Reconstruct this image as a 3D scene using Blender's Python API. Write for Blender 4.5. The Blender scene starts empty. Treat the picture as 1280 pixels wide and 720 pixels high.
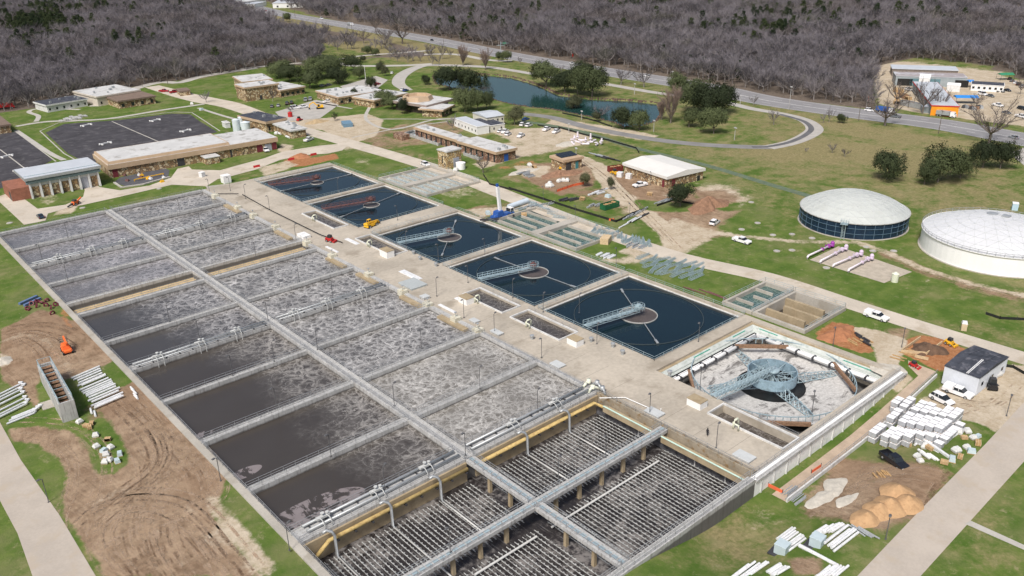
import bpy, bmesh, math, random
import numpy as np
from mathutils import Vector, Matrix, noise as mnoise
from mathutils.geometry import tessellate_polygon
random.seed(7)
R = math.radians
scn = bpy.context.scene
COL = scn.collection
# ------------------------------------------------------------ camera of the survey drone
CAMH = 92.0
TH, PIT, ROL, FPX = 0.85616407, 0.41181007, -0.01954356, 1057.18295
_f = Vector((math.cos(TH)*math.cos(PIT), math.sin(TH)*math.cos(PIT), -math.sin(PIT)))
_r = Vector((math.sin(TH), -math.cos(TH), 0)); _u = _r.cross(_f)
_r2 = _r*math.cos(ROL)+_u*math.sin(ROL); _u2 = -_r*math.sin(ROL)+_u*math.cos(ROL)
cd = bpy.data.cameras.new('camera'); cam = bpy.data.objects.new('camera', cd); COL.objects.link(cam)
cam.matrix_world = Matrix(((_r2.x, _u2.x, -_f.x, 0), (_r2.y, _u2.y, -_f.y, 0), (_r2.z, _u2.z, -_f.z, CAMH), (0, 0, 0, 1)))
cd.sensor_width = 36; cd.lens = FPX/1280*36; cd.clip_start = 1; cd.clip_end = 20000
scn.camera = cam

# ------------------------------------------------------------ terrain
def sm(a, b, x):
    t = np.clip((x-a)/(b-a), 0, 1); return t*t*(3-2*t)
GZ = -0.3
POND = None
def sdf(poly, X, Y):
    """signed distance, negative inside"""
    X = np.asarray(X, float); Y = np.asarray(Y, float)
    d = np.full(X.shape, 1e9); ins = np.zeros(X.shape, bool); n = len(poly)
    for i in range(n):
        x0, y0 = poly[i]; x1, y1 = poly[(i+1) % n]
        ex, ey = x1-x0, y1-y0; L = ex*ex+ey*ey+1e-9
        t = np.clip(((X-x0)*ex+(Y-y0)*ey)/L, 0, 1)
        d = np.minimum(d, (X-x0-t*ex)**2+(Y-y0-t*ey)**2)
        c = ((y0 > Y) != (y1 > Y))
        xi = ex*(Y-y0)/(ey if abs(ey) > 1e-9 else 1e-9)+x0
        ins ^= (c & (X < xi))
    d = np.sqrt(d); return np.where(ins, -d, d)
def linedist(pts, X, Y):
    d = np.full(X.shape, 1e9)
    for (x0, y0), (x1, y1) in zip(pts[:-1], pts[1:]):
        ex, ey = x1-x0, y1-y0; L = ex*ex+ey*ey+1e-9
        t = np.clip(((X-x0)*ex+(Y-y0)*ey)/L, 0, 1)
        d = np.minimum(d, (X-x0-t*ex)**2+(Y-y0-t*ey)**2)
    return np.sqrt(d)
def TN(X, Y):
    X = np.asarray(X, float); Y = np.asarray(Y, float)
    dep = 3.4*sm(78, 104, X)*(1-sm(140, 186, X)*1.0)+0.0
    z = GZ-dep*sm(45, 60, Y)*(1-sm(66.2, 67.5, Y))
    if POND is not None:
        s = sdf(POND, X, Y); z = z-2.6*sm(1.5, -5, s)
    # ground creeps up away from the plant
    far = np.sqrt((X-100)**2+(Y-150)**2)
    return z+sm(750, 2600, far)*14
def _s(a, b, x):
    t = min(1, max(0, (x-a)/(b-a))); return t*t*(3-2*t)
def T(x, y):
    if POND is not None and PBB[0] < x < PBB[1] and PBB[2] < y < PBB[3]: return float(TN(np.array([x]), np.array([y]))[0])
    return GZ-3.4*_s(78, 104, x)*(1-_s(140, 186, x))*_s(45, 60, y)*(1-_s(66.2, 67.5, y))+_s(750, 2600, math.hypot(x-100, y-150))*14
def ray(px, py):
    return _f*FPX+_r2*(px-640)+_u2*(360-py)
def G(px, py, z=None):
    d = ray(px, py)
    if z is not None:
        t = (z-CAMH)/d.z; return Vector((d.x*t, d.y*t, z))
    zz = GZ
    for _ in range(8):
        t = (zz-CAMH)/d.z; zz = T(d.x*t, d.y*t)
    return Vector((d.x*t, d.y*t, zz))
def GP(pts, z=None): return [tuple(G(a, b, z)[:2]) for a, b in pts]
POND = GP([(541,95),(548,92),(575,90),(610,92),(640,95),(668,103),(685,110),(700,117),(740,122),(790,124),(824,128),(828,140),(822,150),(806,156),(780,158),(765,152),(745,147),(715,141),(690,136),(660,133),(640,130),(610,122),(585,114),(560,108),(545,104)], GZ)
PBB = (min(p[0] for p in POND)-6, max(p[0] for p in POND)+6, min(p[1] for p in POND)-6, max(p[1] for p in POND)+6)

# ------------------------------------------------------------ materials
MATS = {}
def nmat(name):
    m = bpy.data.materials.new(name); m.use_nodes = True; nt = m.node_tree
    return m, nt, nt.nodes['Principled BSDF']
class N:
    def __init__(s, nt): s.nt = nt; s.pos = None
    def n(s, t, **k):
        o = s.nt.nodes.new(t)
        for a, b in k.items(): setattr(o, a, b)
        return o
    def put(s, sock, v):
        if isinstance(v, bpy.types.NodeSocket): s.nt.links.new(v, sock)
        elif isinstance(v, (tuple, list)) and len(v) == 3 and sock.type == 'RGBA': sock.default_value = (*v, 1)
        else: sock.default_value = v
    def P(s):
        if not s.pos: s.pos = s.n('ShaderNodeNewGeometry').outputs['Position']
        return s.pos
    def mapv(s, scale, vec=None, rot=0):
        m = s.n('ShaderNodeMapping'); m.inputs['Scale'].default_value = scale; m.inputs['Rotation'].default_value = (0, 0, rot)
        s.put(m.inputs[0], vec or s.P()); return m.outputs[0]
    def noise(s, sc, det=3, vec=None, rough=.55, dist=0):
        o = s.n('ShaderNodeTexNoise'); s.put(o.inputs['Vector'], vec or s.P())
        o.inputs['Scale'].default_value = sc; o.inputs['Detail'].default_value = det; o.inputs['Roughness'].default_value = rough; o.inputs['Distortion'].default_value = dist
        return o.outputs['Fac']
    def m(s, op, a, b=0.0, c=None, clamp=False):
        o = s.n('ShaderNodeMath', operation=op); o.use_clamp = clamp
        s.put(o.inputs[0], a); s.put(o.inputs[1], b)
        if c is not None: s.put(o.inputs[2], c)
        return o.outputs[0]
    def ss(s, x, a, b):
        o = s.n('ShaderNodeMapRange', interpolation_type='SMOOTHSTEP'); s.put(o.inputs[0], x)
        o.inputs[1].default_value = a; o.inputs[2].default_value = b; return o.outputs[0]
    def mix(s, f, a, b):
        o = s.n('ShaderNodeMix', data_type='RGBA'); s.put(o.inputs['Factor'], f)
        s.put(o.inputs[6], a); s.put(o.inputs[7], b); return o.outputs[2]
    def bump(s, h, st, dist=.1):
        o = s.n('ShaderNodeBump'); o.inputs['Strength'].default_value = st; o.inputs['Distance'].default_value = dist
        s.put(o.inputs['Height'], h); return o.outputs[0]
def sc3(c, k): return tuple(min(1, x*k) for x in c)
def mat(name, col, rough=.8, var=.18, scale=.25, metal=0, col2=None, fine=2.5, bump=0, spec=.3):
    """noise-varied surface; col2 = stain/dirt colour in patches"""
    if name in MATS: return MATS[name]
    m, nt, b = nmat(name); n = N(nt)
    a = n.noise(scale, 4); f = n.noise(fine, 3)
    t = n.m('ADD', n.m('MULTIPLY', a, .65), n.m('MULTIPLY', f, .35))
    c = n.mix(n.ss(t, .3, .7), sc3(col, 1-var), sc3(col, 1+var))
    if col2: c = n.mix(n.ss(n.noise(scale*1.7, 5, rough=.65), .5, .68), c, col2)
    n.put(b.inputs['Base Color'], c); b.inputs['Roughness'].default_value = rough; b.inputs['Metallic'].default_value = metal
    b.inputs['Specular IOR Level'].default_value = spec
    if bump: n.put(b.inputs['Normal'], n.bump(f, bump))
    MATS[name] = m; return m
def stone_mat(name, c1, c2, c3, scale=1.1):
    if name in MATS: return MATS[name]
    m, nt, b = nmat(name); n = N(nt)
    v = n.n('ShaderNodeTexVoronoi'); v.inputs['Scale'].default_value = scale; n.put(v.inputs['Vector'], n.P())
    sep = n.n('ShaderNodeSeparateColor'); n.put(sep.inputs[0], v.outputs['Color'])
    c = n.mix(sep.outputs[0], c1, c2); c = n.mix(n.ss(sep.outputs[1], .52, .68), c, c3)
    e = n.n('ShaderNodeTexVoronoi', feature='DISTANCE_TO_EDGE'); e.inputs['Scale'].default_value = scale; n.put(e.inputs['Vector'], n.P())
    c = n.mix(n.ss(e.outputs[0], .03, .09), (.09, .07, .05), c)
    n.put(b.inputs['Base Color'], c); b.inputs['Roughness'].default_value = .9
    n.put(b.inputs['Normal'], n.bump(e.outputs[0], .5, .1)); MATS[name] = m; return m

# ------------------------------------------------------------ mesh builder
class MB:
    def __init__(s): s.v = []; s.f = []; s.M = None; s.mi = []; s.cur = 0
    def add(s, vs, fs):
        k = len(s.v)
        if s.M is not None: vs = [s.M @ Vector(v) for v in vs]
        s.v += [tuple(v) for v in vs]; s.f += [tuple(i+k for i in f) for f in fs]; s.mi += [s.cur]*len(fs); return s
    def box(s, x0, y0, z0, x1, y1, z1):
        if x0 > x1: x0, x1 = x1, x0
        if y0 > y1: y0, y1 = y1, y0
        v = [(x0,y0,z0),(x1,y0,z0),(x1,y1,z0),(x0,y1,z0),(x0,y0,z1),(x1,y0,z1),(x1,y1,z1),(x0,y1,z1)]
        return s.add(v, [(0,3,2,1),(4,5,6,7),(0,1,5,4),(1,2,6,5),(2,3,7,6),(3,0,4,7)])
    def taper(s, x0, y0, x1, y1, z0, z1, ix, iy=None):
        iy = ix if iy is None else iy
        v = [(x0,y0,z0),(x1,y0,z0),(x1,y1,z0),(x0,y1,z0),(x0+ix,y0+iy,z1),(x1-ix,y0+iy,z1),(x1-ix,y1-iy,z1),(x0+ix,y1-iy,z1)]
        return s.add(v, [(0,3,2,1),(4,5,6,7),(0,1,5,4),(1,2,6,5),(2,3,7,6),(3,0,4,7)])
    def quad(s, a, b, c, d): return s.add([a, b, c, d], [(0,1,2,3)])
    def prism(s, poly, z0, z1, bottom=True):
        n = len(poly); A = sum(poly[i][0]*poly[(i+1)%n][1]-poly[(i+1)%n][0]*poly[i][1] for i in range(n))
        if A < 0: poly = poly[::-1]
        v = [(x, y, z0) for x, y in poly]+[(x, y, z1) for x, y in poly]
        tri = tessellate_polygon([[Vector((x, y, 0)) for x, y in poly]])
        f = []
        for t in tri:
            a, b, c = [Vector(poly[i]) for i in t]
            if (b-a).cross(c-a) < 0: t = t[::-1]
            f.append(tuple(i+n for i in t))
            if bottom: f.append(tuple(t[::-1]))
        f += [(i, (i+1) % n, (i+1) % n+n, i+n) for i in range(n)]
        return s.add(v, f)
    def beam(s, a, b, w, h=None):
        """square bar from a to b"""
        h = h or w; a = Vector(a); b = Vector(b); d = (b-a)
        if d.length < 1e-5: return s
        d.normalize(); up = Vector((0,0,1)) if abs(d.z) < .95 else Vector((1,0,0))
        r = d.cross(up).normalized()*w/2; u = r.cross(d).normalized()*h/2
        v = [a-r-u, a+r-u, a+r+u, a-r+u, b-r-u, b+r-u, b+r+u, b-r+u]
        return s.add(v, [(0,1,2,3),(7,6,5,4),(0,4,5,1),(1,5,6,2),(2,6,7,3),(3,7,4,0)])
    def tube(s, pts, r, n=6, r1=None, cap=True):
        pts = [Vector(p) for p in pts]; m = len(pts); vs = []; fs = []
        for i, p in enumerate(pts):
            d = (pts[min(i+1, m-1)]-pts[max(i-1, 0)]).normalized()
            up = Vector((0,0,1)) if abs(d.z) < .95 else Vector((1,0,0))
            a = d.cross(up).normalized(); b = a.cross(d)
            rr = r if r1 is None else r+(r1-r)*i/(m-1)
            vs += [p+(a*math.cos(2*math.pi*k/n)+b*math.sin(2*math.pi*k/n))*rr for k in range(n)]
        for i in range(m-1):
            for k in range(n):
                k2 = (k+1) % n; fs.append((i*n+k, i*n+k2, (i+1)*n+k2, (i+1)*n+k))
        if cap: fs += [tuple(range(n))[::-1], tuple(range((m-1)*n, m*n))]
        return s.add(vs, fs)
    def lathe(s, prof, c=(0,0,0), n=24, a0=0, a1=2*math.pi):
        full = abs(a1-a0-2*math.pi) < 1e-6; k = n if full else n+1; vs = []; fs = []
        for (r, z) in prof:
            vs += [(c[0]+r*math.cos(a0+(a1-a0)*i/n), c[1]+r*math.sin(a0+(a1-a0)*i/n), c[2]+z) for i in range(k)]
        for j in range(len(prof)-1):
            for i in range(n):
                i2 = (i+1) % k; fs.append((j*k+i, j*k+i2, (j+1)*k+i2, (j+1)*k+i))
        return s.add(vs, fs)
    def build(s, name, m, parent=None, smooth=False, world=False, label=None):
        me = bpy.data.meshes.new(name); vs = s.v
        if world and parent is not None:
            inv = (Matrix.Translation(parent.location) @ Matrix.Rotation(parent.rotation_euler.z, 4, 'Z')).inverted()
            if parent.parent:
                pp = parent.parent
                inv = inv @ (Matrix.Translation(pp.location) @ Matrix.Rotation(pp.rotation_euler.z, 4, 'Z')).inverted()
            vs = [inv @ Vector(v) for v in vs]
        me.from_pydata([tuple(v) for v in vs], [], s.f); me.update()
        for mm in (m if isinstance(m, (list, tuple)) else [m]): me.materials.append(mm)
        if any(s.mi): me.polygons.foreach_set('material_index', s.mi)
        if smooth: me.polygons.foreach_set('use_smooth', [True]*len(me.polygons))
        o = bpy.data.objects.new(name, me); COL.objects.link(o)
        if parent is not None: o.parent = parent
        if label: o['label'] = label
        return o
def tag(o, label, cat=None, group=None, kind=None):
    if label: o['label'] = label
    if cat: o['category'] = cat
    if group: o['group'] = group
    if kind: o['kind'] = kind
    return o
def thing(name, label, cat, loc=(0,0,0), rz=0, group=None):
    o = bpy.data.objects.new(name, None); COL.objects.link(o); o.location = loc; o.rotation_euler = (0,0,rz); o.empty_display_size = .5
    return tag(o, label, cat, group)
def struct(name, mb, m, smooth=False, kind='structure'):
    o = mb.build(name, m, smooth=smooth); o['kind'] = kind; return o
def copytree(o, parent=None):
    c = o.copy(); COL.objects.link(c)
    if parent is not None: c.parent = parent
    for ch in [x for x in KIDS.get(o.name, [])]: copytree(ch, c)
    return c
KIDS = {}
def reg(o):
    """remember children for quick copying"""
    KIDS[o.name] = list(o.children)
    for c in o.children: reg(c)
USED = {}
def place(key, maker, loc, rz=0, label=None, group=None, scale=1.0):
    """first use builds the thing, later uses copy it and every part"""
    if key not in USED:
        o = maker(); reg(o); USED[key] = [o, o.children]; new = o
    else: new = copytree(USED[key][0])
    new.location = loc; new.rotation_euler = (0,0,rz); new.scale = (scale,)*3
    if label: new['label'] = label
    if group: new['group'] = group
    return new
def ang(p, q):
    """heading from ground pixel p to ground pixel q"""
    a = G(*p); b = G(*q); return math.atan2(b.y-a.y, b.x-a.x)
ORD = ['first','second','third','fourth','fifth','sixth','seventh','eighth','ninth','tenth','eleventh','twelfth']

# ------------------------------------------------------------ palette
concrete = mat('pale concrete', (.40,.375,.33), .85, .16, .12, col2=(.33,.30,.25), bump=.15)
def wall_mat(name, col, col2, dark=(.07,.065,.06)):
    # basin concrete: run-down streaks and a dark tide mark near the water line
    m, nt, b = nmat(name); n = N(nt); sep = n.n('ShaderNodeSeparateXYZ'); n.put(sep.inputs[0], n.P())
    c = n.mix(n.ss(n.noise(.5, 5, rough=.7), .35, .65), col, sc3(col, .78)); c = n.mix(n.ss(n.noise(1.0, 4, vec=n.mapv((2.5,2.5,.15)), rough=.7), .5, .66), c, col2)
    z = n.m('ADD', sep.outputs[2], n.m('MULTIPLY', n.m('SUBTRACT', n.noise(.8, 3), .5), .5)); k = n.m('MULTIPLY', n.m('SUBTRACT', 1.0, n.ss(z, -.95, -.5)), .85)
    n.put(b.inputs['Base Color'], n.mix(k, c, dark)); b.inputs['Roughness'].default_value = .85; MATS[name] = m; return m
wallc = wall_mat('grey wall concrete', (.47,.47,.46), (.25,.24,.23))
wallw = mat('whitewashed concrete', (.62,.62,.61), .8, .08, .3, col2=(.45,.45,.44))
tanc = mat('tan concrete', (.36,.29,.19), .85, .16, .3, col2=(.30,.23,.14))
wetc = mat('wet stained concrete', (.11,.11,.12), .6, .4, .8, col2=(.04,.04,.05))
steel = mat('galvanised steel', (.42,.44,.45), .45, .12, 1, metal=.4)
bluest = mat('blue grey steel', (.36,.46,.50), .5, .15, 1, metal=.2)
rail_m = mat('railing aluminium', (.42,.43,.44), .4, .05, 1, metal=.5)
darkst = mat('dark steel', (.05,.05,.055), .5, .2, 1)
redst = mat('maroon painted steel', (.15,.075,.07), .6, .2, 1)
white = mat('white paint', (.78,.78,.77), .5, .04, .5)
whitepl = mat('white plastic', (.70,.71,.72), .4, .10, 1, col2=(.58,.58,.57))
roofw = mat('white roofing', (.53,.53,.52), .8, .10, .15, col2=(.33,.32,.30))
roofd = mat('dark roofing', (.05,.055,.07), .7, .3, .4, col2=(.13,.13,.15))
roofg = mat('grey metal roof', (.50,.53,.57), .5, .07, .2)
roofb = mat('brown shingle roof', (.19,.14,.11), .9, .2, .5)
fascia = mat('tan fascia', (.46,.34,.23), .8, .08, .5)
black = mat('black rubber', (.02,.02,.02), .8, .2, 2)
glass = mat('dark glass', (.02,.025,.03), .12, .1, 1, spec=.6)
blueglz = mat('blue grey glazing', (.22,.30,.33), .2, .2, .8, spec=.6)
green_p = mat('dark green paint', (.02,.12,.05), .5, .15, 1)
yellow = mat('machine yellow', (.75,.42,.03), .5, .12, 2)
orange = mat('machine orange', (.80,.16,.04), .5, .12, 2)
redp = mat('red paint', (.45,.03,.03), .5, .15, 2)
bluep = mat('blue paint', (.03,.10,.35), .5, .15, 2)
wood = mat('timber', (.42,.27,.13), .8, .25, 2)
bark = mat('bark', (.17,.145,.13), .95, .2, 2)
purple = mat('lilac pipe paint', (.60,.50,.62), .5, .1, 1)
rust = mat('rusty steel', (.24,.145,.09), .8, .3, 2)
stone = stone_mat('tan field stone', (.40,.26,.13), (.20,.125,.07), (.60,.49,.32), 1.0)
stone_y = stone_mat('yellow field stone', (.52,.38,.17), (.30,.19,.09), (.62,.52,.33), 1.0)
# ============================================================ GROUND
HOLES = [(43.6,65.4,169.4,310.4), (170.8,90.5,190.4,114.4), (171.2,167.0,190.4,205.6), (170.6,243,196,275)]
def axis(lo, hi, step, extra, far_lo, far_hi):
    a = list(np.arange(lo, hi+.01, step))
    a = [v for v in a if all(abs(v-e) > step*.4 for e in extra)]+[e for e in extra if lo <= e <= hi]
    x = lo; s = step
    while x > far_lo: s = min(s*1.25, 400); x -= s; a.append(x)
    x = hi; s = step
    while x < far_hi: s = min(s*1.25, 400); x += s; a.append(x)
    return np.array(sorted(a))
xs = axis(-10, 480, 1.3, sorted({h[i] for h in HOLES for i in (0,2)}), -6000, 9000)
ys = axis(20, 640, 1.3, sorted({h[i] for h in HOLES for i in (1,3)}), -6000, 9000)
X, Y = np.meshgrid(xs, ys); Z = TN(X, Y)
hm = ((X > 500) | (Y > 700))
Z = Z + np.where(hm, 0, 0)
nx, ny = len(xs), len(ys)
cx = (xs[:-1]+xs[1:])/2; cy = (ys[:-1]+ys[1:])/2
CX, CY = np.meshgrid(cx, cy); keep = np.ones(CX.shape, bool)
for h in HOLES: keep &= ~((CX > h[0]) & (CX < h[2]) & (CY > h[1]) & (CY < h[3]))
jj, ii = np.nonzero(keep); base = jj*nx+ii
F4 = np.stack([base, base+1, base+nx+1, base+nx], 1)
me = bpy.data.meshes.new('ground'); V3 = np.stack([X.ravel(), Y.ravel(), Z.ravel()], 1)
me.vertices.add(len(V3)); me.vertices.foreach_set('co', V3.ravel())
me.loops.add(F4.size); me.loops.foreach_set('vertex_index', F4.ravel().astype(np.int32))
me.polygons.add(len(F4)); me.polygons.foreach_set('loop_start', np.arange(0, F4.size, 4, dtype=np.int32)); me.polygons.foreach_set('loop_total', np.full(len(F4), 4, np.int32))
me.update(calc_edges=True); me.validate()
me.polygons.foreach_set('use_smooth', [True]*len(me.polygons))
# what the ground is made of, as areas on the terrain: (kind, strength, soft edge m, outline)
L = {k: np.zeros(X.shape) for k in ('dry','dirt','pale','red','litter')}
def area(kind, pts, k=1.0, soft=1.5):
    P_ = GP(pts, GZ); s = sdf(P_, X, Y)
    L[kind] = np.maximum(L[kind], k*sm(soft, -soft, s))
def clear(kinds, pts, soft=1.5, k=1.0):
    P_ = GP(pts, GZ); s = sm(soft, -soft, sdf(P_, X, Y))
    for q in kinds: L[q] = L[q]*(1-s*k)
def track(kind, pts, w, k=1.0, soft=1.0):
    s = linedist(GP(pts, GZ), X, Y)-w/2; L[kind] = np.maximum(L[kind], k*sm(soft, -soft, s))
# dry grass
L['dry'] += .12+.42*sm(185, 260, X)*(1-.6*sm(300, 420, Y)*(X < 330))+.2*(1-sm(60, 75, Y))
area('dry', [(905,150),(960,125),(1100,150),(1290,195),(1290,300),(1130,262),(1060,232),(980,230),(930,205),(860,200),(830,190),(830,178),(960,185)], .72, 12)
area('dry', [(1010,168),(1100,180),(1200,195),(1150,222),(1060,205),(960,205),(905,190)], 1, 8)
area('dry', [(1000,150),(1050,150),(1240,180),(1180,190),(1060,172)], .95, 6)
area('dry', [(1170,255),(1290,250),(1290,300),(1200,280)], .8, 8)
area('dry', [(860,590),(1010,620),(990,720),(820,720)], .6, 8)
area('dry', [(860,640),(930,615),(960,650),(900,690)], .8, 4)
area('dry', [(95,665),(130,665),(160,720),(120,720)], .9, 3)
area('dry', [(1180,640),(1290,600),(1290,720),(1150,720)], .55, 6)
area('dry', [(1140,390),(1290,410),(1290,440),(1180,415)], .6, 6)
area('dry', [(560,80),(740,90),(900,115),(960,140),(900,160),(830,170),(700,130),(520,110)], .6, 10)
clear(['dry'], [(0,330),(70,380),(40,400),(0,400)], 4, .8)
clear(['dry'], [(860,300),(1000,310),(1120,380),(1100,390),(960,340)], 5, .7)
clear(['dry'], [(780,170),(960,260),(990,300),(1140,300),(1180,400),(1100,370),(900,290),(860,230)], 6, .5)
clear(['dry'], [(1050,270),(1130,255),(1150,300),(1040,300)], 5, .4)
area('dry', [(300,10),(430,34),(620,70),(600,84),(520,82),(420,60),(340,40)], 1, 8)
area('litter', [(340,24),(420,40),(500,56),(540,70),(470,72),(400,80),(350,42)], 1.0, 8)
# brown dirt, left yard
area('dirt', [(8,535),(50,533),(90,540),(110,560),(118,590),(140,595),(160,580),(155,555),(125,515),(140,490),(172,474),(222,522),(274,577),(286,600),(266,640),(300,690),(330,722),(130,722),(115,690),(95,668),(78,640),(80,610),(85,595),(75,575),(45,555),(18,552)], 1, 1.4)
area('dirt', [(0,412),(25,400),(50,385),(75,395),(100,402),(122,420),(150,448),(122,462),(95,470),(75,478),(55,465),(46,485),(50,520),(30,490),(0,475)], 1, 1.5)
area('dirt', [(98,512),(150,480),(170,500),(140,515),(110,530)], .65, 2)
area('pale', [(252,618),(275,618),(300,650),(345,700),(350,722),(320,722),(285,680),(262,650)], .75, 1.5)
track('pale', [(0,428),(30,417),(55,425),(75,445),(92,470),(75,480)], 3, .55, 2.0)
track('pale', [(10,540),(60,540),(95,560),(95,600),(80,640)], 4, .28, 2.5)
track('pale', [(300,722),(250,660),(215,615),(150,610),(100,640)], 3, .4, 1.5)
track('pale', [(240,722),(200,670),(160,620),(180,560),(150,510)], 3, .35, 1.5)
area('pale', [(0,440),(12,445),(14,455),(0,460)], .9, 1)
area('red', [(70,380),(88,390),(95,410),(80,412)], .6, 1.2)
# lower right yard
area('dirt', [(1050,548),(1085,560),(1150,572),(1200,590),(1165,640),(1110,668),(1060,655),(1000,625),(1005,600),(1030,570)], .85, 4)
area('dirt', [(1085,590),(1150,585),(1180,610),(1150,640),(1100,620)], 1, 4)
area('pale', [(1000,608),(1060,605),(1080,630),(1070,650),(1010,640)], .45, 5)
area('pale', [(940,610),(990,625),(980,640),(930,650)], .5, 3)
area('dirt', [(985,690),(1030,690),(1030,720),(990,720)], .85, 2)
area('pale', [(1152,492),(1178,478),(1215,496),(1240,470),(1262,455),(1290,458),(1290,508),(1244,541),(1225,530),(1165,508)], 1, 1.2)
area('dirt', [(1220,500),(1250,490),(1262,520),(1240,540)], .4, 3)
area('red', [(1040,403),(1062,405),(1080,425),(1094,440),(1075,441),(1040,430),(1018,418)], 1, 1.0)
area('pale', [(1062,408),(1100,413),(1135,425),(1128,445),(1122,455),(1143,468),(1122,484),(1100,462),(1092,435)], 1, 1.2)
area('dirt', [(1100,410),(1150,405),(1130,430),(1112,425)], .7, 2)
area('red', [(1124,441),(1130,425),(1150,418),(1180,423),(1208,437),(1190,462),(1176,464),(1150,452)], .85, 1)
# roads through the field
track('pale', [(840,300),(880,290),(950,298),(1000,302),(1070,303),(1108,315),(1150,335),(1215,355),(1290,372)], 4, .62, 1.2)
track('dirt', [(1108,317),(1150,337),(1215,358),(1290,375)], 7, .6, 2)
track('pale', [(1085,381),(1120,372),(1160,350)], 1.5, .4, 1)
area('pale', [(1100,342),(1118,345),(1118,352),(1105,352)], .6, 2)
# middle works yard
area('dirt', [(640,205),(705,200),(760,215),(790,240),(820,275),(860,300),(840,320),(760,285),(730,280),(660,240),(610,225)], .45, 5)
area('dirt', [(660,205),(740,200),(745,232),(700,245),(650,222)], .9, 3)
track('pale', [(720,196),(748,208),(765,235),(800,262),(835,290),(846,310)], 7, 1, 1.6)
area('pale', [(835,270),(905,290),(890,300),(845,325),(830,300)], .75, 3)
area('dirt', [(800,262),(905,285),(920,298),(850,300),(820,290)], .6, 4)
area('pale', [(862,228),(915,229),(945,248),(925,262),(905,240),(868,240)], .6, 5)
area('dirt', [(735,200),(775,212),(832,232),(862,236),(880,250),(905,262),(930,262),(900,285),(905,296),(850,312),(820,285),(790,250),(765,228)], .82, 4)
area('dirt', [(700,226),(760,236),(800,262),(790,270),(755,262),(735,250),(690,240)], .62, 4)
track('pale', [(720,196),(748,208),(765,235),(800,262),(835,290),(846,310)], 7.5, 1, 2)
track('pale', [(830,240),(860,275),(905,290),(960,300)], 3, .5, 3)
area('dirt', [(780,220),(830,232),(850,255),(800,250)], .8, 3)
area('dirt', [(862,232),(920,236),(935,250),(900,260),(870,255)], .8, 4)
area('pale', [(640,207),(690,207),(680,222),(655,222)], .9, 2)
area('red', [(600,215),(650,200),(690,200),(640,212)], .5, 3)
area('pale', [(600,212),(660,195),(720,180),(705,175),(650,190),(590,205)], .8, 3)
area('pale', [(610,164),(650,160),(720,158),(745,168),(735,180),(690,190),(640,200),(600,190),(590,180),(640,178)], .75, 3)
area('dirt', [(560,165),(640,182),(650,200),(600,205),(560,185)], .7, 3)
area('pale', [(690,148),(745,155),(790,163),(830,170),(800,175),(740,165),(680,155)], .8, 2)
area('pale', [(790,305),(850,312),(850,325),(800,325),(770,315)], .75, 2)
area('pale', [(740,325),(800,318),(830,326),(780,332)], .6, 2)
area('pale', [(760,250),(790,240),(805,250),(800,265),(775,270)], .5, 3)
clear(['dirt','pale','red'], [(640,228),(680,238),(720,255),(775,278),(820,300),(825,310),(760,285),(640,240)], 1.5, .9)
clear(['dirt','pale','dry'], [(745,285),(775,275),(820,290),(822,296),(780,290)], 2, .7)
clear(['dirt','pale','dry'], [(790,250),(830,252),(870,255),(865,264),(830,265),(800,262)], 2, .9)
# yard in the upper left centre
area('pale', [(352,150),(400,148),(460,142),(480,150),(470,170),(440,180),(400,162),(355,160)], .95, 2)
area('dirt', [(440,170),(500,155),(560,150),(590,160),(560,178),(500,185),(470,190)], .6, 4)
area('dirt', [(500,180),(560,200),(540,212),(470,190)], .45, 4)
area('pale', [(420,178),(455,178),(470,188),(430,190)], .5, 2)
area('red', [(355,200),(400,196),(420,190),(425,198),(380,208),(350,210)], .85, 2)
area('pale', [(320,210),(360,200),(375,206),(330,222)], .7, 2)
area('pale', [(350,178),(370,182),(365,192),(345,190)], .7, 2)
area('pale', [(535,232),(600,233),(612,242),(570,250),(540,240)], .45, 3)
area('pale', [(440,196),(470,196),(468,208),(440,204)], .4, 3)
area('pale', [(580,262),(650,256),(650,264),(600,272)], .8, 2)
area('dirt', [(575,262),(600,256),(650,252),(600,280)], .6, 2)
area('pale', [(38,250),(60,240),(85,246),(60,256)], .5, 2)
area('pale', [(70,262),(100,256),(90,268),(66,270)], .7, 1.5)
area('dry', [(500,80),(600,85),(570,110),(640,140),(560,130)], .3, 5)
area('dirt', [(280,205),(330,205),(320,225),(290,228)], .4, 4)
# far yard to the right and the woods
area('pale', [(1088,82),(1130,76),(1240,88),(1300,110),(1300,160),(1280,158),(1140,140),(1098,130)], 1, 4)
area('dirt', [(1090,95),(1110,95),(1112,130),(1096,130)], .6, 4)
area('dry', [(1150,74),(1240,85),(1280,100),(1240,95)], .6, 4)
WOODS = [GP(p, GZ) for p in (
 [(-60,146),(0,141),(60,133),(110,120),(190,104),(250,98),(330,84),(352,80),(400,84),(418,74),(425,58),(398,46),(352,40),(338,26),(312,16),(285,4),(255,-10),(-100,-60)],
 [(395,20),(440,30),(500,42),(600,62),(700,80),(800,96),(905,112),(1000,126),(1095,137),(1089,84),(1140,73),(1240,84),(1290,104),(1500,130),(1500,-30),(900,-80),(400,-60),(270,-14),(330,2)])]
for w in WOODS:
    s = sdf(w, X, Y); L['litter'] = np.maximum(L['litter'], sm(5, -5, s))
clear(['litter'], [(395,54),(480,50),(500,66),(430,76),(405,75)], 3, 1)
for k, a in L.items():
    at = me.attributes.new(k, 'FLOAT', 'POINT'); at.data.foreach_set('value', a.ravel().astype(np.float32))
m, nt, b = nmat('ground'); n = N(nt)
def attr(k):
    o = n.n('ShaderNodeAttribute'); o.attribute_name = k; return o.outputs['Fac']
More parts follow.
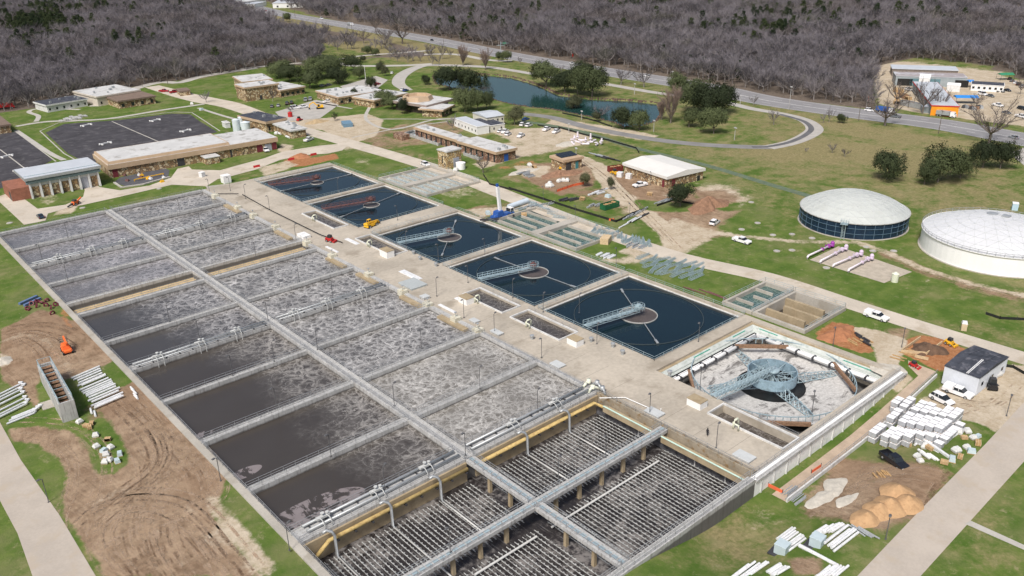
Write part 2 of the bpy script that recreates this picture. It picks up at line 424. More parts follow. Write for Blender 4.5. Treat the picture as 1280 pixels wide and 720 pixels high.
big = n.noise(.025, 4); mid = n.noise(.16, 5, rough=.65); fin = n.noise(1.3, 4, rough=.7); vf = n.noise(5, 2)
grass = n.mix(n.ss(mid, .30, .70), (.060,.115,.018), (.13,.175,.042))
grass = n.mix(n.m('MULTIPLY', n.ss(fin, .35, .7), .45), grass, (.080,.125,.028))
grass = n.mix(n.m('MULTIPLY', n.ss(n.noise(.06, 5, rough=.7), .45, .65), .55), grass, (.19,.185,.085))
dryc = n.mix(n.ss(fin, .3, .7), (.165,.15,.07), (.28,.235,.12))
def mask(k, sc=.9, lo=.42, hi=.58, src=None):
    t = n.m('ADD', attr(k), n.m('MULTIPLY', n.m('SUBTRACT', src or mid, .5), sc))
    t = n.m('ADD', t, n.m('MULTIPLY', n.m('SUBTRACT', fin, .5), .45)); return n.ss(t, lo, hi)
c = n.mix(mask('dry', 1.6, .3, .95), grass, dryc)
c = n.mix(n.m('MULTIPLY', n.ss(n.noise(.35, 6, rough=.8), .55, .70), .50), c, (.34,.285,.18))
c = n.mix(n.m('MULTIPLY', n.ss(n.noise(.09, 6, rough=.75), .54, .66), .45), c, (.26,.23,.12))
wn_ = n.n('ShaderNodeTexNoise'); wn_.inputs['Scale'].default_value = .035; wn_.inputs['Detail'].default_value = 1; n.put(wn_.inputs['Vector'], n.P())
va = n.n('ShaderNodeVectorMath', operation='MULTIPLY_ADD'); n.put(va.inputs[0], wn_.outputs['Color']); va.inputs[1].default_value = (16, 16, 0); n.put(va.inputs[2], n.P())
streak = n.noise(1.0, 5, vec=n.mapv((1.9,.10,1), va.outputs[0], rot=.15), rough=.8)
streak2 = n.noise(1.0, 4, vec=n.mapv((1.3,.12,1), va.outputs[0], rot=-.65), rough=.8)
dirt = n.mix(n.ss(n.m('ADD', n.m('ADD', n.m('MULTIPLY', streak, .24), n.m('MULTIPLY', streak2, .14)), n.m('MULTIPLY', n.noise(.22, 7, rough=.8), .62)), .38, .62), (.165,.112,.072), (.385,.285,.195))
dirt = n.mix(n.m('MULTIPLY', n.ss(big, .45, .6), .45), dirt, (.21,.13,.08))
dirt = n.mix(n.m('MULTIPLY', n.ss(fin, .4, .75), .5), dirt, (.30,.20,.13))
c = n.mix(mask('dirt', 1.0, .36, .72), c, dirt)
redc = n.mix(n.ss(fin, .3, .7), (.27,.115,.05), (.40,.20,.10))
c = n.mix(mask('red', .9, .38, .66), c, redc)
pale = n.mix(n.ss(n.m('ADD', n.m('MULTIPLY', mid, .5), n.m('MULTIPLY', fin, .5)), .35, .65), (.37,.30,.21), (.52,.45,.35))
c = n.mix(mask('pale', 1.0, .34, .72), c, pale)
lit = n.mix(n.ss(fin, .3, .7), (.10,.08,.065), (.19,.155,.125))
c = n.mix(mask('litter', .4), c, lit)
n.put(b.inputs['Base Color'], c); b.inputs['Roughness'].default_value = 1; b.inputs['Specular IOR Level'].default_value = .1
n.put(b.inputs['Normal'], n.bump(fin, .5, .25))
me.materials.append(m)
go = bpy.data.objects.new('ground', me); COL.objects.link(go); go['kind'] = 'structure'

# ============================================================ ROADS, PATHS, WATER (draped sheets)
def drape(name, poly, m, dz=.04, cut=12):
    """polygon sheet laid on the terrain; split so it follows the ground"""
    bm = bmesh.new(); vs = [bm.verts.new((x, y, 0)) for x, y in poly]
    tri = tessellate_polygon([[Vector((x, y, 0)) for x, y in poly]])
    for t in tri:
        try: bm.faces.new([vs[i] for i in t])
        except ValueError: pass
    xs_ = [p[0] for p in poly]; ys_ = [p[1] for p in poly]
    for lo, hi, nrm in ((min(xs_), max(xs_), (1,0,0)), (min(ys_), max(ys_), (0,1,0))):
        k = math.ceil(lo/cut)*cut
        while k < hi:
            bmesh.ops.bisect_plane(bm, geom=bm.verts[:]+bm.edges[:]+bm.faces[:], plane_co=(nrm[0]*k, nrm[1]*k, 0), plane_no=nrm); k += cut
    for v in bm.verts: v.co.z = T(v.co.x, v.co.y)+dz
    bmesh.ops.recalc_face_normals(bm, faces=bm.faces)
    for f in bm.faces:
        if f.normal.z < 0: f.normal_flip()
    me = bpy.data.meshes.new(name); bm.to_mesh(me); bm.free(); me.materials.append(m)
    o = bpy.data.objects.new(name, me); COL.objects.link(o); o['kind'] = 'structure'; return o
def ribbon(pts, w):
    """polyline (world) -> outline"""
    P_ = [Vector(p) for p in pts]; l = []; r = []
    for i, p in enumerate(P_):
        d = (P_[min(i+1, len(P_)-1)]-P_[max(i-1, 0)]).normalized(); nrm = Vector((-d.y, d.x))
        ww = float(np.interp(i/(len(P_)-1), np.linspace(0, 1, len(w)), w)) if isinstance(w, (list, tuple)) else w
        l.append(tuple(p+nrm*ww/2)); r.append(tuple(p-nrm*ww/2))
    return l, r
def smooth_line(pts, k=4):
    out = []; n_ = len(pts)
    for i in range(n_-1):
        p0 = Vector(pts[max(i-1,0)]); p1 = Vector(pts[i]); p2 = Vector(pts[i+1]); p3 = Vector(pts[min(i+2,n_-1)])
        for j in range(k):
            t = j/k; out.append(tuple(.5*((2*p1)+(p2-p0)*t+(2*p0-5*p1+4*p2-p3)*t*t+(3*p1-p0-3*p2+p3)*t**3)))
    out.append(tuple(pts[-1])); return out
def road(name, pts, w, m, dz=.04, k=4):
    P_ = smooth_line(GP(pts, GZ), k); l, r = ribbon(P_, w); mb = MB()
    for i in range(len(l)-1):
        a, b_, c_, d_ = r[i], r[i+1], l[i+1], l[i]
        segs = max(1, int((Vector(a)-Vector(b_)).length/8))
        for s_ in range(segs):
            t0, t1 = s_/segs, (s_+1)/segs
            q = [Vector(a).lerp(Vector(b_), t0), Vector(a).lerp(Vector(b_), t1), Vector(d_).lerp(Vector(c_), t1), Vector(d_).lerp(Vector(c_), t0)]
            mb.quad(*[(v.x, v.y, T(v.x, v.y)+dz) for v in q])
    return struct(name, mb, m)
roadc = mat('road concrete', (.43,.38,.325), .9, .10, .12, col2=(.42,.36,.29), bump=.1)
roadb = mat('road caliche', (.51,.455,.38), .95, .12, .1, col2=(.42,.36,.28), bump=.1)
walkm = mat('path concrete', (.43,.41,.37), .9, .1, .2)
asph = mat('highway asphalt', (.24,.235,.24), .9, .1, .08)
asphd = mat('dark asphalt', (.09,.09,.10), .85, .2, .3)
paint = mat('line paint', (.6,.6,.58), .7, .1, 1)
road('road', [(360,157),(395,167),(430,177),(500,197),(560,216),(620,239),(700,270),(760,292),(850,322),(960,347),(1060,379),(1150,408),(1290,451)], [9,9,9,8.5,8.5,8.5,8,7.5,7.5,7,6.5,6.5,6.5], roadb)
drape('road', GP([(-30,480),(0,528),(26,575),(75,645),(122,724),(42,724),(22,667),(0,626),(-30,560)], GZ), roadc, .045)
drape('road', GP([(1068,724),(1151,637),(1232,555),(1290,492),(1290,566),(1151,720),(1148,724)], GZ), roadc, .045)
drape('path', GP([(1206,655),(1213,651),(1290,686),(1290,692)], GZ), walkm, .05)
drape('road', GP([(0,245),(15,240),(32,250),(47,261),(82,256),(104,246),(106,238),(104,233),(119,231),(125,234),(150,238),(187,232),(214,222),(222,211),(236,208),(240,212),(275,213),(300,206),(330,198),(352,190),(375,186),(400,182),(424,180),(430,176),(436,181),(428,188),(410,192),(380,194),(350,200),(320,212),(290,220),(272,224),(258,233),(215,231),(150,246),(105,256),(85,260),(60,267),(57,276),(30,281),(14,266),(-14,240)], GZ), roadb, .05)
drape('road', GP([(257,233),(300,228),(330,231),(330,234),(300,238),(262,240)], GZ), concrete, .055)
HWY = [(250,-16),(320,10),(430,31),(540,50),(640,70),(760,90),(880,109),(960,126),(1080,143),(1180,156),(1300,178),(1500,215)]
road('highway', HWY, [24]*12, asph, .05, 3)
hw = smooth_line(GP(HWY, GZ), 3)
mb = MB()
for off, dash in ((-10.8,0),(10.8,0),(-.25,0),(.25,0),(-5.2,1),(5.2,1)):
    l, r = ribbon(hw, 1.0); c0 = [Vector(a).lerp(Vector(b_), .5) for a, b_ in zip(l, r)]
    for i in range(len(c0)-1):
        nrm = (Vector(l[i])-Vector(r[i])).normalized(); nrm2 = (Vector(l[i+1])-Vector(r[i+1])).normalized()
        a = c0[i]+nrm*off; b_ = c0[i+1]+nrm2*off; D = (b_-a).length; k = int(D/12) if dash else max(1, int(D/10))
        for s_ in range(k):
            t0 = s_/k; t1 = t0+(.28/ k*1 if dash else 1/k)
            p, q = a.lerp(b_, t0), a.lerp(b_, t1); h = nrm*.13
            mb.quad(*[(v.x, v.y, T(v.x, v.y)+.06) for v in (p-h, q-h, q+h, p+h)])
struct('road_marking', mb, paint)
# loop drive and pond-side lane
gravel = mat('gravel lane', (.40,.38,.35), .95, .12, .3)
road('road', [(962,184),(930,183.5),(880,181),(830,176),(780,168),(730,158),(690,147),(650,142)], 6.5, mat('worn lane asphalt', (.22,.215,.21), .9, .15, .2), .05)
road('road', [(960,184.5),(990,178),(1012,168),(1018,160),(1005,150),(975,142),(940,136),(900,127),(820,116),(750,104),(700,98),(640,88),(610,84),(570,82),(530,82),(505,92),(498,104),(510,113)], [7,7,8,8,7,6,6,6,6,6,6,6,7,8,8,9,8,6], gravel, .055)
road('path', [(940,184),(962,183),(988,177.5),(1008,168),(1014,160),(1003,151),(975,143)], 2.6, mat('dark lane strip', (.12,.12,.125), .9, .2, .2), .07)
road('road', [(300,86),(360,80),(410,76),(450,70),(500,66),(540,63)], 5, walkm, .05)
road('road', [(410,76),(440,82),(500,82),(540,80)], 7, walkm, .06)
road('road', [(530,68),(570,68),(610,75),(640,76)], 6, walkm, .05)
road('road', [(118,133),(165,112),(200,103),(225,103),(255,95),(320,85)], 7, walkm, .05)
road('road', [(190,108),(225,118),(255,125),(290,132),(340,150),(372,161)], [9,12,14,12,9,9], roadb, .06)
road('path', [(20,158),(60,152),(130,149),(200,138),(235,133),(255,130)], 3.2, walkm, .05)
road('path', [(45,152),(48,145),(36,140),(50,136),(100,137)], 2.5, walkm, .065)
road('path', [(248,135),(290,148),(320,152)], 2, walkm, .07)
road('path', [(20,163),(60,190),(80,200)], 2.4, walkm, .05)
road('path', [(462,134),(458,150),(490,162),(540,150),(570,148)], 1.8, walkm, .05)
road('path', [(458,149),(520,149),(590,151)], 1.2, walkm, .07)
road('path', [(440,172),(500,160),(560,152)], 1.2, walkm, .06)
road('path', [(395,128),(440,136)], 1.6, walkm, .06)
drape('parking_lot', GP([(344,140),(395,125),(425,130),(400,148),(355,152)], GZ), gravel, .06)
drape('parking_lot', GP([(425,108),(470,95),(485,100),(470,112),(500,118),(440,118)], GZ), gravel, .06)
drape('road', GP([(1300,176),(1262,192),(1290,215)], GZ), gravel, .07)
# kerbed lots west: two dark sludge drying beds
drape('paved_bed', GP([(57,166),(80,155),(150,150),(215,142),(238,143),(250,152),(272,165),(180,190),(112,205),(85,192)], GZ), mat('dark bed asphalt', (.055,.052,.058), .85, .35, .15, col2=(.10,.095,.10)), .05)
drape('paved_bed', GP([(-40,170),(20,165),(66,200),(40,214),(10,232),(0,236),(-40,240)], GZ), MATS['dark bed asphalt'], .05)
mb = MB()
for pl in ([(50,164),(75,153),(150,148),(218,140),(240,141),(254,150),(275,164)], [(50,164),(80,192),(105,206)], [(20,165),(70,202)], [(0,187),(30,210)], [(140,152),(200,178)]):
    l, r = ribbon(GP(pl, GZ), .5)
    for i in range(len(l)-1): mb.prism([l[i], l[i+1], r[i+1], r[i]], GZ+.055, GZ+.12)
struct('kerb', mb, walkm)
road('path', [(650,151),(700,159),(740,168),(790,184),(880,206),(960,230),(1035,252)], 3.6, mat('green erosion mat', (.11,.15,.10), .95, .2, .4, col2=(.16,.17,.10)), .055)
# pond
m, nt, b = nmat('pond water'); n = N(nt)
b.inputs['Roughness'].default_value = .08; b.inputs['Specular IOR Level'].default_value = .5
n.put(b.inputs['Base Color'], n.mix(n.noise(.03, 2), (.012,.042,.040), (.02,.060,.055)))
n.put(b.inputs['Normal'], n.bump(n.noise(1.2, 3, vec=n.mapv((1,.5,1))), .12, .05)); pondm = m
pc = np.mean(np.array(POND), 0); mb = MB(); mb.prism([(x+(x-pc[0])*.03, y+(y-pc[1])*.03) for x, y in POND], GZ-1.02, GZ-1.0, False); struct('pond_water', mb, pondm)
l, r = ribbon(POND+[POND[0]], 1.0); mb = MB(); rr = random.Random(3)
for (x0, y0), (x1, y1) in zip(POND, POND[1:]+POND[:1]):
    D = math.hypot(x1-x0, y1-y0); k = int(D/1.0)
    for j in range(k):
        t = j/k; s_ = rr.uniform(.35, .8); x = x0+(x1-x0)*t+rr.uniform(-.7,.7); y = y0+(y1-y0)*t+rr.uniform(-.7,.7)
        mb.taper(x-s_, y-s_, x+s_, y+s_, GZ-1.3, GZ+rr.uniform(-.1,.3), s_*.45)
o = struct('rock_edging', mb, mat('bank rock', (.13,.09,.07), .95, .3, 1), kind='stuff'); tag(o, 'dark broken rock edging around the bank of the pond', 'rock edging')

# tyre tracks worn into the dirt, thin broken bands lying on it
def trackmat(name, col):
    m, nt, b = nmat(name); n = N(nt); n.put(b.inputs['Base Color'], n.mix(n.noise(.8, 4, rough=.7), sc3(col, .8), sc3(col, 1.2))); b.inputs['Roughness'].default_value = 1; b.inputs['Specular IOR Level'].default_value = .05
    n.put(b.inputs['Alpha'], n.m('MULTIPLY', n.ss(n.noise(.35, 6, rough=.8), .42, .62), .5)); return m
tml, tmd = trackmat('light tyre track', (.47,.35,.25)), trackmat('dark tyre track', (.17,.108,.07))
rg = random.Random(21)
CURV = [[(14,536),(50,537),(85,546),(108,572),(108,610),(95,650),(110,690),(150,725)], [(130,500),(175,540),(185,580),(140,620),(100,655)], [(150,490),(200,535),(215,580),(160,625),(110,665)],
 [(95,665),(120,640),(170,625),(230,635),(280,690),(310,725)], [(180,505),(235,560),(262,610),(230,640),(170,660),(120,690)], [(160,722),(130,680),(140,650),(190,640),(240,670),(270,722)],
 [(210,722),(185,680),(180,640),(200,600),(190,560),(150,510)], [(240,722),(215,680),(210,650)], [(190,722),(165,690)], [(290,722),(255,680),(225,650)], [(262,600),(225,560),(180,500)],
 [(0,428),(35,418),(62,430),(78,455),(88,475)], [(0,436),(30,424),(55,432),(70,460)], [(0,420),(40,412),(80,420),(110,440)]]
YARD = [[(1010,600),(1060,590),(1120,590),(1170,600)], [(1020,615),(1080,585),(1150,580),(1195,595)], [(1060,655),(1080,610),(1100,570)], [(1150,645),(1165,610),(1190,585)]]
MID = [[(846,312),(800,265),(760,225),(725,198)], [(850,310),(805,262),(765,222),(728,196)], [(1290,374),(1215,357),(1150,337),(1110,318)], [(1290,379),(1215,362),(1145,341)], [(1165,505),(1200,500),(1240,505),(1270,480)], [(1175,520),(1210,510),(1255,500)]]
mbl, mbd = MB(), MB()
for grp, rep, sp in ((CURV, 7, 7.0), (YARD, 3, 5.0), (MID, 2, 1.5)):
    for cv in grp:
        for r_ in range(rep):
            base_ = [tuple(Vector(p)) for p in smooth_line(GP(cv, GZ), 8)]; off = rg.uniform(-sp, sp)*.5; wob = rg.uniform(-.6, .6); mb = mbl if rg.random() < .68 else mbd
            i0 = rg.randint(0, max(0, len(base_)//3)); i1 = rg.randint(2*len(base_)//3, len(base_)); seg = base_[i0:i1]
            if len(seg) < 4: continue
            for g_ in (-.85, .85):
                l, r = ribbon(seg, 2*abs(off+g_)+.0001); side = l if off+g_ > 0 else r; l2, r2 = ribbon(side, rg.uniform(.25, .5))
                for i in range(len(l2)-1):
                    q = (r2[i], r2[i+1], l2[i+1], l2[i])
                    if (Vector(q[0])-Vector(q[1])).length < 15: mb.quad(*[(x, y, T(x, y)+.02+.003*r_) for x, y in q])
struct('tyre_tracks', mbl, tml, kind='stuff')['label'] = 'pale tyre tracks worn over the bare dirt yards'
struct('tyre_tracks', mbd, tmd, kind='stuff')['label'] = 'dark tyre ruts worn over the bare dirt yards'
# ============================================================ THE TREATMENT BASINS
XL0, XL1, XC0, XC1, XR0, XR1 = 43.6, 45.0, 79.0, 81.2, 114.4, 115.6
WZ = -1.0
# --- rails as one mesh: posts and two bars
def rail_mesh(mb, a, b, h=1.1, step=2.4, r=.035, z=0.0):
    a = Vector(a); b = Vector(b); D = (b-a).length; k = max(1, int(D/step))
    for i in range(k+1):
        p = a.lerp(b, i/k); mb.beam((p.x, p.y, z), (p.x, p.y, z+h), r*1.6)
    for hh in (h, h*.52): mb.beam((a.x, a.y, z+hh), (b.x, b.y, z+hh), r*1.7)
def wall(box, label, rails=(), depth=5.2, m=wallc, ledge=None, name='divider_wall', cat='divider wall', group='concrete walls between the basins', strip=True):
    x0, y0, x1, y1 = box
    t = thing(name, label, cat, ((x0+x1)/2, (y0+y1)/2, 0), group=group)
    mb = MB(); mb.box(x0, y0, -depth, x1, y1, 0); mb.build('wall', m, t, world=True)
    if strip:       # a slightly raised kerb and duct cover down the walkway
        mb = MB()
        if x1-x0 > y1-y0: mb.box(x0+.3, y0, 0.003, x1-.3, y0+.25, .14); mb.box(x0+.3, y1-.25, 0.003, x1-.3, y1, .14)
        else: mb.box(x0, y0+.3, 0.003, x0+.25, y1-.3, .14); mb.box(x1-.25, y0+.3, 0.003, x1, y1-.3, .14)
        mb.build('kerb', wallc if m is not tanc else tanc, t, world=True)
    for (a, b_) in rails:
        mb = MB(); rail_mesh(mb, a, b_, z=.14 if strip else 0); mb.build('railing', rail_m, t, world=True)
    return t
DIV = [(289.0,1.35),(251.2,1.35),(202.4,1.35),(165.2,1.35),(124.3,1.5)]
PIPEW = [(270.0,2.6),(184.6,2.6)]
SOLID = [(309.6,1.4),(233.2,1.5),(224.0,1.6),(144.8,1.6),(107.2,3.8)]
YS_ALL = sorted(DIV+PIPEW+SOLID, reverse=True)
rowname = {309.6:'at the far end of the basins', 289.0:'first from the far end', 270.0:'second from the far end, carrying pipework', 251.2:'third from the far end', 233.2:'on the far side of the sandy trench', 224.0:'on the near side of the sandy trench', 202.4:'first below the sandy trench', 184.6:'second below the sandy trench, carrying pipework', 165.2:'third below the sandy trench', 144.8:'fourth below the sandy trench', 124.3:'fifth below the sandy trench', 107.2:'along the pipe gallery above the empty basin'}
for yy, w in YS_ALL:
    for (xa, xb, side) in ((XL1, XC0, 'left'), (XC1, XR0, 'right')):
        rails = [((xa, yy-w/2+.1, 0), (xb, yy-w/2+.1, 0)), ((xa, yy+w/2-.1, 0), (xb, yy+w/2-.1, 0))]
        if yy in (309.6, 233.2): rails = rails[:1]
        wall((xa, yy-w/2, xb, yy+w/2), 'grey concrete walkway wall %s, %s half' % (rowname[yy], side), rails)
wall((XL0, 66.9, XL1, 310.3), 'long outer concrete wall on the left edge of all the basins beside the dirt yard', [((XL1-.15, 66.9, 0), (XL1-.15, 224, 0)), ((XL1-.15, 233, 0), (XL1-.15, 310, 0))], m=concrete, strip=False)
wall((XR0, 105.5, XR1-.02, 310.3), 'long concrete wall between the right-hand aeration basins and the wide deck', [((XR0+.15, 107, 0), (XR0+.15, 145, 0))], strip=False)
wall((XR0+.2, 66.9, XR1-.02, 105.4), 'rust stained concrete wall between the empty basin and the deck', [((XR0+.3, 67, 0), (XR0+.3, 105, 0))], strip=False, m=mat('rust stained concrete', (.30,.26,.20), .85, .2, .4, col2=(.22,.14,.06)))
wall((XC0, 105.4, XC1, 310.3), 'long central concrete walkway dividing left and right aeration basins', [((XC0+.15, 105.5, 0), (XC0+.15, 310, 0)), ((XC1-.15, 105.5, 0), (XC1-.15, 310, 0))])
# front wall: thick, standing clear of the sloping ground
t = wall((XL0, 65.4, 113.0, 66.88), 'front outer concrete wall of the empty basin above the grass bank', [((XL0, 65.6, 0), (113, 65.6, 0)), ((XL0+1.4, 66.75, 0), (113, 66.75, 0))], depth=5.6)
t = wall((113.02, 65.4, 169.4, 66.58), 'tall whitewashed front retaining wall with grey coping, from the deck end to the right corner', [((113.1, 66.45, 0), (169.2, 66.45, 0))], depth=5.6, m=mat('bright white wall', (.82,.82,.81), .8, .05, .5, col2=(.66,.66,.65)), name='retaining_wall', cat='retaining wall', group=None)
mb = MB(); mb.box(113.0, 65.05, -.45, 169.6, 65.397, -.04); mb.build('coping', wallc, t, world=True)
for i in range(14):
    mb = MB(); mb.box(115+i*4.1, 65.2, -5.5, 115.3+i*4.1, 65.398, -.45); mb.build('pilaster', wallw, t, world=True)
# walkway bridges on columns over the empty basin
def colbridge(a, b, w, label):
    a = Vector(a); b = Vector(b); t = thing('footbridge', label, 'footbridge', ((a.x+b.x)/2, (a.y+b.y)/2, 0), group='raised walkways crossing the empty basin')
    alongx = abs(b.x-a.x) > abs(b.y-a.y); h = w/2
    mb = MB()
    if alongx: mb.box(a.x, a.y-h, -.75, b.x, a.y+h, 0)
    else: mb.box(a.x-h, a.y, -.75, a.x+h, b.y, 0)
    mb.build('deck', wallc, t, world=True)
    mb = MB(); D = (b-a).length
    for s_ in (-1, 1):
        o = Vector((0, s_*h*.82, 0)) if alongx else Vector((s_*h*.82, 0, 0))
        rail_mesh(mb, a+o, b+o, z=0)
    mb.build('railing', rail_m, t, world=True)
    mb = MB(); k = int(D/1.3)      # cover slabs with dark joints
    for i in range(k):
        p = a.lerp(b, (i+.5)/k)
        if alongx: mb.box(p.x-.5, p.y-.35, .003, p.x+.5, p.y+.35, .05)
        else: mb.box(p.x-.35, p.y-.5, .003, p.x+.35, p.y+.5, .05)
    mb.build('cover_slab', bluest, t, world=True)
    k = int(D/5.6)
    for i in range(1, k):
        p = a.lerp(b, i/k); mb = MB(); mb.taper(p.x-.32, p.y-.32, p.x+.32, p.y+.32, -4.62, -.75, .04); mb.build('column', tanc, t, world=True)
colbridge((80.1, 66.9, 0), (80.1, 86.2, 0), 2.0, 'raised walkway on columns from the centre crossing to the front wall of the basin')
colbridge((80.1, 88.2, 0), (80.1, 105.25, 0), 2.0, 'raised walkway on columns from the pipe gallery to the centre crossing of the empty basin')
colbridge((XL1, 87.2, 0), (79.0, 87.2, 0), 1.9, 'raised walkway on columns crossing the left half of the empty basin')
colbridge((79.05, 87.2, 0), (XR0, 87.2, 0), 1.9, 'raised walkway on columns crossing the right half of the empty basin to the deck')
# --- water and floors
def water_mat(name, base1, base2, foam, rough=.15, foam_lo=.5, scale=.34, fade=None, density=1.0):
    m, nt, b = nmat(name); n = N(nt)
    sep = n.n('ShaderNodeSeparateXYZ'); n.put(sep.inputs[0], n.P())
    w1 = n.n('ShaderNodeTexNoise'); w1.inputs['Scale'].default_value = .30; w1.inputs['Detail'].default_value = 3; n.put(w1.inputs['Vector'], n.P())
    va = n.n('ShaderNodeVectorMath', operation='MULTIPLY_ADD'); n.put(va.inputs[0], w1.outputs['Color']); va.inputs[1].default_value = (3.2, 3.2, 0); n.put(va.inputs[2], n.P())
    w2 = n.n('ShaderNodeTexNoise'); w2.inputs['Scale'].default_value = 1.1; w2.inputs['Detail'].default_value = 3; n.put(w2.inputs['Vector'], n.P())
    vb = n.n('ShaderNodeVectorMath', operation='MULTIPLY_ADD'); n.put(vb.inputs[0], w2.outputs['Color']); vb.inputs[1].default_value = (1.7, 1.7, 0); n.put(vb.inputs[2], va.outputs[0]); va = vb
    fo = None
    for sc_, th, k in ((scale*1.30, .065, 1.0), (scale*2.7, .07, .55), (scale*.62, .035, 1.0), (scale*1.30, .34, .40)):
        e = n.n('ShaderNodeTexVoronoi', feature='DISTANCE_TO_EDGE'); e.inputs['Scale'].default_value = sc_; n.put(e.inputs['Vector'], va.outputs[0])
        x = n.m('MULTIPLY', n.m('SUBTRACT', 1.0, n.ss(e.outputs[0], 0, th)), k); fo = x if fo is None else n.m('MAXIMUM', fo, x)
    fn = n.noise(1.1, 4, rough=.7); fb = n.noise(.10, 3)
    fo = n.m('MULTIPLY', fo, 1.1); fo = n.m('MULTIPLY', fo, n.m('ADD', .45, n.m('MULTIPLY', n.ss(fn, .3, .6), .55))); fo = n.m('ADD', fo, n.m('MULTIPLY', n.ss(n.noise(.6, 6, rough=.8), .42, .7), .20))
    fo = n.m('MULTIPLY', fo, n.m('ADD', .45, n.m('MULTIPLY', n.ss(fb, .3, .6), .55)))
    if fade:  # foam drifts in from the right-hand side and thins out to still water on the left
        lo, hi = fade; xx = n.m('ADD', sep.outputs[0], n.m('MULTIPLY', n.m('SUBTRACT', n.noise(.06, 4, rough=.7), .5), 26))
        fo = n.m('MULTIPLY', fo, n.ss(xx, lo, hi))
    fo = n.m('MULTIPLY', fo, density, clamp=True)
    base = n.mix(n.noise(.08, 3), base1, base2)
    n.put(b.inputs['Base Color'], n.mix(fo, base, foam))
    n.put(b.inputs['Roughness'], n.m('ADD', rough, n.m('MULTIPLY', fo, .6)))
    n.put(b.inputs['Normal'], n.bump(n.m('ADD', fo, n.noise(1.5, 3)), .25, .08)); b.inputs['Specular IOR Level'].default_value = .5
    return m
wm_full = water_mat('foaming water grey', (.070,.065,.061), (.105,.099,.094), (.52,.51,.50), density=1.0)
wm_half = water_mat('half still water', (.048,.044,.042), (.068,.063,.061), (.50,.49,.49), fade=(54, 72), density=.95)
wm_near = water_mat('foaming water brown', (.12,.11,.095), (.19,.178,.158), (.54,.525,.50), scale=.42, density=1.0)
wm_nearl = water_mat('still brown water', (.045,.038,.033), (.062,.054,.048), (.43,.41,.385), fade=(60, 76), density=.8)
wm_up = water_mat('sky tinted grey water', (.10,.095,.097), (.145,.139,.143), (.50,.49,.51), fade=(36, 66), density=.85)  # far basins: sky reflection painted in as a paler lilac base colour
bounds = [309.6, 289.0, 270.0, 251.2, 233.2]
def sheet(name, x0, y0, x1, y1, z, m, kind='structure'):
    mb = MB(); mb.quad((x0,y0,z),(x1,y0,z),(x1,y1,z),(x0,y1,z)); return struct(name, mb, m, kind=kind)
for g in ([309.6,289.0,270.0,251.2,233.2], [224.0,202.4,184.6,165.2,144.8], [144.8,124.3,107.2]):
    for a, b_ in zip(g[:-1], g[1:]):
        near = g[0] == 144.8; up = g[0] > 300
        sheet('basin_water', XL1-.2, b_+.5, XC0+.2, a-.5, WZ, wm_nearl if near or b_ < 170 else (wm_up if up else wm_half))
        sheet('basin_water', XC1-.2, b_+.5, XR0+.2, a-.5, WZ, wm_near if near else wm_full)
# scum film in the nearest corners
for c_, r_ in (((50.5,111.5),6.3), ((47,131),2.2), ((46.8,149),1.6)):
    mb = MB(); n_ = 40; c0, c1 = max(45.1, c_[0]-r_*1.5), c_[0]+r_*1.9; d0, d1 = c_[1]-r_*.5, c_[1]+r_*.75
    mb.lathe([(0,0),(1,0)], (0,0,0), n_); mb.v = [(c_[0]+x*r_*1.7, c_[1]+y*r_*.72, WZ+.01) for x, y, z in mb.v]; mb.v = [(max(45.1, x), max(y, 109.2) if c_[1] < 115 else y, z) for x, y, z in mb.v]
    if 'scum film' not in MATS:
        m, nt, b = nmat('scum film'); n = N(nt); b.inputs['Roughness'].default_value = .5; n.put(b.inputs['Base Color'], n.mix(n.noise(.7, 4), (.17,.145,.145), (.25,.22,.22))); n.put(b.inputs['Alpha'], n.ss(n.noise(.13, 5, rough=.6, dist=1.2), .44, .50)); MATS['scum film'] = m
    o = struct('scum_film', mb, MATS['scum film'], kind='stuff'); tag(o, 'pale scum film floating on still brown basin water, %s' % ('largest, in the nearest corner' if r_ > 5 else 'second patch up the left wall' if r_ > 2 else 'smallest patch up the left wall'), 'scum')
# sandy trench
mb = MB(); mb.box(XL0+1.4, 224.8, -2.2, XC0, 232.45, -2.0); struct('trench_floor', mb, mat('trench sand', (.50,.38,.22), .95, .2, .3, col2=(.34,.28,.15)))
mb = MB(); mb.box(XC1, 224.8, -2.2, XR0, 232.45, -2.0); struct('trench_floor', mb, MATS['trench sand'])
mb = MB(); mb.box(XL1, 225.0, -1.98, XC0, 225.8, -.5); mb.box(XC1, 225.0, -1.98, XR0, 225.8, -.5); struct('ledge', mb, tanc)
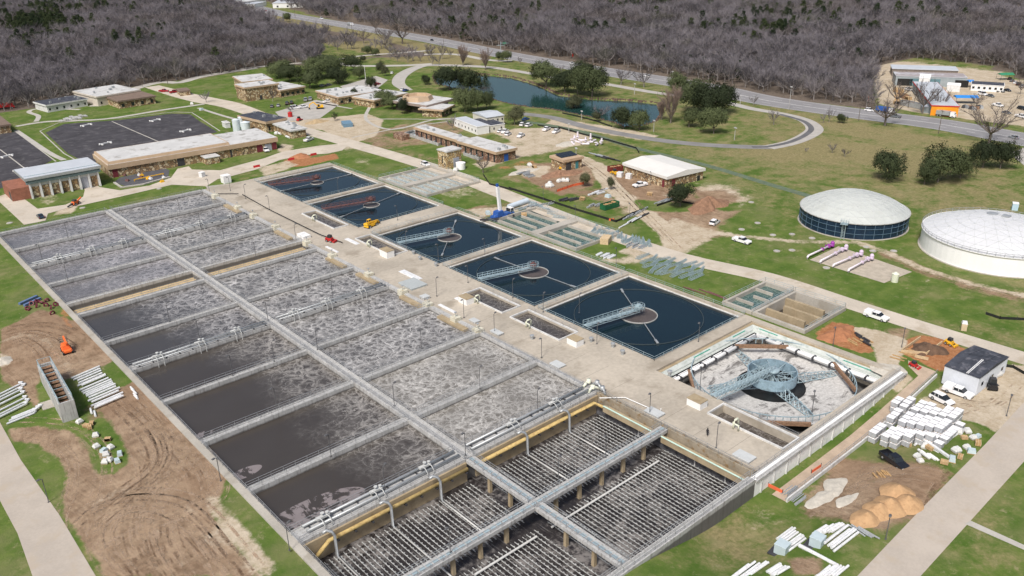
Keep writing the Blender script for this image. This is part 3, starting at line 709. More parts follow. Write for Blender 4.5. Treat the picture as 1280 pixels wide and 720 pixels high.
# empty basin floor, dirty
m, nt, b = nmat('empty basin floor'); n = N(nt)
f1 = n.noise(.12, 4, rough=.6); f2 = n.noise(.9, 5, rough=.8); f3 = n.noise(1.0, 4, vec=n.mapv((2.2,.12,1)), rough=.7)
c = n.mix(n.ss(n.m('ADD', n.m('MULTIPLY', f1, .5), n.m('MULTIPLY', f2, .5)), .48, .60), (.022,.018,.018), (.20,.185,.175))
c = n.mix(n.m('MULTIPLY', n.ss(f3, .55, .7), .5), c, (.30,.29,.28))
n.put(b.inputs['Base Color'], c); n.put(b.inputs['Roughness'], n.ss(f2, .2, .7)); efm = m
sheet('basin_floor', XL1-.3, 66.5, XR0+.5, 106, -4.62, efm)
for (xa, xb, ya, yb, side) in ((46.0, 78.6, 68.4, 86.0, 'near left'), (81.8, 113.4, 68.4, 86.0, 'near right'), (46.0, 78.6, 88.6, 103.5, 'far left'), (81.8, 113.4, 88.6, 103.5, 'far right')):
    t = thing('diffuser_grid', 'rows of thin pale diffuser pipes on the empty basin floor, %s quarter' % side, 'pipe grid', ((xa+xb)/2, (ya+yb)/2, -4.62), group='diffuser grids in the empty basin')
    k = int((xb-xa)/.90)
    for i in range(k+1):
        x = xa+(xb-xa)*i/k; mb = MB(); mb.tube([(x, ya, -4.3), (x, yb, -4.3)], .075, 5)
        yy = ya+.5
        while yy < yb: mb.box(x-.14, yy-.12, -4.25, x+.14, yy+.12, -4.16); yy += .9
        mb.build('diffuser_pipe', mat('pale pipe plastic', (.42,.43,.42), .5, .3, .9, col2=(.17,.16,.155)), t, world=True)
# air headers on the basin floor and drop pipes
hd = mat('white header pipe', (.58,.58,.56), .4, .08, 1)
for px_, y0, y1 in ((50,101.5,71),(61,100.5,69),(71.5,101,90),(92.5,101.5,89.5),(104,101.5,90)):
    mb = MB(); mb.tube([(px_-1.6, 104.0, 1.0), (px_-.9, 104.0, 1.15), (px_-.2, 103.4, .9), (px_, 103.0, .2), (px_, 103.0, -3.7), (px_, 102.4, -3.95)], .26, 8)
    tag(mb.build('drop_pipe', steel, smooth=True), 'grey air drop pipe bending over the gallery wall, %s from the left' % ORD[[50,61,71.5,92.5,104].index(px_)], 'pipe', 'air drop pipes at the empty basin')
    mb = MB(); mb.tube([(px_, 102.4, -3.95), (px_, y1, -3.95)], .15, 8)
    tag(mb.build('header_pipe', hd, smooth=True), 'white header pipe on the basin floor under the %s drop pipe from the left' % ORD[[50,61,71.5,92.5,104].index(px_)], 'pipe', 'header pipes on the empty basin floor')
mb = MB(); mb.tube([(64,84.2,-3.95),(77.5,84.2,-3.95)], .2, 8); tag(mb.build('header_pipe', hd), 'white cross header pipe under the left raised walkway of the empty basin', 'pipe', 'header pipes on the empty basin floor')
mb = MB(); mb.tube([(81,84.2,-3.95),(109.5,84.2,-3.95)], .2, 8); tag(mb.build('header_pipe', hd), 'long white cross header pipe under the right raised walkway of the empty basin', 'pipe', 'header pipes on the empty basin floor')
# gallery face: tan wall and yellow channel pipe
mb = MB(); mb.box(XL1, 104.9, -4.6, XC0, 105.29, -.5); mb.box(XC1, 104.9, -4.6, XR0, 105.29, -.5); o = mb.build('basin_lining', tanc); tag(o, 'tan stained lining wall under the pipe gallery of the empty basin', 'lining wall')
ych = mat('yellow channel pipe', (.50,.37,.15), .7, .15, .8, col2=(.36,.24,.10))
for xa, xb, s_ in ((49.5, 78.6, 'left'), (81.6, 112.5, 'right')):
    t = thing('channel_pipe', 'yellow channel pipe hung along the %s half of the gallery wall' % s_, 'pipe', ((xa+xb)/2, 104.2, -1.2), group='yellow channel pipes')
    mb = MB(); mb.tube([(xa-2.8, 103.9, -2.9), (xa, 104.2, -1.25), (xb, 104.2, -1.25)] if s_ == 'left' else [(xa, 104.2, -1.25), (xb, 104.2, -1.25), (113.0, 101.5, -1.4), (113.0, 97.5, -1.4)], .38, 10); mb.build('pipe', ych, t, world=True, smooth=True)
    for x in np.arange(xa+1.5, xb, 3.4):
        mb = MB(); mb.box(x-.18, 103.7, -1.95, x+.18, 104.85, -1.72); mb.build('bracket', darkst, t, world=True)
# tan trough along the deck side of the empty basin
t = thing('channel_trough', 'long tan channel trough with pale green edge along the deck side of the empty basin', 'trough', (113.5, 85, -1)); mb = MB()
for ya, yb in ((66.9, 86.2), (88.2, 101.5)): mb.box(112.3, ya, -2.0, 113.0, yb, -.7); mb.box(113.0, ya, -2.0, 114.35, yb, -1.6)
mb.build('trough', tanc, t, world=True); mb = MB()
for ya, yb in ((66.9, 86.2), (88.2, 101.5)): mb.box(112.2, ya, -.695, 112.55, yb, -.62)
mb.build('edge_strip', mat('pale green frp', (.55,.72,.62), .5, .08, 1), t, world=True)
mb = MB(); mb.box(113.9, 67, -4.6, 114.38, 104.8, -2.05); tag(mb.build('basin_lining', wetc), 'black stained lining wall under the deck edge of the empty basin', 'lining wall')
for yy in (72, 79, 93):
    mb = MB(); mb.beam((113.8, yy, -4.6), (113.8, yy, -2.02), .18); tag(mb.build('down_pipe', wallw), 'thin white pipe down the black stained wall of the empty basin', 'pipe', 'thin white pipes on the stained wall')
# pipework along the pipe walkways
def pipe_walk(yy, xa, xb, label, r=.2, n_=2, off=(-.75,.75), valves=()):
    t = thing('air_main', label, 'pipe run', ((xa+xb)/2, yy, 0), group='air pipe runs on the walkway walls')
    for i in range(n_):
        mb = MB(); mb.tube([(xa, yy+off[i], .62), (xb, yy+off[i], .62)], r, 8); mb.build('pipe', steel, t, world=True, smooth=True)
    mb = MB(); x = xa+1
    while x < xb: mb.box(x-.1, yy-1.1, .003+.14, x+.1, yy+1.1, .36); x += 3.1
    mb.build('saddle', darkst, t, world=True)
    for vx in valves:
        mb = MB()
        for d in (-.7, .7): mb.tube([(vx+d, yy, 1.35), (vx+d, yy-1.2, 1.4), (vx+d, yy-1.85, .8), (vx+d, yy-1.9, -1.3)], .085, 6)
        mb.box(vx-1.2, yy-.35, .9, vx+1.2, yy+.3, 1.3); mb.lathe([(.0,1.9),(.35,1.9),(.35,1.75),(.06,1.75),(.06,1.3)], (vx, yy, 0), 10); mb.lathe([(.0,1.7),(.3,1.7),(.3,1.55),(.05,1.55),(.05,1.3)], (vx+.9, yy, 0), 10)
        mb.build('valve', mat('pale valve metal', (.50,.51,.50), .5, .1, 1), t, world=True)
pipe_walk(270, 46, 78.5, 'grey air pipes with white valves along the far left pipe walkway', valves=(53,62.5,72))
pipe_walk(270, 81.5, 113.5, 'grey air pipes with white valves along the far right pipe walkway', valves=(86,97,108))
pipe_walk(184.6, 46, 78.5, 'grey air pipes with white valves along the lower left pipe walkway', valves=(51.5,61.5,70.5))
pipe_walk(184.6, 81.5, 113.5, 'grey air pipes with white valves along the lower right pipe walkway', valves=(86,95.5,106))
pipe_walk(107.6, 47, 78.6, 'grey air pipes on the left half of the gallery above the empty basin', .26, 2, (-1.0,.6), (50.5,61,71.5))
pipe_walk(107.6, 81.5, 113.2, 'grey air pipes on the right half of the gallery above the empty basin', .26, 2, (-1.0,.6), (92.5,104))
# --- the deck
def slab(rects, holes, z1, z0, mb):
    xs_ = sorted({v for r_ in rects+holes for v in (r_[0], r_[2])}); ys_ = sorted({v for r_ in rects+holes for v in (r_[1], r_[3])})
    ins = lambda x, y: any(r_[0] < x < r_[2] and r_[1] < y < r_[3] for r_ in rects) and not any(h[0] < x < h[2] and h[1] < y < h[3] for h in holes)
    c_ = [[ins((xs_[i]+xs_[i+1])/2, (ys_[j]+ys_[j+1])/2) for j in range(len(ys_)-1)] for i in range(len(xs_)-1)]
    g = lambda i, j: 0 <= i < len(xs_)-1 and 0 <= j < len(ys_)-1 and c_[i][j]
    for i in range(len(xs_)-1):
        for j in range(len(ys_)-1):
            if not c_[i][j]: continue
            a, b_, p, q = xs_[i], xs_[i+1], ys_[j], ys_[j+1]
            mb.quad((a,p,z1),(b_,p,z1),(b_,q,z1),(a,q,z1))
            if not g(i-1,j): mb.quad((a,q,z0),(a,p,z0),(a,p,z1),(a,q,z1))
            if not g(i+1,j): mb.quad((b_,p,z0),(b_,q,z0),(b_,q,z1),(b_,p,z1))
            if not g(i,j-1): mb.quad((a,p,z0),(b_,p,z0),(b_,p,z1),(a,p,z1))
            if not g(i,j+1): mb.quad((b_,q,z0),(a,q,z0),(a,q,z1),(b_,q,z1))
PITS = [(127.8,235.5,132.9,256.5), (127.8,202.0,133.2,222.0), (125.6,148.8,131.4,164.6), (125.5,128.0,131.4,145.2), (124.8,67.4,129.8,84.2)]
CLAR = [(134.6,269.8,168.6,306.0), (134.5,231.2,168.6,267.4), (134.5,187.4,168.6,222.0), (134.5,146.4,168.6,184.4), (134.5,106.5,168.6,144.0), (131.0,68.0,167.6,103.0)]
deckm = mat('deck concrete', (.42,.375,.31), .9, .2, .06, col2=(.31,.27,.215), bump=.12, fine=1.2)
mb = MB(); slab([(115.6,66.6,169.38,310.3)], PITS+CLAR, 0.0, -6.0, mb); struct('deck', mb, deckm)
# expansion joints and stains drawn as thin sheets
mb = MB()
for yy in np.arange(74, 300, 7.5):
    mb.quad((115.8,yy,.004),(125,yy,.004),(125,yy+.07,.004),(115.8,yy+.07,.004))
mb.quad((121.2,225,.005),(121.32,225,.005),(121.32,300,.005),(121.2,300,.005))
struct('deck_joint', mb, mat('joint filler', (.20,.18,.15), .9, .1, 1))
pit_w = water_mat('pit water', (.035,.028,.024), (.055,.045,.038), (.36,.34,.32), density=.4, scale=.4)
for p in PITS: sheet('pit_water', p[0]-.1, p[1]-.1, p[2]+.1, p[3]+.1, -.55 if p[1] > 70 else -1.7, pit_w)
# dark clarifiers
m, nt, b = nmat('dark clarifier water'); n = N(nt)
n.put(b.inputs['Base Color'], n.mix(n.noise(.05, 3), (.004,.012,.018), (.007,.020,.027))); b.inputs['Roughness'].default_value = .06
b.inputs['Specular IOR Level'].default_value = .5; n.put(b.inputs['Normal'], n.bump(n.noise(.8, 3), .05, .03)); clw = m
clname = ['far corner', 'second from the far end', 'middle', 'second nearest dark', 'nearest dark']
for i, c_ in enumerate(CLAR[:5]):
    sheet('clarifier_water', c_[0]-.2, c_[1]-.2, c_[2]+.2, c_[3]+.2, -.85, clw)
    # weir trough round the inside and rail outside
    x0, y0, x1, y1 = c_
    t = thing('settling_tank_edge', 'pale weir channel and grey railing round the %s clarifier basin' % clname[i], 'weir channel', ((x0+x1)/2, (y0+y1)/2, 0), group='weir channels of the clarifiers')
    mb = MB(); w = .35
    for (a, b_, p, q) in ((x0,y0,x1,y0+w),(x0,y1-w,x1,y1),(x0,y0+w,x0+w,y1-w),(x1-w,y0+w,x1,y1-w)): mb.box(a, b_, -.9, p, q, -.62)
    mb.build('weir', wallw, t, world=True); mb = MB(); e = .45
    for a, b_ in (((x0-e,y0-e,0),(x1+e,y0-e,0)),((x0-e,y1+e,0),(x1+e,y1+e,0)),((x0-e,y0-e,0),(x0-e,y1+e,0)),((x1+e,y0-e,0),(x1+e,y1+e,0))): rail_mesh(mb, a, b_, step=3)
    mb.build('railing', bluest, t, world=True)
    mb = MB()
    for a in range(24): # baffle ticks
        pass
def clarifier(c_, ctr, start, boom, key, col, label, fw=4.3):
    cx_, cy_ = ctr; t = thing('clarifier_bridge', label, 'clarifier bridge', (cx_, cy_, -.85), group='clarifier bridges')
    a = Vector((start[0], start[1], .9)); b_ = Vector((cx_, cy_, .9)); d = (b_-a).normalized(); s_ = Vector((-d.y, d.x, 0))*.75
    mb = MB(); mb.beam(a, b_+d*1.4, 1.3, .14)
    mb.build('walkway', col, t, world=True); D = (b_-a).length; k = int(D/1.5)
    for q in (-1, 1):
        mb = MB()
        for i in range(k):
            p0 = a.lerp(b_, i/k)+s_*q; p1 = a.lerp(b_, (i+1)/k)+s_*q
            mb.beam(p0, p0+Vector((0,0,1.15)), .09); mb.beam(p0+Vector((0,0,1.15)), p1+Vector((0,0,1.15)), .1); mb.beam(p0+Vector((0,0,.6)), p1+Vector((0,0,.6)), .07)
            mb.beam(p0-Vector((0,0,.1)), p1-Vector((0,0,.5)) if i % 2 else p1-Vector((0,0,.1)), .08); mb.beam(p0-Vector((0,0,.5)), p1-Vector((0,0,.5)), .1)
        mb.build('truss_rail', col, t, world=True)
    mb = MB(); mb.lathe([(0,.5),(.9,.5),(1.0,.2),(1.0,-.2),(.6,-.4)], (cx_, cy_, 1.4), 16); mb.lathe([(0,.9),(.5,.9),(.5,.5)], (cx_, cy_, 1.4), 12); mb.build('drive_unit', redst if col is not bluest else (redst if key else bluest), t, world=True)
    mb = MB()
    for i in range(14):
        a0, a1 = i/14*2*math.pi, (i+1)/14*2*math.pi
        for hh in (2.2, 2.75): mb.beam((cx_+1.6*math.cos(a0), cy_+1.6*math.sin(a0), hh-.6), (cx_+1.6*math.cos(a1), cy_+1.6*math.sin(a1), hh-.6), .07)
        mb.beam((cx_+1.6*math.cos(a0), cy_+1.6*math.sin(a0), .9), (cx_+1.6*math.cos(a0), cy_+1.6*math.sin(a0), 2.15), .07)
    mb.build('platform_rail', col, t, world=True)
    mb = MB(); mb.lathe([(fw,-.35),(fw,.22),(fw-.18,.22),(fw-.18,-.35)], (cx_, cy_, -.85), 40); mb.build('feed_well', mat('feed well rim', (.42,.42,.40), .7, .1, 1), t, world=True)
    mb = MB(); mb.lathe([(0,0.012),(fw-.18,0.012)], (cx_, cy_, -.85), 40); o = mb.build('well_water', mat('feed well water', (.085,.07,.065), .4, .25, .6), t, world=True)
    # scum ring and skimmer arms
    mb = MB(); rr_ = 16.3; mb.lathe([(rr_,-.2),(rr_,.16),(rr_-.14,.16),(rr_-.14,-.2)], (cx_, cy_, -.85), 72); mb.build('scum_baffle', mat('scum baffle', (.05,.065,.07), .6, .1, 1), t, world=True)
    mb = MB()
    for sgn in (1, -1):
        u = Vector((math.cos(boom), math.sin(boom), 0))*sgn; c0 = Vector((cx_, cy_, -.6))
        mb.beam(c0+u*fw, c0+u*16, .16); mb.beam(c0+u*14.2, c0+u*16.2+Vector((0,0,.1)), .55, .2)
    mb.build('skimmer_arm', steel, t, world=True)
def boomang(c, px):
    g = G(px[0], px[1], -.85); return math.atan2(g.y-c[1], g.x-c[0])
for k, (ctr, st, tip, red, col, lab) in enumerate([
    ((151,125.4), (134.4,128.1), (776,362), 0, bluest, 'blue grey bridge reaching the centre of the nearest dark clarifier'),
    ((151,164.6), (134.4,168.9), (722,361), 1, bluest, 'blue grey bridge with a red drive in the second nearest clarifier'),
    ((151.3,204.4), (134.4,208.4), (570,276), 1, bluest, 'blue grey bridge with a maroon drive in the middle clarifier'),
    ((151.8,250.6), (134.4,254.6), (495,244), 1, redst, 'maroon bridge in the second clarifier from the far end'),
    ((152,289.6), (134.6,295.2), (436,219), 1, redst, 'maroon bridge in the far corner clarifier')]):
    clarifier(CLAR[4-k], ctr, st, boomang(ctr, tip), red, col, lab, (4.9, 4.4, 3.9, 3.0, 2.6)[k])
# ============================================================ THE DRAINED ROUND CLARIFIER
x0, y0, x1, y1 = CLAR[5]; CC = (149.3, 85.4)
m, nt, b = nmat('drained clarifier floor'); n = N(nt)
f1 = n.noise(.18, 5, rough=.7, dist=1.0); f2 = n.noise(1.6, 4, rough=.8); f3 = n.noise(.45, 4, vec=n.mapv((.3,1.6,1), rot=.7), rough=.75)
c = n.mix(n.ss(f2, .3, .7), (.38,.37,.35), (.60,.585,.56)); c = n.mix(n.ss(n.m('MULTIPLY', f1, n.m('ADD', f3, .5)), .53, .66), c, (.09,.085,.08))
c = n.mix(n.m('MULTIPLY', n.ss(f1, .52, .65), .3), c, (.40,.38,.36))
n.put(b.inputs['Base Color'], c); b.inputs['Roughness'].default_value = .7; drf = m
mb = MB(); mb.lathe([(7.4,-3.5),(17.6,-2.75)], (CC[0], CC[1], 0), 64); struct('clarifier_floor', mb, drf, smooth=True)
sheet('basin_floor', x0-.1, y0-.1, x1+.1, y1+.1, -5.3, mat('dark wet concrete', (.10,.10,.10), .5, .3, .4, col2=(.2,.19,.18)))
mb = MB(); mb.lathe([(7.4,-3.52),(7.0,-4.3),(0,-4.6)], (CC[0], CC[1], 0), 48); struct('centre_pit', mb, mat('black pit sludge', (.025,.027,.028), .3, .4, .5), smooth=True)
# corners of the box between the bowl and the square wall
sheet('basin_floor', x0-.1, y0-.1, x1+.1, y1+.1, -4.0+.0, MATS['dark wet concrete']) if False else None
# cut the flat floor under the bowl by lifting the bowl above it: ring wall
t = thing('launder_channel', 'wide white launder channel with green edge strips round the far sides of the drained clarifier', 'channel', (150, 86, -1))
frp = mat('white frp liner', (.50,.53,.50), .45, .1, .5, col2=(.36,.40,.36))
mb = MB()
w = 3.2
for o0, z0_, o1, z1_ in ((.75,-.55,1.75,-1.15),(1.75,-1.15,1.8,-1.5),(1.8,-1.5,2.4,-1.55)):
    mb.quad((x0+.02,y1-o0,z0_),(x0+.02,y1-o1,z1_),(x1-o1,y1-o1,z1_),(x1-o0,y1-o0,z0_)); mb.quad((x1-o0,y1-o0,z0_),(x1-o1,y1-o1,z1_),(x1-o1,y0+.05,z1_),(x1-o0,y0+.05,z0_))
mb.build('trough', frp, t, world=True)
mb = MB(); mb.box(x0+.02,y1-.75,-.9,x1-.75,y1-.003,-.5); mb.box(x1-.75,y0+.05,-.9,x1-.003,y1-.003,-.5); mb.build('ledge', tanc, t, world=True)
mb = MB()
mb.box(x0+.3,y1-w-.25,-2.6,x1-w-.3,y1-w,-1.2); mb.box(x1-w-.0,y0+.3,-2.6,x1-w+.25,y1-w-.3,-1.2); mb.build('inner_wall', white, t, world=True)
mb = MB(); mb.tube([(x0+.5,y1-w-1.0,-1.25),(x1-w-1.3,y1-w-1.0,-1.25)], .42, 10); mb.tube([(x1-w-1.0,y0+.5,-1.25),(x1-w-1.0,y1-w-1.6,-1.25)], .42, 10); mb.build('ledge_pipe', white, t, world=True, smooth=True)
mb = MB(); g_ = mat('green frp edge', (.05,.35,.25), .5, .1, 1)
for a, b_ in ((143,149),(158,163)): mb.box(a,y1-1.3,-.84,b_,y1-1.1,-.70)
for a, b_ in ((71,78),(95,100)): mb.box(x1-1.3,a,-.84,x1-1.1,b_,-.70)
mb.build('edge_strip', g_, t, world=True)
mb = MB()
for x in np.arange(x0+3, x1-w-2, 4.2): mb.box(x-.2, y1-w-1.7, -1.8, x+.2, y1-w-.2, -.85)
for y in np.arange(y0+3, y1-w-2, 4.2): mb.box(x1-w-1.7, y-.2, -1.8, x1-w-.2, y+.2, -.85)
mb.build('clamp', darkst, t, world=True)
mb = MB()
for a, b_ in (((x1-w-9.5,y1-w-.8,-1.0),(x1-w-.8,y1-w-9.5,-1.0)), ((x1-w-.5,y0+11,-1.0),(x1-w-7.5,y0+2.0,-1.3)), ((x0+2,y0+9,-2.2),(x0+8.5,y0+2,-2.2)), ((x0+1.0,y1-9.5,-1.0),(x0+6.5,y1-w-.8,-1.0))):
    mb = MB(); mb.beam(a, b_, .55, .8); mb.build('corner_beam', rust, t, world=True)
mb = MB()   # curved collector arc with little posts
for a0, a1 in ((-5, 100), (105, 170), (190, 262), (275, 350)):
    k = int((a1-a0)/5)
    for i in range(k):
        q0, q1 = R(a0+5*i), R(a0+5*i+5); rr_ = 17.4
        p0 = Vector((CC[0]+rr_*math.cos(q0), CC[1]+rr_*math.sin(q0), -.85)); p1 = Vector((CC[0]+rr_*math.cos(q1), CC[1]+rr_*math.sin(q1), -.85))
        if x0+.4 < p0.x < x1 and y0+.3 < p0.y < y1:
            mb.beam(p0, p1, .18); mb.beam(p0, p0-Vector((0,0,1.3)), .14)
mb.build('curved_rail', bluest, t, world=True)
t = thing('centre_column_mechanism', 'blue grey ring drum on lattice arms standing in the drained clarifier', 'clarifier mechanism', (CC[0], CC[1], -3))
dm = mat('blue grey drum steel', (.27,.38,.45), .5, .2, .5, col2=(.19,.26,.30), metal=.1)
mb = MB(); mb.lathe([(5.3,-2.2),(5.3,.25),(5.12,.25),(5.12,-2.2)], (CC[0], CC[1], 0), 48); mb.build('ring_drum', dm, t, world=True, smooth=False)
mb = MB(); mb.lathe([(.7,-6),(.7,0),(1.5,.1),(1.5,.4),(.5,.7),(0,.7)], (CC[0], CC[1], 0), 16); mb.build('centre_column', bluest, t, world=True)
mb = MB()
for i in range(8):
    q = 2*math.pi*i/8; mb.beam((CC[0]+.8*math.cos(q), CC[1]+.8*math.sin(q), -.6), (CC[0]+5.1*math.cos(q), CC[1]+5.1*math.sin(q), -.1), .14)
    mb.beam((CC[0]+.8*math.cos(q), CC[1]+.8*math.sin(q), -1.8), (CC[0]+5.1*math.cos(q), CC[1]+5.1*math.sin(q), -1.9), .12)
mb.build('spoke', bluest, t, world=True)
def lattice(mb, a, b_, w, h, k=9, r=.13):
    a = Vector(a); b_ = Vector(b_); d = (b_-a).normalized(); s_ = Vector((-d.y, d.x, 0)).normalized()*w/2; u = Vector((0,0,h))
    for i in range(k):
        t0, t1 = i/k, (i+1)/k; f0, f1 = 1-.55*t0, 1-.55*t1
        p, q = a.lerp(b_, t0), a.lerp(b_, t1)
        for g_ in (1, -1):
            mb.beam(p+s_*g_*f0, q+s_*g_*f1, r); mb.beam(p+s_*g_*f0, p+u*f0+s_*g_*.3*f0, r*.8); mb.beam(p+u*f0+s_*g_*.3*f0, q+s_*g_*f1, r*.8)
        mb.beam(p+u*f0, q+u*f1, r); mb.beam(p+s_*f0, q-s_*f1, r*.8); mb.beam(p-s_*f0, p+s_*f0, r*.8)
for q, L_ in ((150, 14.8), (245, 15.0), (330, 15.5), (65, 14)):
    mb = MB(); q = R(q); lattice(mb, (CC[0]+1.2*math.cos(q), CC[1]+1.2*math.sin(q), -3.2), (CC[0]+L_*math.cos(q), CC[1]+L_*math.sin(q), -2.75), 3.0, 2.0)
    mb.build('lattice_arm', bluest, t, world=True)
t = thing('footbridge', 'pale blue lattice footbridge from the deck to the ring drum of the drained clarifier', 'footbridge', (140, 87, 0))
a = Vector((130.4, 87.2, .7)); b_ = Vector((CC[0], CC[1]+.1, .55)); d = (b_-a).normalized(); s_ = Vector((-d.y, d.x, 0))
mb = MB(); mb.beam(a, b_, 1.5, .15); mb.build('walkway', bluest, t, world=True)
k = 15
for g_ in (-1, 1):
    mb = MB()
    for i in range(k):
        p0 = a.lerp(b_, i/k)+s_*g_*.8; p1 = a.lerp(b_, (i+1)/k)+s_*g_*.8; U = Vector((0,0,1.15))
        mb.beam(p0, p0+U, .1); mb.beam(p0+U, p1+U, .12); mb.beam(p0, p1+U, .08); mb.beam(p0-U*.7, p1-U*.7, .12); mb.beam(p0-U*.7, p1, .08)
    mb.build('truss_rail', bluest, t, world=True)

# ============================================================ DECK FURNITURE
lamp_d = mat('lamp post steel', (.11,.11,.115), .5, .1, 1)
def mk_lamp():
    t = thing('lamp_post', 'l', 'lamp post'); mb = MB()
    mb.tube([(0,0,0),(0,0,5.0)], .07, 6); mb.tube([(0,0,4.9),(.5,0,5.15)], .05, 5); mb.box(-.16,-.16,0,.16,.16,.12); mb.build('pole', lamp_d, t)
    mb = MB(); mb.taper(.35,-.22,1.05,.22,5.12,5.28,.06); mb.build('lamp_head', lamp_d, t); return t
lamps = [ # px, py at foot, place
 (212,402,'first walkway below the sandy trench, left half'),(291,469,'middle of the second-nearest left foaming basin wall'),(85,351,'near wall of the lower left upper-block basin'),
 (53,325,'left end of the first upper pipe walkway'),(85,297,'far left divider of the upper basins'),(106,309,'left upper pipe walkway near the centre'),
 (225,265,'far right divider of the upper basins'),(251,284,'right upper pipe walkway beside white valves'),(280,298,'right third divider of the upper basins'),
 (320,322,'near wall of the upper right basin above the trench'),(374,352,'first walkway below the trench, right half'),(416,372,'right lower pipe walkway'),
 (462,401,'third walkway below the trench, right half'),(527,436,'fourth walkway below the trench, right half'),(600,486,'fifth walkway below the trench, right half'),
 (335,400,'central walkway crossing above the lower pipe walkway'),(397,437,'central walkway below the lower pipe walkway'),(249,422,'lower pipe walkway, left half'),
 (343,452,'third walkway below the trench, left half'),(346,511,'fourth walkway below the trench, left half'),(493,507,'central walkway near the brown foaming basins'),
 (414,571,'fifth walkway below the trench, left half'),(481,613,'left half of the pipe gallery above the empty basin'),(582,569,'crossing of the gallery and the central walkway'),
 (362,688,'left outer wall corner by the gallery'),(563,690,'left raised walkway of the empty basin'),(698,603,'centre of the right raised walkway'),(757,572,'right raised walkway near the deck'),
 (672,515,'right half of the gallery above the empty basin'),(812,518,'deck edge above the tan trough'),(895,560,'deck corner beside the walking person'),
 (677,447,'deck edge beside the second low hatch'),(618,416,'deck edge beside the first low hatch'),(580,397,'deck near white pipe bundle'),(546,370,'deck near the grey panels'),
 (875,484,'drained clarifier footbridge end of the deck'),(724,391,'wall between the two nearest dark clarifiers'),(873,427,'near edge of the nearest dark clarifier'),
 (746,430,'deck at the start of the nearest clarifier bridge'),(585,353,'deck edge of the second nearest clarifier'),(641,372,'near edge of the second nearest clarifier'),
 (606,318,'wall between middle clarifiers'),(679,390,'corner between the two nearest clarifiers'),(548,325,'deck beside the middle clarifier'),(508,310,'deck beside the middle clarifier bridge'),
 (497,275,'near edge of the second far clarifier'),(423,240,'wall between the two far clarifiers'),(337,262,'deck near the far pit'),(370,300,'deck by the white cabinet'),(288,238,'deck top near the lawn'),(307,248,'deck beside the long dark pipe'),
 (1015,515,'front retaining wall by the drained clarifier')]
for i, (a, b_, s_) in enumerate(lamps):
    place('lamp', mk_lamp, G(a, b_, 0.14 if a < 700 else 0.0), R(200 if i % 2 else 20), 'slim dark lamp post on the %s' % s_, 'lamp posts over the basins')
for a, b_, s_ in ((1107,674,'grass beside the orange sand piles by the right road'), (1258,520,'gravel lot at the right edge beside the road'), (1127,434,'dirt near the boxed excavation'), (1041,433,'red clay heap behind the drained clarifier'), (61,628,'grass crescent beside the left road'), (276,601,'left outer wall by the dirt yard'),
    (262,240,'lawn edge at the top of the basins'), (679,250,'verge of the haul road by the fenced yard'), (719,275,'verge of the haul road opposite the green effluent channels'), (770,330,'grass strip beside the dark clarifiers'), (1015,205,'x'), (813,231,'track beside the domed-roof stone building'), (787,272,'track by the steel bundles')):
    if s_ != 'x': place('lamp', mk_lamp, G(a, b_), R(200), 'slim dark lamp post on the %s' % s_, 'lamp posts on the ground')
# white block kiosks, hatches, cabinets on the deck
def block(px, sz, name, label, cat, ms, z=0, rz=0, group=None, lid=.15):
    g = G(px[0], px[1], z) if z is not None else G(*px)
    t = thing(name, label, cat, g, rz, group); sx, sy, sz_ = sz
    mb = MB(); mb.box(-sx/2, -sy/2, 0, sx/2, sy/2, sz_-lid); mb.build('body', ms[0], t)
    mb = MB(); mb.taper(-sx/2-.06, -sy/2-.06, sx/2+.06, sy/2+.06, sz_-lid, sz_, .03); mb.build('lid', ms[1], t)
    return t
block((719,430), (2.4,3.2,1.7), 'equipment_kiosk', 'white block kiosk with flat tan top at the start of the nearest clarifier bridge', 'kiosk', (white, tanc))
block((871,507), (2.4,3.4,1.7), 'equipment_kiosk', 'white block kiosk with flat tan top beside the last pit near the drained clarifier', 'kiosk', (white, tanc))
block((583,378), (2.6,3.4,1.8), 'equipment_kiosk', 'white block kiosk with flat tan top beside the middle pit', 'kiosk', (white, tanc))
block((484,320), (2.6,4.0,2.2), 'equipment_kiosk', 'white block kiosk with flat tan top at the corner of the middle clarifier', 'kiosk', (white, tanc))
for px, sz, s_ in (((697,457),(2.2,3.0,.5),'beside the brown foaming basins'), ((818,517),(2.2,3.6,.5),'above the tan trough'), ((930,572),(2.4,3.6,.5),'at the near deck corner beside the person'), ((621,417),(1.6,3.2,.6),'at the deck edge, first of the row'), ((593,402),(1.6,2.4,.5),'at the deck edge, second of the row'), ((531,373),(2.0,2.0,.8),'at the deck edge by the pit walls')):
    block(px, sz, 'access_hatch', 'low grey access hatch %s' % s_, 'hatch', (wallc, mat('hatch grey', (.50,.52,.52), .6, .08, 1)), group='low hatches along the deck')
t = block((516,356), (5.2,6.4,.5), 'hatch_cover', 'large flat grey metal cover on the deck beside the lower basins', 'cover', (mat('cover grey', (.40,.43,.43), .5, .06, 1), MATS['cover grey']))
block((380,296), (2.6,4.2,.9), 'cabinet', 'low white cabinet with white lid on the deck above the sandy trench', 'cabinet', (white, white))
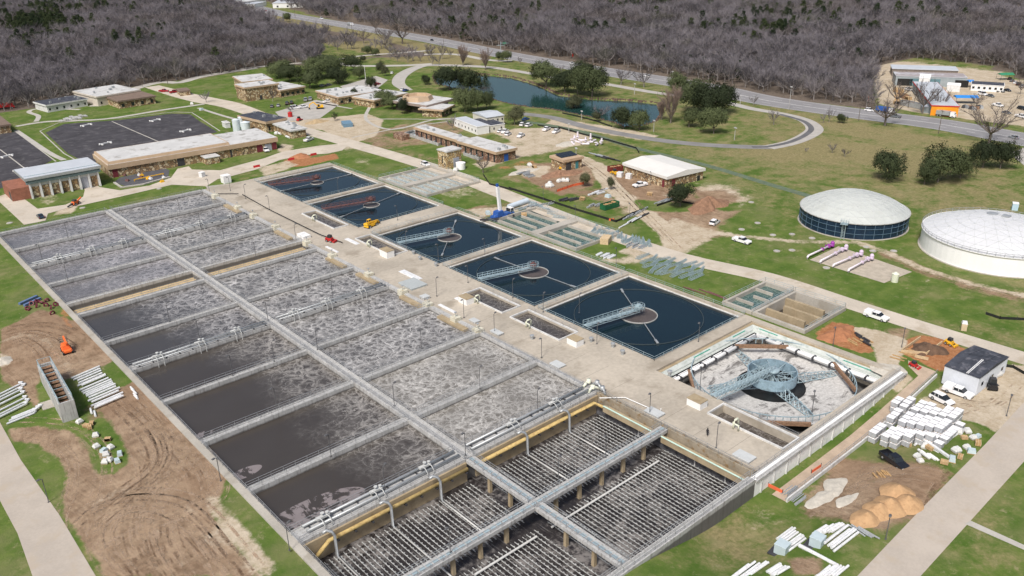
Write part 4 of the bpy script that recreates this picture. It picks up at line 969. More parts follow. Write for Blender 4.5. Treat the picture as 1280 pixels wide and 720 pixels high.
for px, L_, ln in (((513,344),(2,9),'long white panel lying on the deck beside the grey cover'), ((577,376),(1.2,5),'white panel leaning by the middle pit wall'), ((559,386),(.9,7),'thin white boards on the deck edge below the middle pit'), ((440,302),(1.4,7),'white boards lying beside the far middle pit'), ((415,312),(.8,7.0),'narrow white sheet lying on the deck near the red machine')):
    g = G(px[0], px[1], 0); mb = MB(); w_, l_ = L_
    mb.M = Matrix.Translation(g); mb.box(-w_/2,-l_/2,.004,w_/2,l_/2,.14); mb.box(-w_/2+.3,-l_/2+.5,.145,w_/2-.1,l_/2-.4,.25); tag(mb.build('board_stack', whitepl), ln, 'boards', 'white boards on the deck')
# vent drums on the deck edge
for px in ((739,427),(778,443),(837,469),(766,434),(517,318),(525,325),(545,333),(665,424)):
    g = G(px[0], px[1], 0); mb = MB(); mb.lathe([(.35,0),(.35,.7),(.55,.75),(.55,1.1),(0,1.25)], g, 12)
    tag(mb.build('vent_drum', steel), 'small grey vent drum on the deck edge of the clarifiers', 'vent', 'vent drums on the deck')
# wall rims round the pits
for i, p in enumerate(PITS):
    nm = ['by the far clarifier','beside the middle clarifier','upper of the two central pits','lower of the two central pits','beside the drained clarifier'][i]
    t = thing('pit_wall', 'low white parapet round the dark pit %s' % nm, 'parapet', ((p[0]+p[2])/2, (p[1]+p[3])/2, 0), group='parapets round the deck pits'); mb = MB(); e = .3; h = .4
    mb.box(p[0]-e, p[1]-e, .003, p[0], p[3]+e, h); mb.box(p[2], p[1]-e, .003, p[2]+e, p[3]+e, h); mb.box(p[0], p[1]-e, .003, p[2], p[1], h); mb.box(p[0], p[3], .003, p[2], p[3]+e, h)
    mb.build('parapet', wallw, t, world=True); mb = MB(); rail_mesh(mb, (p[2]+e/2, p[1]), (p[2]+e/2, p[3]), h=.9, z=h); mb.build('railing', rail_m, t, world=True)
    mb = MB(); mb.M = Matrix.Translation(((p[0]-.9), (p[1]+p[3])/2+2, 0)); mb.tube([(0,0,0),(0,0,1.5),(.4,0,1.8),(1.2,0,1.8),(1.6,0,1.4),(1.6,0,-1)], .22, 8); mb.tube([(0,-1.2,0),(0,-1.2,1.2),(0,0,1.2)], .2, 8)
    tag(mb.build('goose_neck_pipe', mat('cream pipe', (.66,.68,.55), .5, .08, 1), smooth=True), 'cream goose neck pipe over the parapet of the pit %s' % nm, 'pipe', 'goose neck pipes')
# cream gates at the basin inlets along the deck edge
for i, px in enumerate(((266,246),(292,261),(316,270),(337,286),(366,309),(410,322),(448,348),(505,365),(537,381),(574,398),(602,412))):
    g = G(px[0], px[1], 0); t = thing('inlet_gate', 'cream inlet gate box on the basin side of the deck, %s from far end' % ORD[i], 'gate box', (115.1, g.y, 0), 0, 'inlet gates along the deck')
    mb = MB(); mb.box(-1.4,-1.1,-.8,.6,1.1,.85); mb.build('box', mat('cream concrete', (.58,.56,.46), .8, .12, .6, col2=(.42,.36,.24)), t)
    mb = MB(); mb.tube([(-.4,0,.86),(-.4,0,2.0)], .07, 6); mb.lathe([(0,2.1),(.35,2.1),(.35,2.0),(0,2.0)], (-.4,0,0), 12); mb.build('hand_wheel', steel, t)
for k, (ya, yb) in enumerate(((277,286),(240,247),(207,214),(190,197),(168,175),(150,158))):
    mb = MB(); mb.box(112.9, ya-1.5, -.9, 114.35, yb+1.5, -.3); tag(mb.build('inlet_trough', tanc), 'rust brown inlet trough under the deck edge, %s from the far end' % ORD[k], 'trough', 'inlet troughs')
# gallery end tangle
for i, (a, b_) in enumerate(((735,482),(747,484),(742,489),(753,490))):
    g = G(a, b_, 0); mb = MB(); mb.M = Matrix.Translation(g) @ Matrix.Rotation(i*1.3, 4, 'Z'); mb.tube([(-1.4,0,.3),(-.5,0,.9),(.6,.2,.9),(1.3,.6,.1)], .3, 8); mb.lathe([(.5,.5),(.5,1.3),(0,1.35)], (.2,0,.2), 10)
    tag(mb.build('valve_cluster', MATS['cream pipe'] if i % 2 == 0 else steel, smooth=True), 'bent cream and grey valve pipework where the gallery meets the deck', 'valve', 'valve pipework at the gallery end')
g = G(762,497,0); mb = MB(); mb.M = Matrix.Translation(g); mb.tube([(-2,1,.3),(2,-2.5,.3),(2.5,-9,.3),(3.2,-11,.3),(3.2,-11,1.0)], .1, 6); tag(mb.build('hose_pipe', white), 'thin white pipe snaking over the deck above the tan trough', 'pipe')
mb = MB(); mb.tube([tuple(G(303,243,.4)), tuple(G(335,261,.4)), tuple(G(400,293,.4)), tuple(G(428,303,.4))], .13, 8); tag(mb.build('dark_hose', black), 'long black pipe lying along the upper deck', 'pipe')
mb = MB(); mb.tube([tuple(G(272,242,.4)), tuple(G(298,242,.4))], .12, 8); tag(mb.build('dark_hose', black), 'short black pipe crossing the top end of the deck', 'pipe')
# effluent channel boxes north of the clarifiers (green water)
grw = water_mat('green channel water', (.015,.055,.05), (.03,.085,.075), (.36,.44,.41), density=.4, scale=.5)
def channel_box(rect, label, wm, depth=-.55, bays=4, wm_top=.55, dark=False):
    x0, y0, x1, y1 = rect; t = thing('channel_tank', label, 'channel tank', ((x0+x1)/2, (y0+y1)/2, 0)); mb = MB(); w = .8
    mb.box(x0,y0,-4.5,x1,y0+w,wm_top); mb.box(x0,y1-w,-4.5,x1,y1,wm_top); mb.box(x0,y0+w,-4.5,x0+w,y1-w,wm_top); mb.box(x1-w,y0+w,-4.5,x1,y1-w,wm_top); mb.build('wall', concrete, t, world=True)
    mb = MB(); mid = (y0+y1)/2
    if y1-y0 > 30: mb.box(x0+w, mid-1.6, -4.5, x1-w, mid+1.6, wm_top-.05)
    for i in range(1, bays):
        x = x0+w+(x1-x0-2*w)*i/bays
        for (ya, yb) in (((y0+w, mid-1.6), (mid+1.6, y1-w)) if y1-y0 > 30 else ((y0+w, y1-w),)):
            if i % 2: ya += 2.2
            else: yb -= 2.2
            mb.box(x-.22 if not dark else x-.4, ya, -4.5, x+.22 if not dark else x+.4, yb, wm_top-.35)
    mb.build('baffle_wall', tanc if dark else concrete, t, world=True)
    mb = MB(); rail_mesh(mb, (x0+.2,y0+.2,0), (x1-.2,y0+.2,0), z=wm_top); rail_mesh(mb, (x1-.2,y0+.2,0), (x1-.2,y1-.2,0), z=wm_top); rail_mesh(mb, (x0+.2,y1-.2,0), (x1-.2,y1-.2,0), z=wm_top); mb.build('railing', bluest, t, world=True)
    sheet('channel_water', x0+.3, y0+.3, x1-.3, y1-.3, depth, wm)
    return t
channel_box((170.9,167.1,190.3,205.5), 'concrete channel tank of green water beside the middle clarifiers', grw, bays=4)
channel_box((170.9,105.4,190.3,114.3), 'small concrete channel tank of green water beside the nearest dark clarifier', grw, bays=4)
channel_box((170.9,90.6,190.3,105.2), 'empty dark channel tank with tan baffle walls behind the drained clarifier', water_mat('dark channel water', (.02,.016,.014), (.04,.03,.025), (.2,.19,.18), density=.2), depth=-2.6, bays=4, dark=True)
channel_box((170.7,243.1,195.9,274.9), 'concrete tank with pale grey channels beside the far clarifiers', water_mat('pale channel water', (.22,.27,.27), (.30,.35,.35), (.6,.64,.62), density=.7, scale=.5), depth=-.4, bays=7)
# ============================================================ DOMED TANKS
def dome_tank(c_, Rr, h, rise, label, wallmat, domemat, name, ladder=0, seams=16):
    t = thing(name, label, 'storage tank', (c_[0], c_[1], GZ)); mb = MB()
    mb.lathe([(Rr+.5,-.4),(Rr+.5,.18),(Rr,.18)], (0,0,0), 64); mb.build('foundation', concrete, t)
    mb = MB(); mb.lathe([(Rr,.1),(Rr,h)], (0,0,0), 64); mb.build('shell', wallmat, t)
    # geodesic cap
    rs = (Rr*Rr+rise*rise)/(2*rise); rings = 7; vs = [(0,0,h+rise)]; idx = [[0]]; rg = random.Random(5)
    for k in range(1, rings+1):
        r_ = Rr*1.012*k/rings; n_ = 6*k; z_ = h+rise-rs+math.sqrt(max(rs*rs-r_*r_/1.024, 0)); row = []
        for i in range(n_):
            a = 2*math.pi*i/n_+(math.pi/n_ if k % 2 else 0); row.append(len(vs)); vs.append((r_*math.cos(a), r_*math.sin(a), z_+(rg.uniform(-.05,.05) if k < rings else 0)))
        idx.append(row)
    bm = bmesh.new(); bv = [bm.verts.new(v) for v in vs]
    def angf(v): return math.atan2(vs[v][1], vs[v][0]) % (2*math.pi)
    for k in range(1, rings+1):
        A, B = idx[k-1], idx[k]
        if k == 1:
            for i in range(len(B)): bm.faces.new((bv[0], bv[B[i]], bv[B[(i+1) % len(B)]]))
            continue
        sA = sorted(A, key=angf); sB = sorted(B, key=angf); i = j = 0; nA, nB = len(sA), len(sB)
        aa = [angf(v) for v in sA]+[angf(sA[0])+2*math.pi]; bb = [angf(v) for v in sB]+[angf(sB[0])+2*math.pi]
        while i < nA or j < nB:
            if j < nB and (i >= nA or bb[j+1] <= aa[i+1]):
                bm.faces.new((bv[sA[i % nA]], bv[sB[j]], bv[sB[(j+1) % nB]])); j += 1
            else:
                bm.faces.new((bv[sA[i]], bv[sB[j % nB]], bv[sA[(i+1) % nA]])); i += 1
    bmesh.ops.recalc_face_normals(bm, faces=bm.faces); me = bpy.data.meshes.new('dome'); bm.to_mesh(me)
    me.materials.append(domemat); o = bpy.data.objects.new('dome', me); COL.objects.link(o); o.parent = t
    mb = MB()
    for e in bm.edges:
        a, b_ = e.verts; u = Vector((0,0,.03)); mb.beam(a.co+u, b_.co+u, .09, .08)
    bm.free(); mb.build('dome_ribs', mat('dome rib', (.50,.52,.52), .6, .05, 1), t)
    mb = MB()
    for hh in ((h-.05, h+.12),): mb.lathe([(Rr+.02,hh[0]),(Rr+.35,hh[0]),(Rr+.35,hh[1]),(Rr+.02,hh[1])], (0,0,0), 64)
    mb.build('rim', wallc if wallmat is not whitet else white, t)
    return t
domem = mat('dome aluminium', (.52,.545,.52), .5, .08, .15, metal=.15, col2=(.50,.52,.49))
whitet = mat('white tank paint', (.86,.86,.86), .5, .05, .2)
domem2 = mat('white dome panel', (.60,.61,.63), .5, .06, .12)
navy = mat('navy tank steel', (.012,.028,.055), .3, .3, .5)
ax = Vector((1062-640, 0)); g0 = G(1062, 299); dr = Vector((g0.x, g0.y, 0)).normalized(); RB = 16.4
cb = g0+dr*RB; t = dome_tank(cb, RB, 5.0, 5.2, 'low blue steel tank with a pale grey geodesic dome on the grass', navy, domem, 'domed_tank')
mb = MB()
for i in range(36):
    a = 2*math.pi*i/36; mb.box(0,0,0,0,0,0) if False else mb.beam((RB*1.004*math.cos(a), RB*1.004*math.sin(a), .15), (RB*1.004*math.cos(a), RB*1.004*math.sin(a), 4.95), .12)
for hh in (1.7, 3.4): mb.lathe([(RB+.02,hh),(RB+.16,hh),(RB+.16,hh+.12),(RB+.02,hh+.12)], (0,0,0), 64)
mb.build('panel_seams', mat('tank seam', (.10,.16,.22), .4, .1, 1), t)
ca = math.atan2(-dr.y, -dr.x)-.12
def tank_ladder(t, Rr, ca, h):
    mb = MB(); u = Vector((math.cos(ca), math.sin(ca), 0)); s_ = Vector((-u.y, u.x, 0))
    for g_ in (-1, 1): mb.beam(u*(Rr+.5)+s_*g_*.35, u*(Rr+.5)+s_*g_*.35+Vector((0,0,h+1.2)), .12); mb.beam(u*(Rr+1.4)+s_*g_*.5, u*(Rr+1.4)+s_*g_*.5+Vector((0,0,h+1.2)), .1)
    for i in range(int(h/.5)): mb.beam(u*(Rr+.5)+s_*.35+Vector((0,0,i*.5)), u*(Rr+.5)-s_*.35+Vector((0,0,i*.5)), .07)
    mb.box(0,0,0,0,0,0) if False else mb.beam(u*(Rr+.0)+Vector((0,0,h+.1)), u*(Rr+2.2)+Vector((0,0,h+.1)), 2.2, .1)
    for hh in (.7, 1.3): mb.beam(u*(Rr+2.1)+s_*1.1+Vector((0,0,h+hh)), u*(Rr+2.1)-s_*1.1+Vector((0,0,h+hh)), .09); mb.beam(u*Rr+s_*1.1+Vector((0,0,h+hh)), u*(Rr+2.1)+s_*1.1+Vector((0,0,h+hh)), .09); mb.beam(u*Rr-s_*1.1+Vector((0,0,h+hh)), u*(Rr+2.1)-s_*1.1+Vector((0,0,h+hh)), .09)
    mb.build('ladder', bluest, t)
tank_ladder(t, RB, ca, 5.0)
g0 = G(1240, 343.5); dr = Vector((g0.x, g0.y, 0)).normalized(); RW = 20.5
cw = g0+dr*RW; cw += Vector((-_r.x, -_r.y, 0))*0.5
t = dome_tank(cw, RW, 5.6, 4.6, 'wide white tank with a white geodesic dome at the right edge', whitet, domem2, 'domed_tank')
mb = MB(); k = 60
for i in range(k):
    a0, a1 = 2*math.pi*i/k, 2*math.pi*(i+1)/k; r_ = RW+.25
    for hh in (6.2, 6.7): mb.beam((r_*math.cos(a0), r_*math.sin(a0), hh), (r_*math.cos(a1), r_*math.sin(a1), hh), .08)
    mb.beam((r_*math.cos(a0), r_*math.sin(a0), 5.6), (r_*math.cos(a0), r_*math.sin(a0), 6.7), .08)
mb.build('rim_railing', rail_m, t)
mb = MB(); mb.lathe([(0,.7),(1.6,.55),(1.6,0)], (3,4,9.6), 12); mb.box(1.2,-1,9.8,3.2,1,10.6); mb.build('vent', steel, t)
a_ = math.atan2(-dr.y, -dr.x)+.95
mb = MB(); u = Vector((math.cos(a_), math.sin(a_), 0)); mb.M = Matrix.Translation(u*(RW+1.4)) @ Matrix.Rotation(a_, 4, 'Z'); mb.box(-1.4,-2.2,2.2,1.4,2.2,2.4); mb.beam((1.3,-2,0),(1.3,-2,2.2),.14); mb.beam((1.3,2,0),(1.3,2,2.2),.14); mb.build('canopy', mat('canopy blue grey', (.25,.33,.38), .6, .1, 1), t)
tank_ladder(t, RW, math.atan2(-dr.y, -dr.x)+1.75, 5.6)
# ============================================================ BUILDINGS
def opening(t, face, W, D, ov, pos, z0, w, h, kind='window', m=None):
    """door or window standing 4 cm proud of the wall; face f, r, l"""
    def bx(mb, a, b_, c0, c1, d0, d1):
        if face == 'f': mb.box(a, ov-d1, c0, b_, ov-d0, c1)
        elif face == 'r': mb.box(W-ov+d0, a, c0, W-ov+d1, b_, c1)
        else: mb.box(ov-d1, a, c0, ov-d0, b_, c1)
    if kind == 'window':
        mb = MB(); bx(mb, pos-w/2, pos+w/2, z0, z0+h, .003, .06); f = mb.build('window', m or darkst, t)
        mb = MB(); bx(mb, pos-w/2+.1, pos+w/2-.1, z0+.1, z0+h-.1, .062, .08); mb.build('pane', glass, f)
    else:
        mb = MB(); bx(mb, pos-w/2, pos+w/2, z0, z0+h, .003, .07); mb.build('door', m or darkst, t)
def bldg(FL, FR, BK, h, label, wall_m, roof_m, name='stone_building', cat='building', ov=.6, fh=.8, fm=None, wins=(), group=None, ridge=0, bd=None, vents=0):
    p = G(FL[0], FL[1], GZ+h); q = G(FR[0], FR[1], GZ+h); k = G(BK[0], BK[1], GZ+h)
    u = Vector((q.x-p.x, q.y-p.y, 0)); W = u.length; u.normalize(); v = Vector((-u.y, u.x, 0))
    D = bd if bd else abs((k-p).dot(v))
    t = thing(name, label, cat, (p.x, p.y, GZ), math.atan2(u.y, u.x), group)
    mb = MB(); mb.box(ov, ov, -.3, W-ov, D-ov, h-fh); mb.build('wall', wall_m, t)
    if ridge:
        mb = MB(); v_ = [(0,0,h-fh+.003),(W,0,h-fh+.003),(W,D,h-fh+.003),(0,D,h-fh+.003),(0,0,h-.1),(W,0,h-.1),(W,D,h-.1),(0,D,h-.1),(0,D/2,h+ridge),(W,D/2,h+ridge)]
        mb.add(v_, [(0,3,2,1),(0,1,5,4),(2,3,7,6),(1,2,6,9,5),(3,0,4,8,7),(4,5,9,8),(8,9,6,7)]); mb.build('roof', roof_m, t)
    else:
        mb = MB(); mb.box(0, 0, h-fh+.003, W, D, h); mb.build('fascia', fm or fascia, t)
        mb = MB(); mb.box(.25, .25, h+.003, W-.25, D-.25, h+.07); r_ = mb.build('roof', roof_m, t)
        rg = random.Random(int(FL[0]*7+FL[1]))
        for i in range(vents):
            x, y = rg.uniform(1, W-2), rg.uniform(1, D-2); mb = MB(); mb.box(x, y, h+.072, x+rg.uniform(.6,1.6), y+rg.uniform(.6,1.4), h+rg.uniform(.5,1.3)); mb.build('roof_vent', steel, r_)
    for f_, frac, z0, w, hh, kind, *mm in wins:
        L_ = W if f_ == 'f' else D
        opening(t, f_, W, D, ov, frac*L_, z0, w, hh, kind, mm[0] if mm else None)
    return t, W, D
wn = lambda f_, n_, z0=1.0, w=1.4, h=1.4, m=None: [(f_, (i+.5)/n_, z0, w, h, 'window')+((m,) if m else ()) for i in range(n_)]
maroon = mat('maroon door', (.16,.03,.04), .6, .1, 1)
# garage with white fins
t, W, D = bldg((30,224), (126,207), (41,208), 8.0, 'stone building with white concrete fins and glazed band left of the long building', wallw, roofg, ov=1.6, fh=1.0, fm=steel)
n_ = 7
for i in range(n_+1):
    x = 1.2+(W-2.9)*i/n_; mb = MB(); mb.add([(x,.35,-.3),(x+.55,.35,-.3),(x+.55,1.58,-.3),(x,1.58,-.3),(x,.95,6.1),(x+.55,.95,6.1),(x+.55,1.58,6.1),(x,1.58,6.1)], [(0,3,2,1),(4,5,6,7),(0,1,5,4),(1,2,6,5),(2,3,7,6),(3,0,4,7)]); mb.build('fin', wallw, t)
    if i < n_:
        mb = MB(); mb.box(x+.9, 1.50, .1, x+(W-2.9)/n_-.2, 1.597, 4.3); mb.build('stone_panel' if i != 5 else 'garage_door', stone if i != 5 else mat('grey door', (.35,.37,.42), .6, .05, 1), t)
mb = MB(); mb.add([(.3,.9,6.25),(W-.3,.9,6.25),(W-.3,2.8,8.25),(.3,2.8,8.25),(.3,.9,5.5),(W-.3,.9,5.5)], [(0,1,2,3),(4,5,1,0)]); mb.build('glazed_band', blueglz, t)
mb = MB()
for i in range(22): x = .4+(W-.8)*i/21; mb.beam((x,.86,6.3),(x,2.75,8.3),.1)
mb.build('glazing_bar', steel, t)
mb = MB(); mb.box(-5,2,-.3,1.5,D-1,4.6); mb.build('side_wing', mat('red brick', (.28,.12,.08), .9, .2, .8), t); mb = MB(); mb.box(-5.04,3,.1,-5.003,6,3.2); mb.build('door', darkst, t)
# long flat-roofed building
t, W, D = bldg((134,207), (347,171.5), (115,192.5), 5.4, 'long low stone building with white flat roof and tan fascia above the lawn', stone, roofw, fh=1.9, vents=5,
   wins=[('f',.035,0,2.0,3.3,'door',maroon),('f',.40,0,3.0,3.2,'door',darkst),('f',.88,0,2.6,3.2,'door',maroon),('f',.935,0,3.0,3.0,'door',mat('grey door', (.35,.37,.42), .6, .05, 1)),('f',.975,0,2.0,3.2,'door',maroon),('f',.70,0,.8,3.2,'door',darkst)])
mb = MB(); mb.taper(.4,.6,W*.70,D-.6,5.5,6.5,.25); mb.build('raised_roof', fascia, t); mb = MB(); mb.box(1.2,1.4,6.503,W*.70-.8,D-1.4,6.56); mb.build('upper_roof', roofw, t)
mb = MB(); mb.box(W*.52,-5.2,0,W*.60,.55,2.7); mb.build('entrance_block', stone, t); mb = MB(); mb.box(W*.515,-5.4,2.703,W*.605,.6,3.0); mb.build('entrance_roof', roofw, t)
mb = MB(); mb.box(-7,3,-.2,-1,9,.3); [mb.beam((-6.5+i*1.0,4,.3),(-5.5+i*.6,8,4.2),.2) for i in range(6)]; [mb.beam((-6.5,4+i,.3+i*.5),(-1.2,4.5+i,.8+i*.7),.25) for i in range(4)]
tag(mb.build('pipe_rack', bluest), 'blue grey pipe rack between the finned garage and the long stone building', 'pipe rack')
drape('paved_bed', GP([(143,228),(150,222),(205,210),(212,213),(210,222),(160,234)], GZ), asphd, .07)
mb = MB(); l, r = ribbon(GP([(143,229),(152,235),(180,231),(212,222)], GZ), .8)
for i in range(len(l)-1): mb.prism([l[i],l[i+1],r[i+1],r[i]], GZ+.05, GZ+.5)
tag(mb.build('low_wall', walkm), 'low white kerb wall round the equipment yard of the long building', 'low wall')
mb = MB(); l, r = ribbon(GP([(168,227),(205,219)], GZ), .35)
for i in range(len(l)-1): mb.prism([l[i],l[i+1],r[i+1],r[i]], GZ+.6, GZ+.9)
mb.box(*(G(168,227)+Vector((0,0,.0))), *(G(168,227)+Vector((.3,.3,.6)))); mb.box(*(G(204,219)), *(G(204,219)+Vector((.3,.3,.6))))
tag(mb.build('pipe_rail', yellow), 'yellow pipe rail in the equipment yard of the long building', 'rail')
rg = random.Random(2)
for i in range(9):
    g = G(155+rg.uniform(0,50), 227-i*1.0+rg.uniform(-1.5,1)); mb = MB(); mb.M = Matrix.Translation(g) @ Matrix.Rotation(rg.random()*3, 4, 'Z'); mb.taper(-.8,-.5,.8,.5,.1,.8,.15); mb.tube([(0,0,.8),(0,0,1.2),(.5,0,1.2)],.1,6)
    tag(mb.build('pump_unit', [yellow, redst, whitepl][i % 3]), 'small %s pump unit in the equipment yard of the long building' % ['yellow','maroon','white'][i % 3], 'pump', 'pump units in the yard')
# buildings round the parking lot
t, W, D = bldg((332,152.5), (359,147), (307,142), 5.4, 'stone building with dark flat roof beside two white silos', stone, roofd, fh=1.2, vents=4, wins=wn('f', 3, 1, 1.2, 1.8))
t, W, D = bldg((363,163.5), (384,160), (352,152), 4.0, 'low stone annex with white roof full of pipework beside the dark roofed building', stone, roofw, fh=.6, fm=roofw, vents=8)
t, W, D = bldg((305,109.7), (348.7,104), (288,105.8), 8.0, 'tall stone building with white flat roof by the service road', stone, roofw, fh=.9, vents=3, wins=[('f',.45,0,1.4,2.6,'door')])
bldg((302,102.5), (341,98.5), (309,93.5), 7.4, 'white flat roofed building directly behind the tall stone building', stone, roofw, vents=2)
bldg((350,113), (382,107.5), (348,102.5), 4.4, 'low stone wing with tan fascia attached right of the tall stone building', stone, roofw, wins=wn('f', 5, .9, 2, 1.5), vents=2)
bldg((57,131.5), (110,123), (41,127), 4.2, 'low pale building with dark roof at the wood edge on the left', wallw, roofd, fm=wallw, vents=5, wins=wn('f', 6, 1, 1, 1.2))
bldg((120,121), (176,112), (97.5,112.5), 5.5, 'cream building with broad white flat roof at the wood edge', mat('cream wall', (.55,.50,.43), .8, .08, .4), roofw, fm=MATS['cream wall'], vents=6, wins=wn('f', 5, 1, 1, 1.4))
bldg((147,126.5), (195,119.5), (132,119), 4.4, 'stone building with brown shingle roof left of the service road', stone, roofb, fm=roofb, wins=wn('f', 4, .8, 1.6, 1.8))
bldg((-22,160), (14,155), (-28,148), 4.2, 'stone building with brown roof cut by the left edge', stone, roofb, fm=roofb)
bldg((224,114), (238,112.5), (222,110.5), 3.0, 'small brown roofed shed by the red trucks', stone, roofb, name='shed', cat='shed', fm=roofb, ov=.3)
# offices
bldg((422.5,121.5), (452,117), (392,113.5), 4.4, 'office block with white roof and roof pipes nearest the parking lot', stone, roofw, vents=9, wins=wn('f', 3, .8, 1.8, 1.5))
bldg((467.5,125.5), (511,116), (446,119.5), 4.4, 'office block with white roof in the middle of the campus', stone, roofw, vents=4, wins=wn('f', 5, .8, 1.8, 1.5))
bldg((448,118), (480,112.5), (434,109), 4.2, 'white flat roofed linking block of the offices', stone, roofw, vents=3)
t, W, D = bldg((533,132), (568,123), (502,121.5), 5.2, 'main office with dark glazed front and raised tan roof ring', mat('dark glazed wall', (.05,.04,.035), .3, .3, 1), roofw, fm=mat('taupe fascia', (.30,.24,.21), .8, .1, .5), ov=2.4, fh=1.2)
mb = MB(); mb.lathe([(8.5,5.3),(7.6,7.6),(6.4,7.6),(6.2,6.2),(0,6.2)], (W*.42, D*.55, 0), 8); mb.build('roof_ring', fascia, t)
bldg((554,137.5), (569,130.5), (535,130), 4.2, 'dark walled office wing with white roof by the pond side trees', stone, roofw, ov=1.5, wins=wn('f', 3, .5, 2.5, 2.2))
# filter gallery
t, W, D = bldg((516.6,158.5), (572,175.5), (530,155), 4.8, 'long low stone gallery with white roof, upper half', stone_mat('red brown stone', (.28,.14,.09), (.17,.09,.06), (.36,.24,.17), 1.0), roofw, name='filter_gallery', wins=wn('f', 9, .2, 1.1, 3.0), fh=1.1, vents=3)
t, W, D = bldg((570,175.8), (620,190.5), (640,182.5), 4.8, 'long low stone gallery with white roof, lower half with a blue door', MATS['red brown stone'], roofw, name='filter_gallery', wins=wn('f', 7, .2, 1.1, 3.0)+[('r',.5,0,2.2,3,'door',bluep)], fh=1.1, vents=3)
def pool(pxs, label, wmm, hh=1.2):
    P_ = GP(pxs, GZ); cx_ = sum(p[0] for p in P_)/4; cy_ = sum(p[1] for p in P_)/4; t = thing('filter_pool', label, 'pool', (cx_, cy_, GZ), group='filter pools by the gallery')
    mb = MB(); inner = [(x+(cx_-x)*.12, y+(cy_-y)*.12) for x, y in P_]
    for i in range(4):
        j = (i+1) % 4; mb.prism([P_[i], P_[j], inner[j], inner[i]], GZ-.2, GZ+hh)
    mb.build('pool_wall', wallc, t, world=True); mb = MB(); mb.prism(inner, GZ+.1, GZ+hh*.5, False); mb.build('pool_water', wmm, t, world=True)
wd = mat('pool dark water', (.02,.03,.03), .1, .2, .5, spec=.5); wl = mat('pool pale scum', (.45,.50,.52), .5, .15, .4)
for i in range(6):
    a0, a1 = i/6, (i+1)/6; la, ra = (505,168.5), (548,182.5); lb, rb = (517,165), (560,178.5)
    f = lambda p, q, t_: (p[0]+(q[0]-p[0])*t_, p[1]+(q[1]-p[1])*t_)
    pool([f(la,ra,a0+.004), f(la,ra,a1-.004), f(lb,rb,a1-.004), f(lb,rb,a0+.004)], '%s filter pool, %s from the upper end beside the stone gallery' % (('dark','pale')[i % 2], ORD[i]), wd if i % 2 == 0 else wl)
for i in range(3):
    a0, a1 = i/3, (i+1)/3; la, ra = (579,194), (600,201); lb, rb = (586,188), (610,196.5)
    pool([f(la,ra,a0+.004), f(la,ra,a1-.004), f(lb,rb,a1-.004), f(lb,rb,a0+.004)], 'green filter pool %s of three below the lower gallery half' % ORD[i], grw)
bldg((491,166), (502,169.5), (507,166), 2.4, 'low red stone block at the upper end of the filter pools', MATS['red brown stone'], MATS['red brown stone'], name='stone_block', cat='plant block', ov=.1, fh=.2, fm=MATS['red brown stone'])
bldg((558,189.5), (577.5,185), (544,186.4), 7.4, 'small yellow stone building with white roof beside the haul road', stone_y, roofw, ov=.25, fh=.5, fm=roofw, name='pump_house', wins=[('f',.62,0,3.0,4.0,'door',mat('grey door', (.35,.37,.42), .6, .05, 1)),('l',.5,2,.6,3,'window')])
def tank(px, r_, h, label, m_, name='storage_tank', cat='tank', n=24, cone=.5):
    g = G(*px); t = thing(name, label, cat, g); mb = MB(); mb.lathe([(r_,0),(r_,h)], (0,0,0), n); mb.build('shell', m_, t, smooth=True)
    mb = MB(); mb.lathe([(r_+.06,h),(r_*.3,h+cone),(0,h+cone)], (0,0,0), n); mb.build('tank_top', m_, t); return t
tank((576,211), 1.9, 2.6, 'short white round tank in front of the yellow stone building', whitet, cone=.2)
silo = mat('pale blue silo', (.60,.66,.70), .5, .06, .4)
tank((296.5,164), 1.8, 5.6, 'taller pale silo behind the long building', silo, 'silo', 'silo'); tank((308,164), 2.2, 4.4, 'shorter wide pale silo behind the long building', silo, 'silo', 'silo'); tank((302.5,158), 1.5, 4.6, 'third pale silo half hidden between the other two', silo, 'silo', 'silo')
bldg((281,154), (288,153), (280,151), 2.6, 'small white shed beside the silos', whitepl, roofw, name='shed', cat='shed', ov=.2, fh=.3, fm=white)
# trailers
bldg((567,147.5), (596,158.5), (576,143), 3.9, 'long white office trailer with blue solar panels on the roof edge', white, roofg, name='office_trailer', cat='trailer', ov=.15, fh=.3, fm=white, wins=wn('f', 7, 1.2, .7, 1.0))
bldg((591,149), (613,157), (625,152), 3.4, 'cream office trailer behind the long white one', mat('cream siding', (.62,.60,.52), .7, .05, .5), roofd, name='office_trailer', cat='trailer', ov=.15, fh=.3, fm=white, wins=wn('f', 4, 1.2, .7, 1.0)+wn('r', 2, 1.2, .7, 1))
bldg((608,146.8), (631,143.5), (588,140.5), 5.0, 'two storey cream building with grey metal roof beside the pond lane', MATS['cream siding'], roofg, ov=.3, fh=.3, wins=wn('f', 4, 2.6, .8, 1.0)+wn('f', 4, .6, .8, 1.0), ridge=.8, name='site_office')
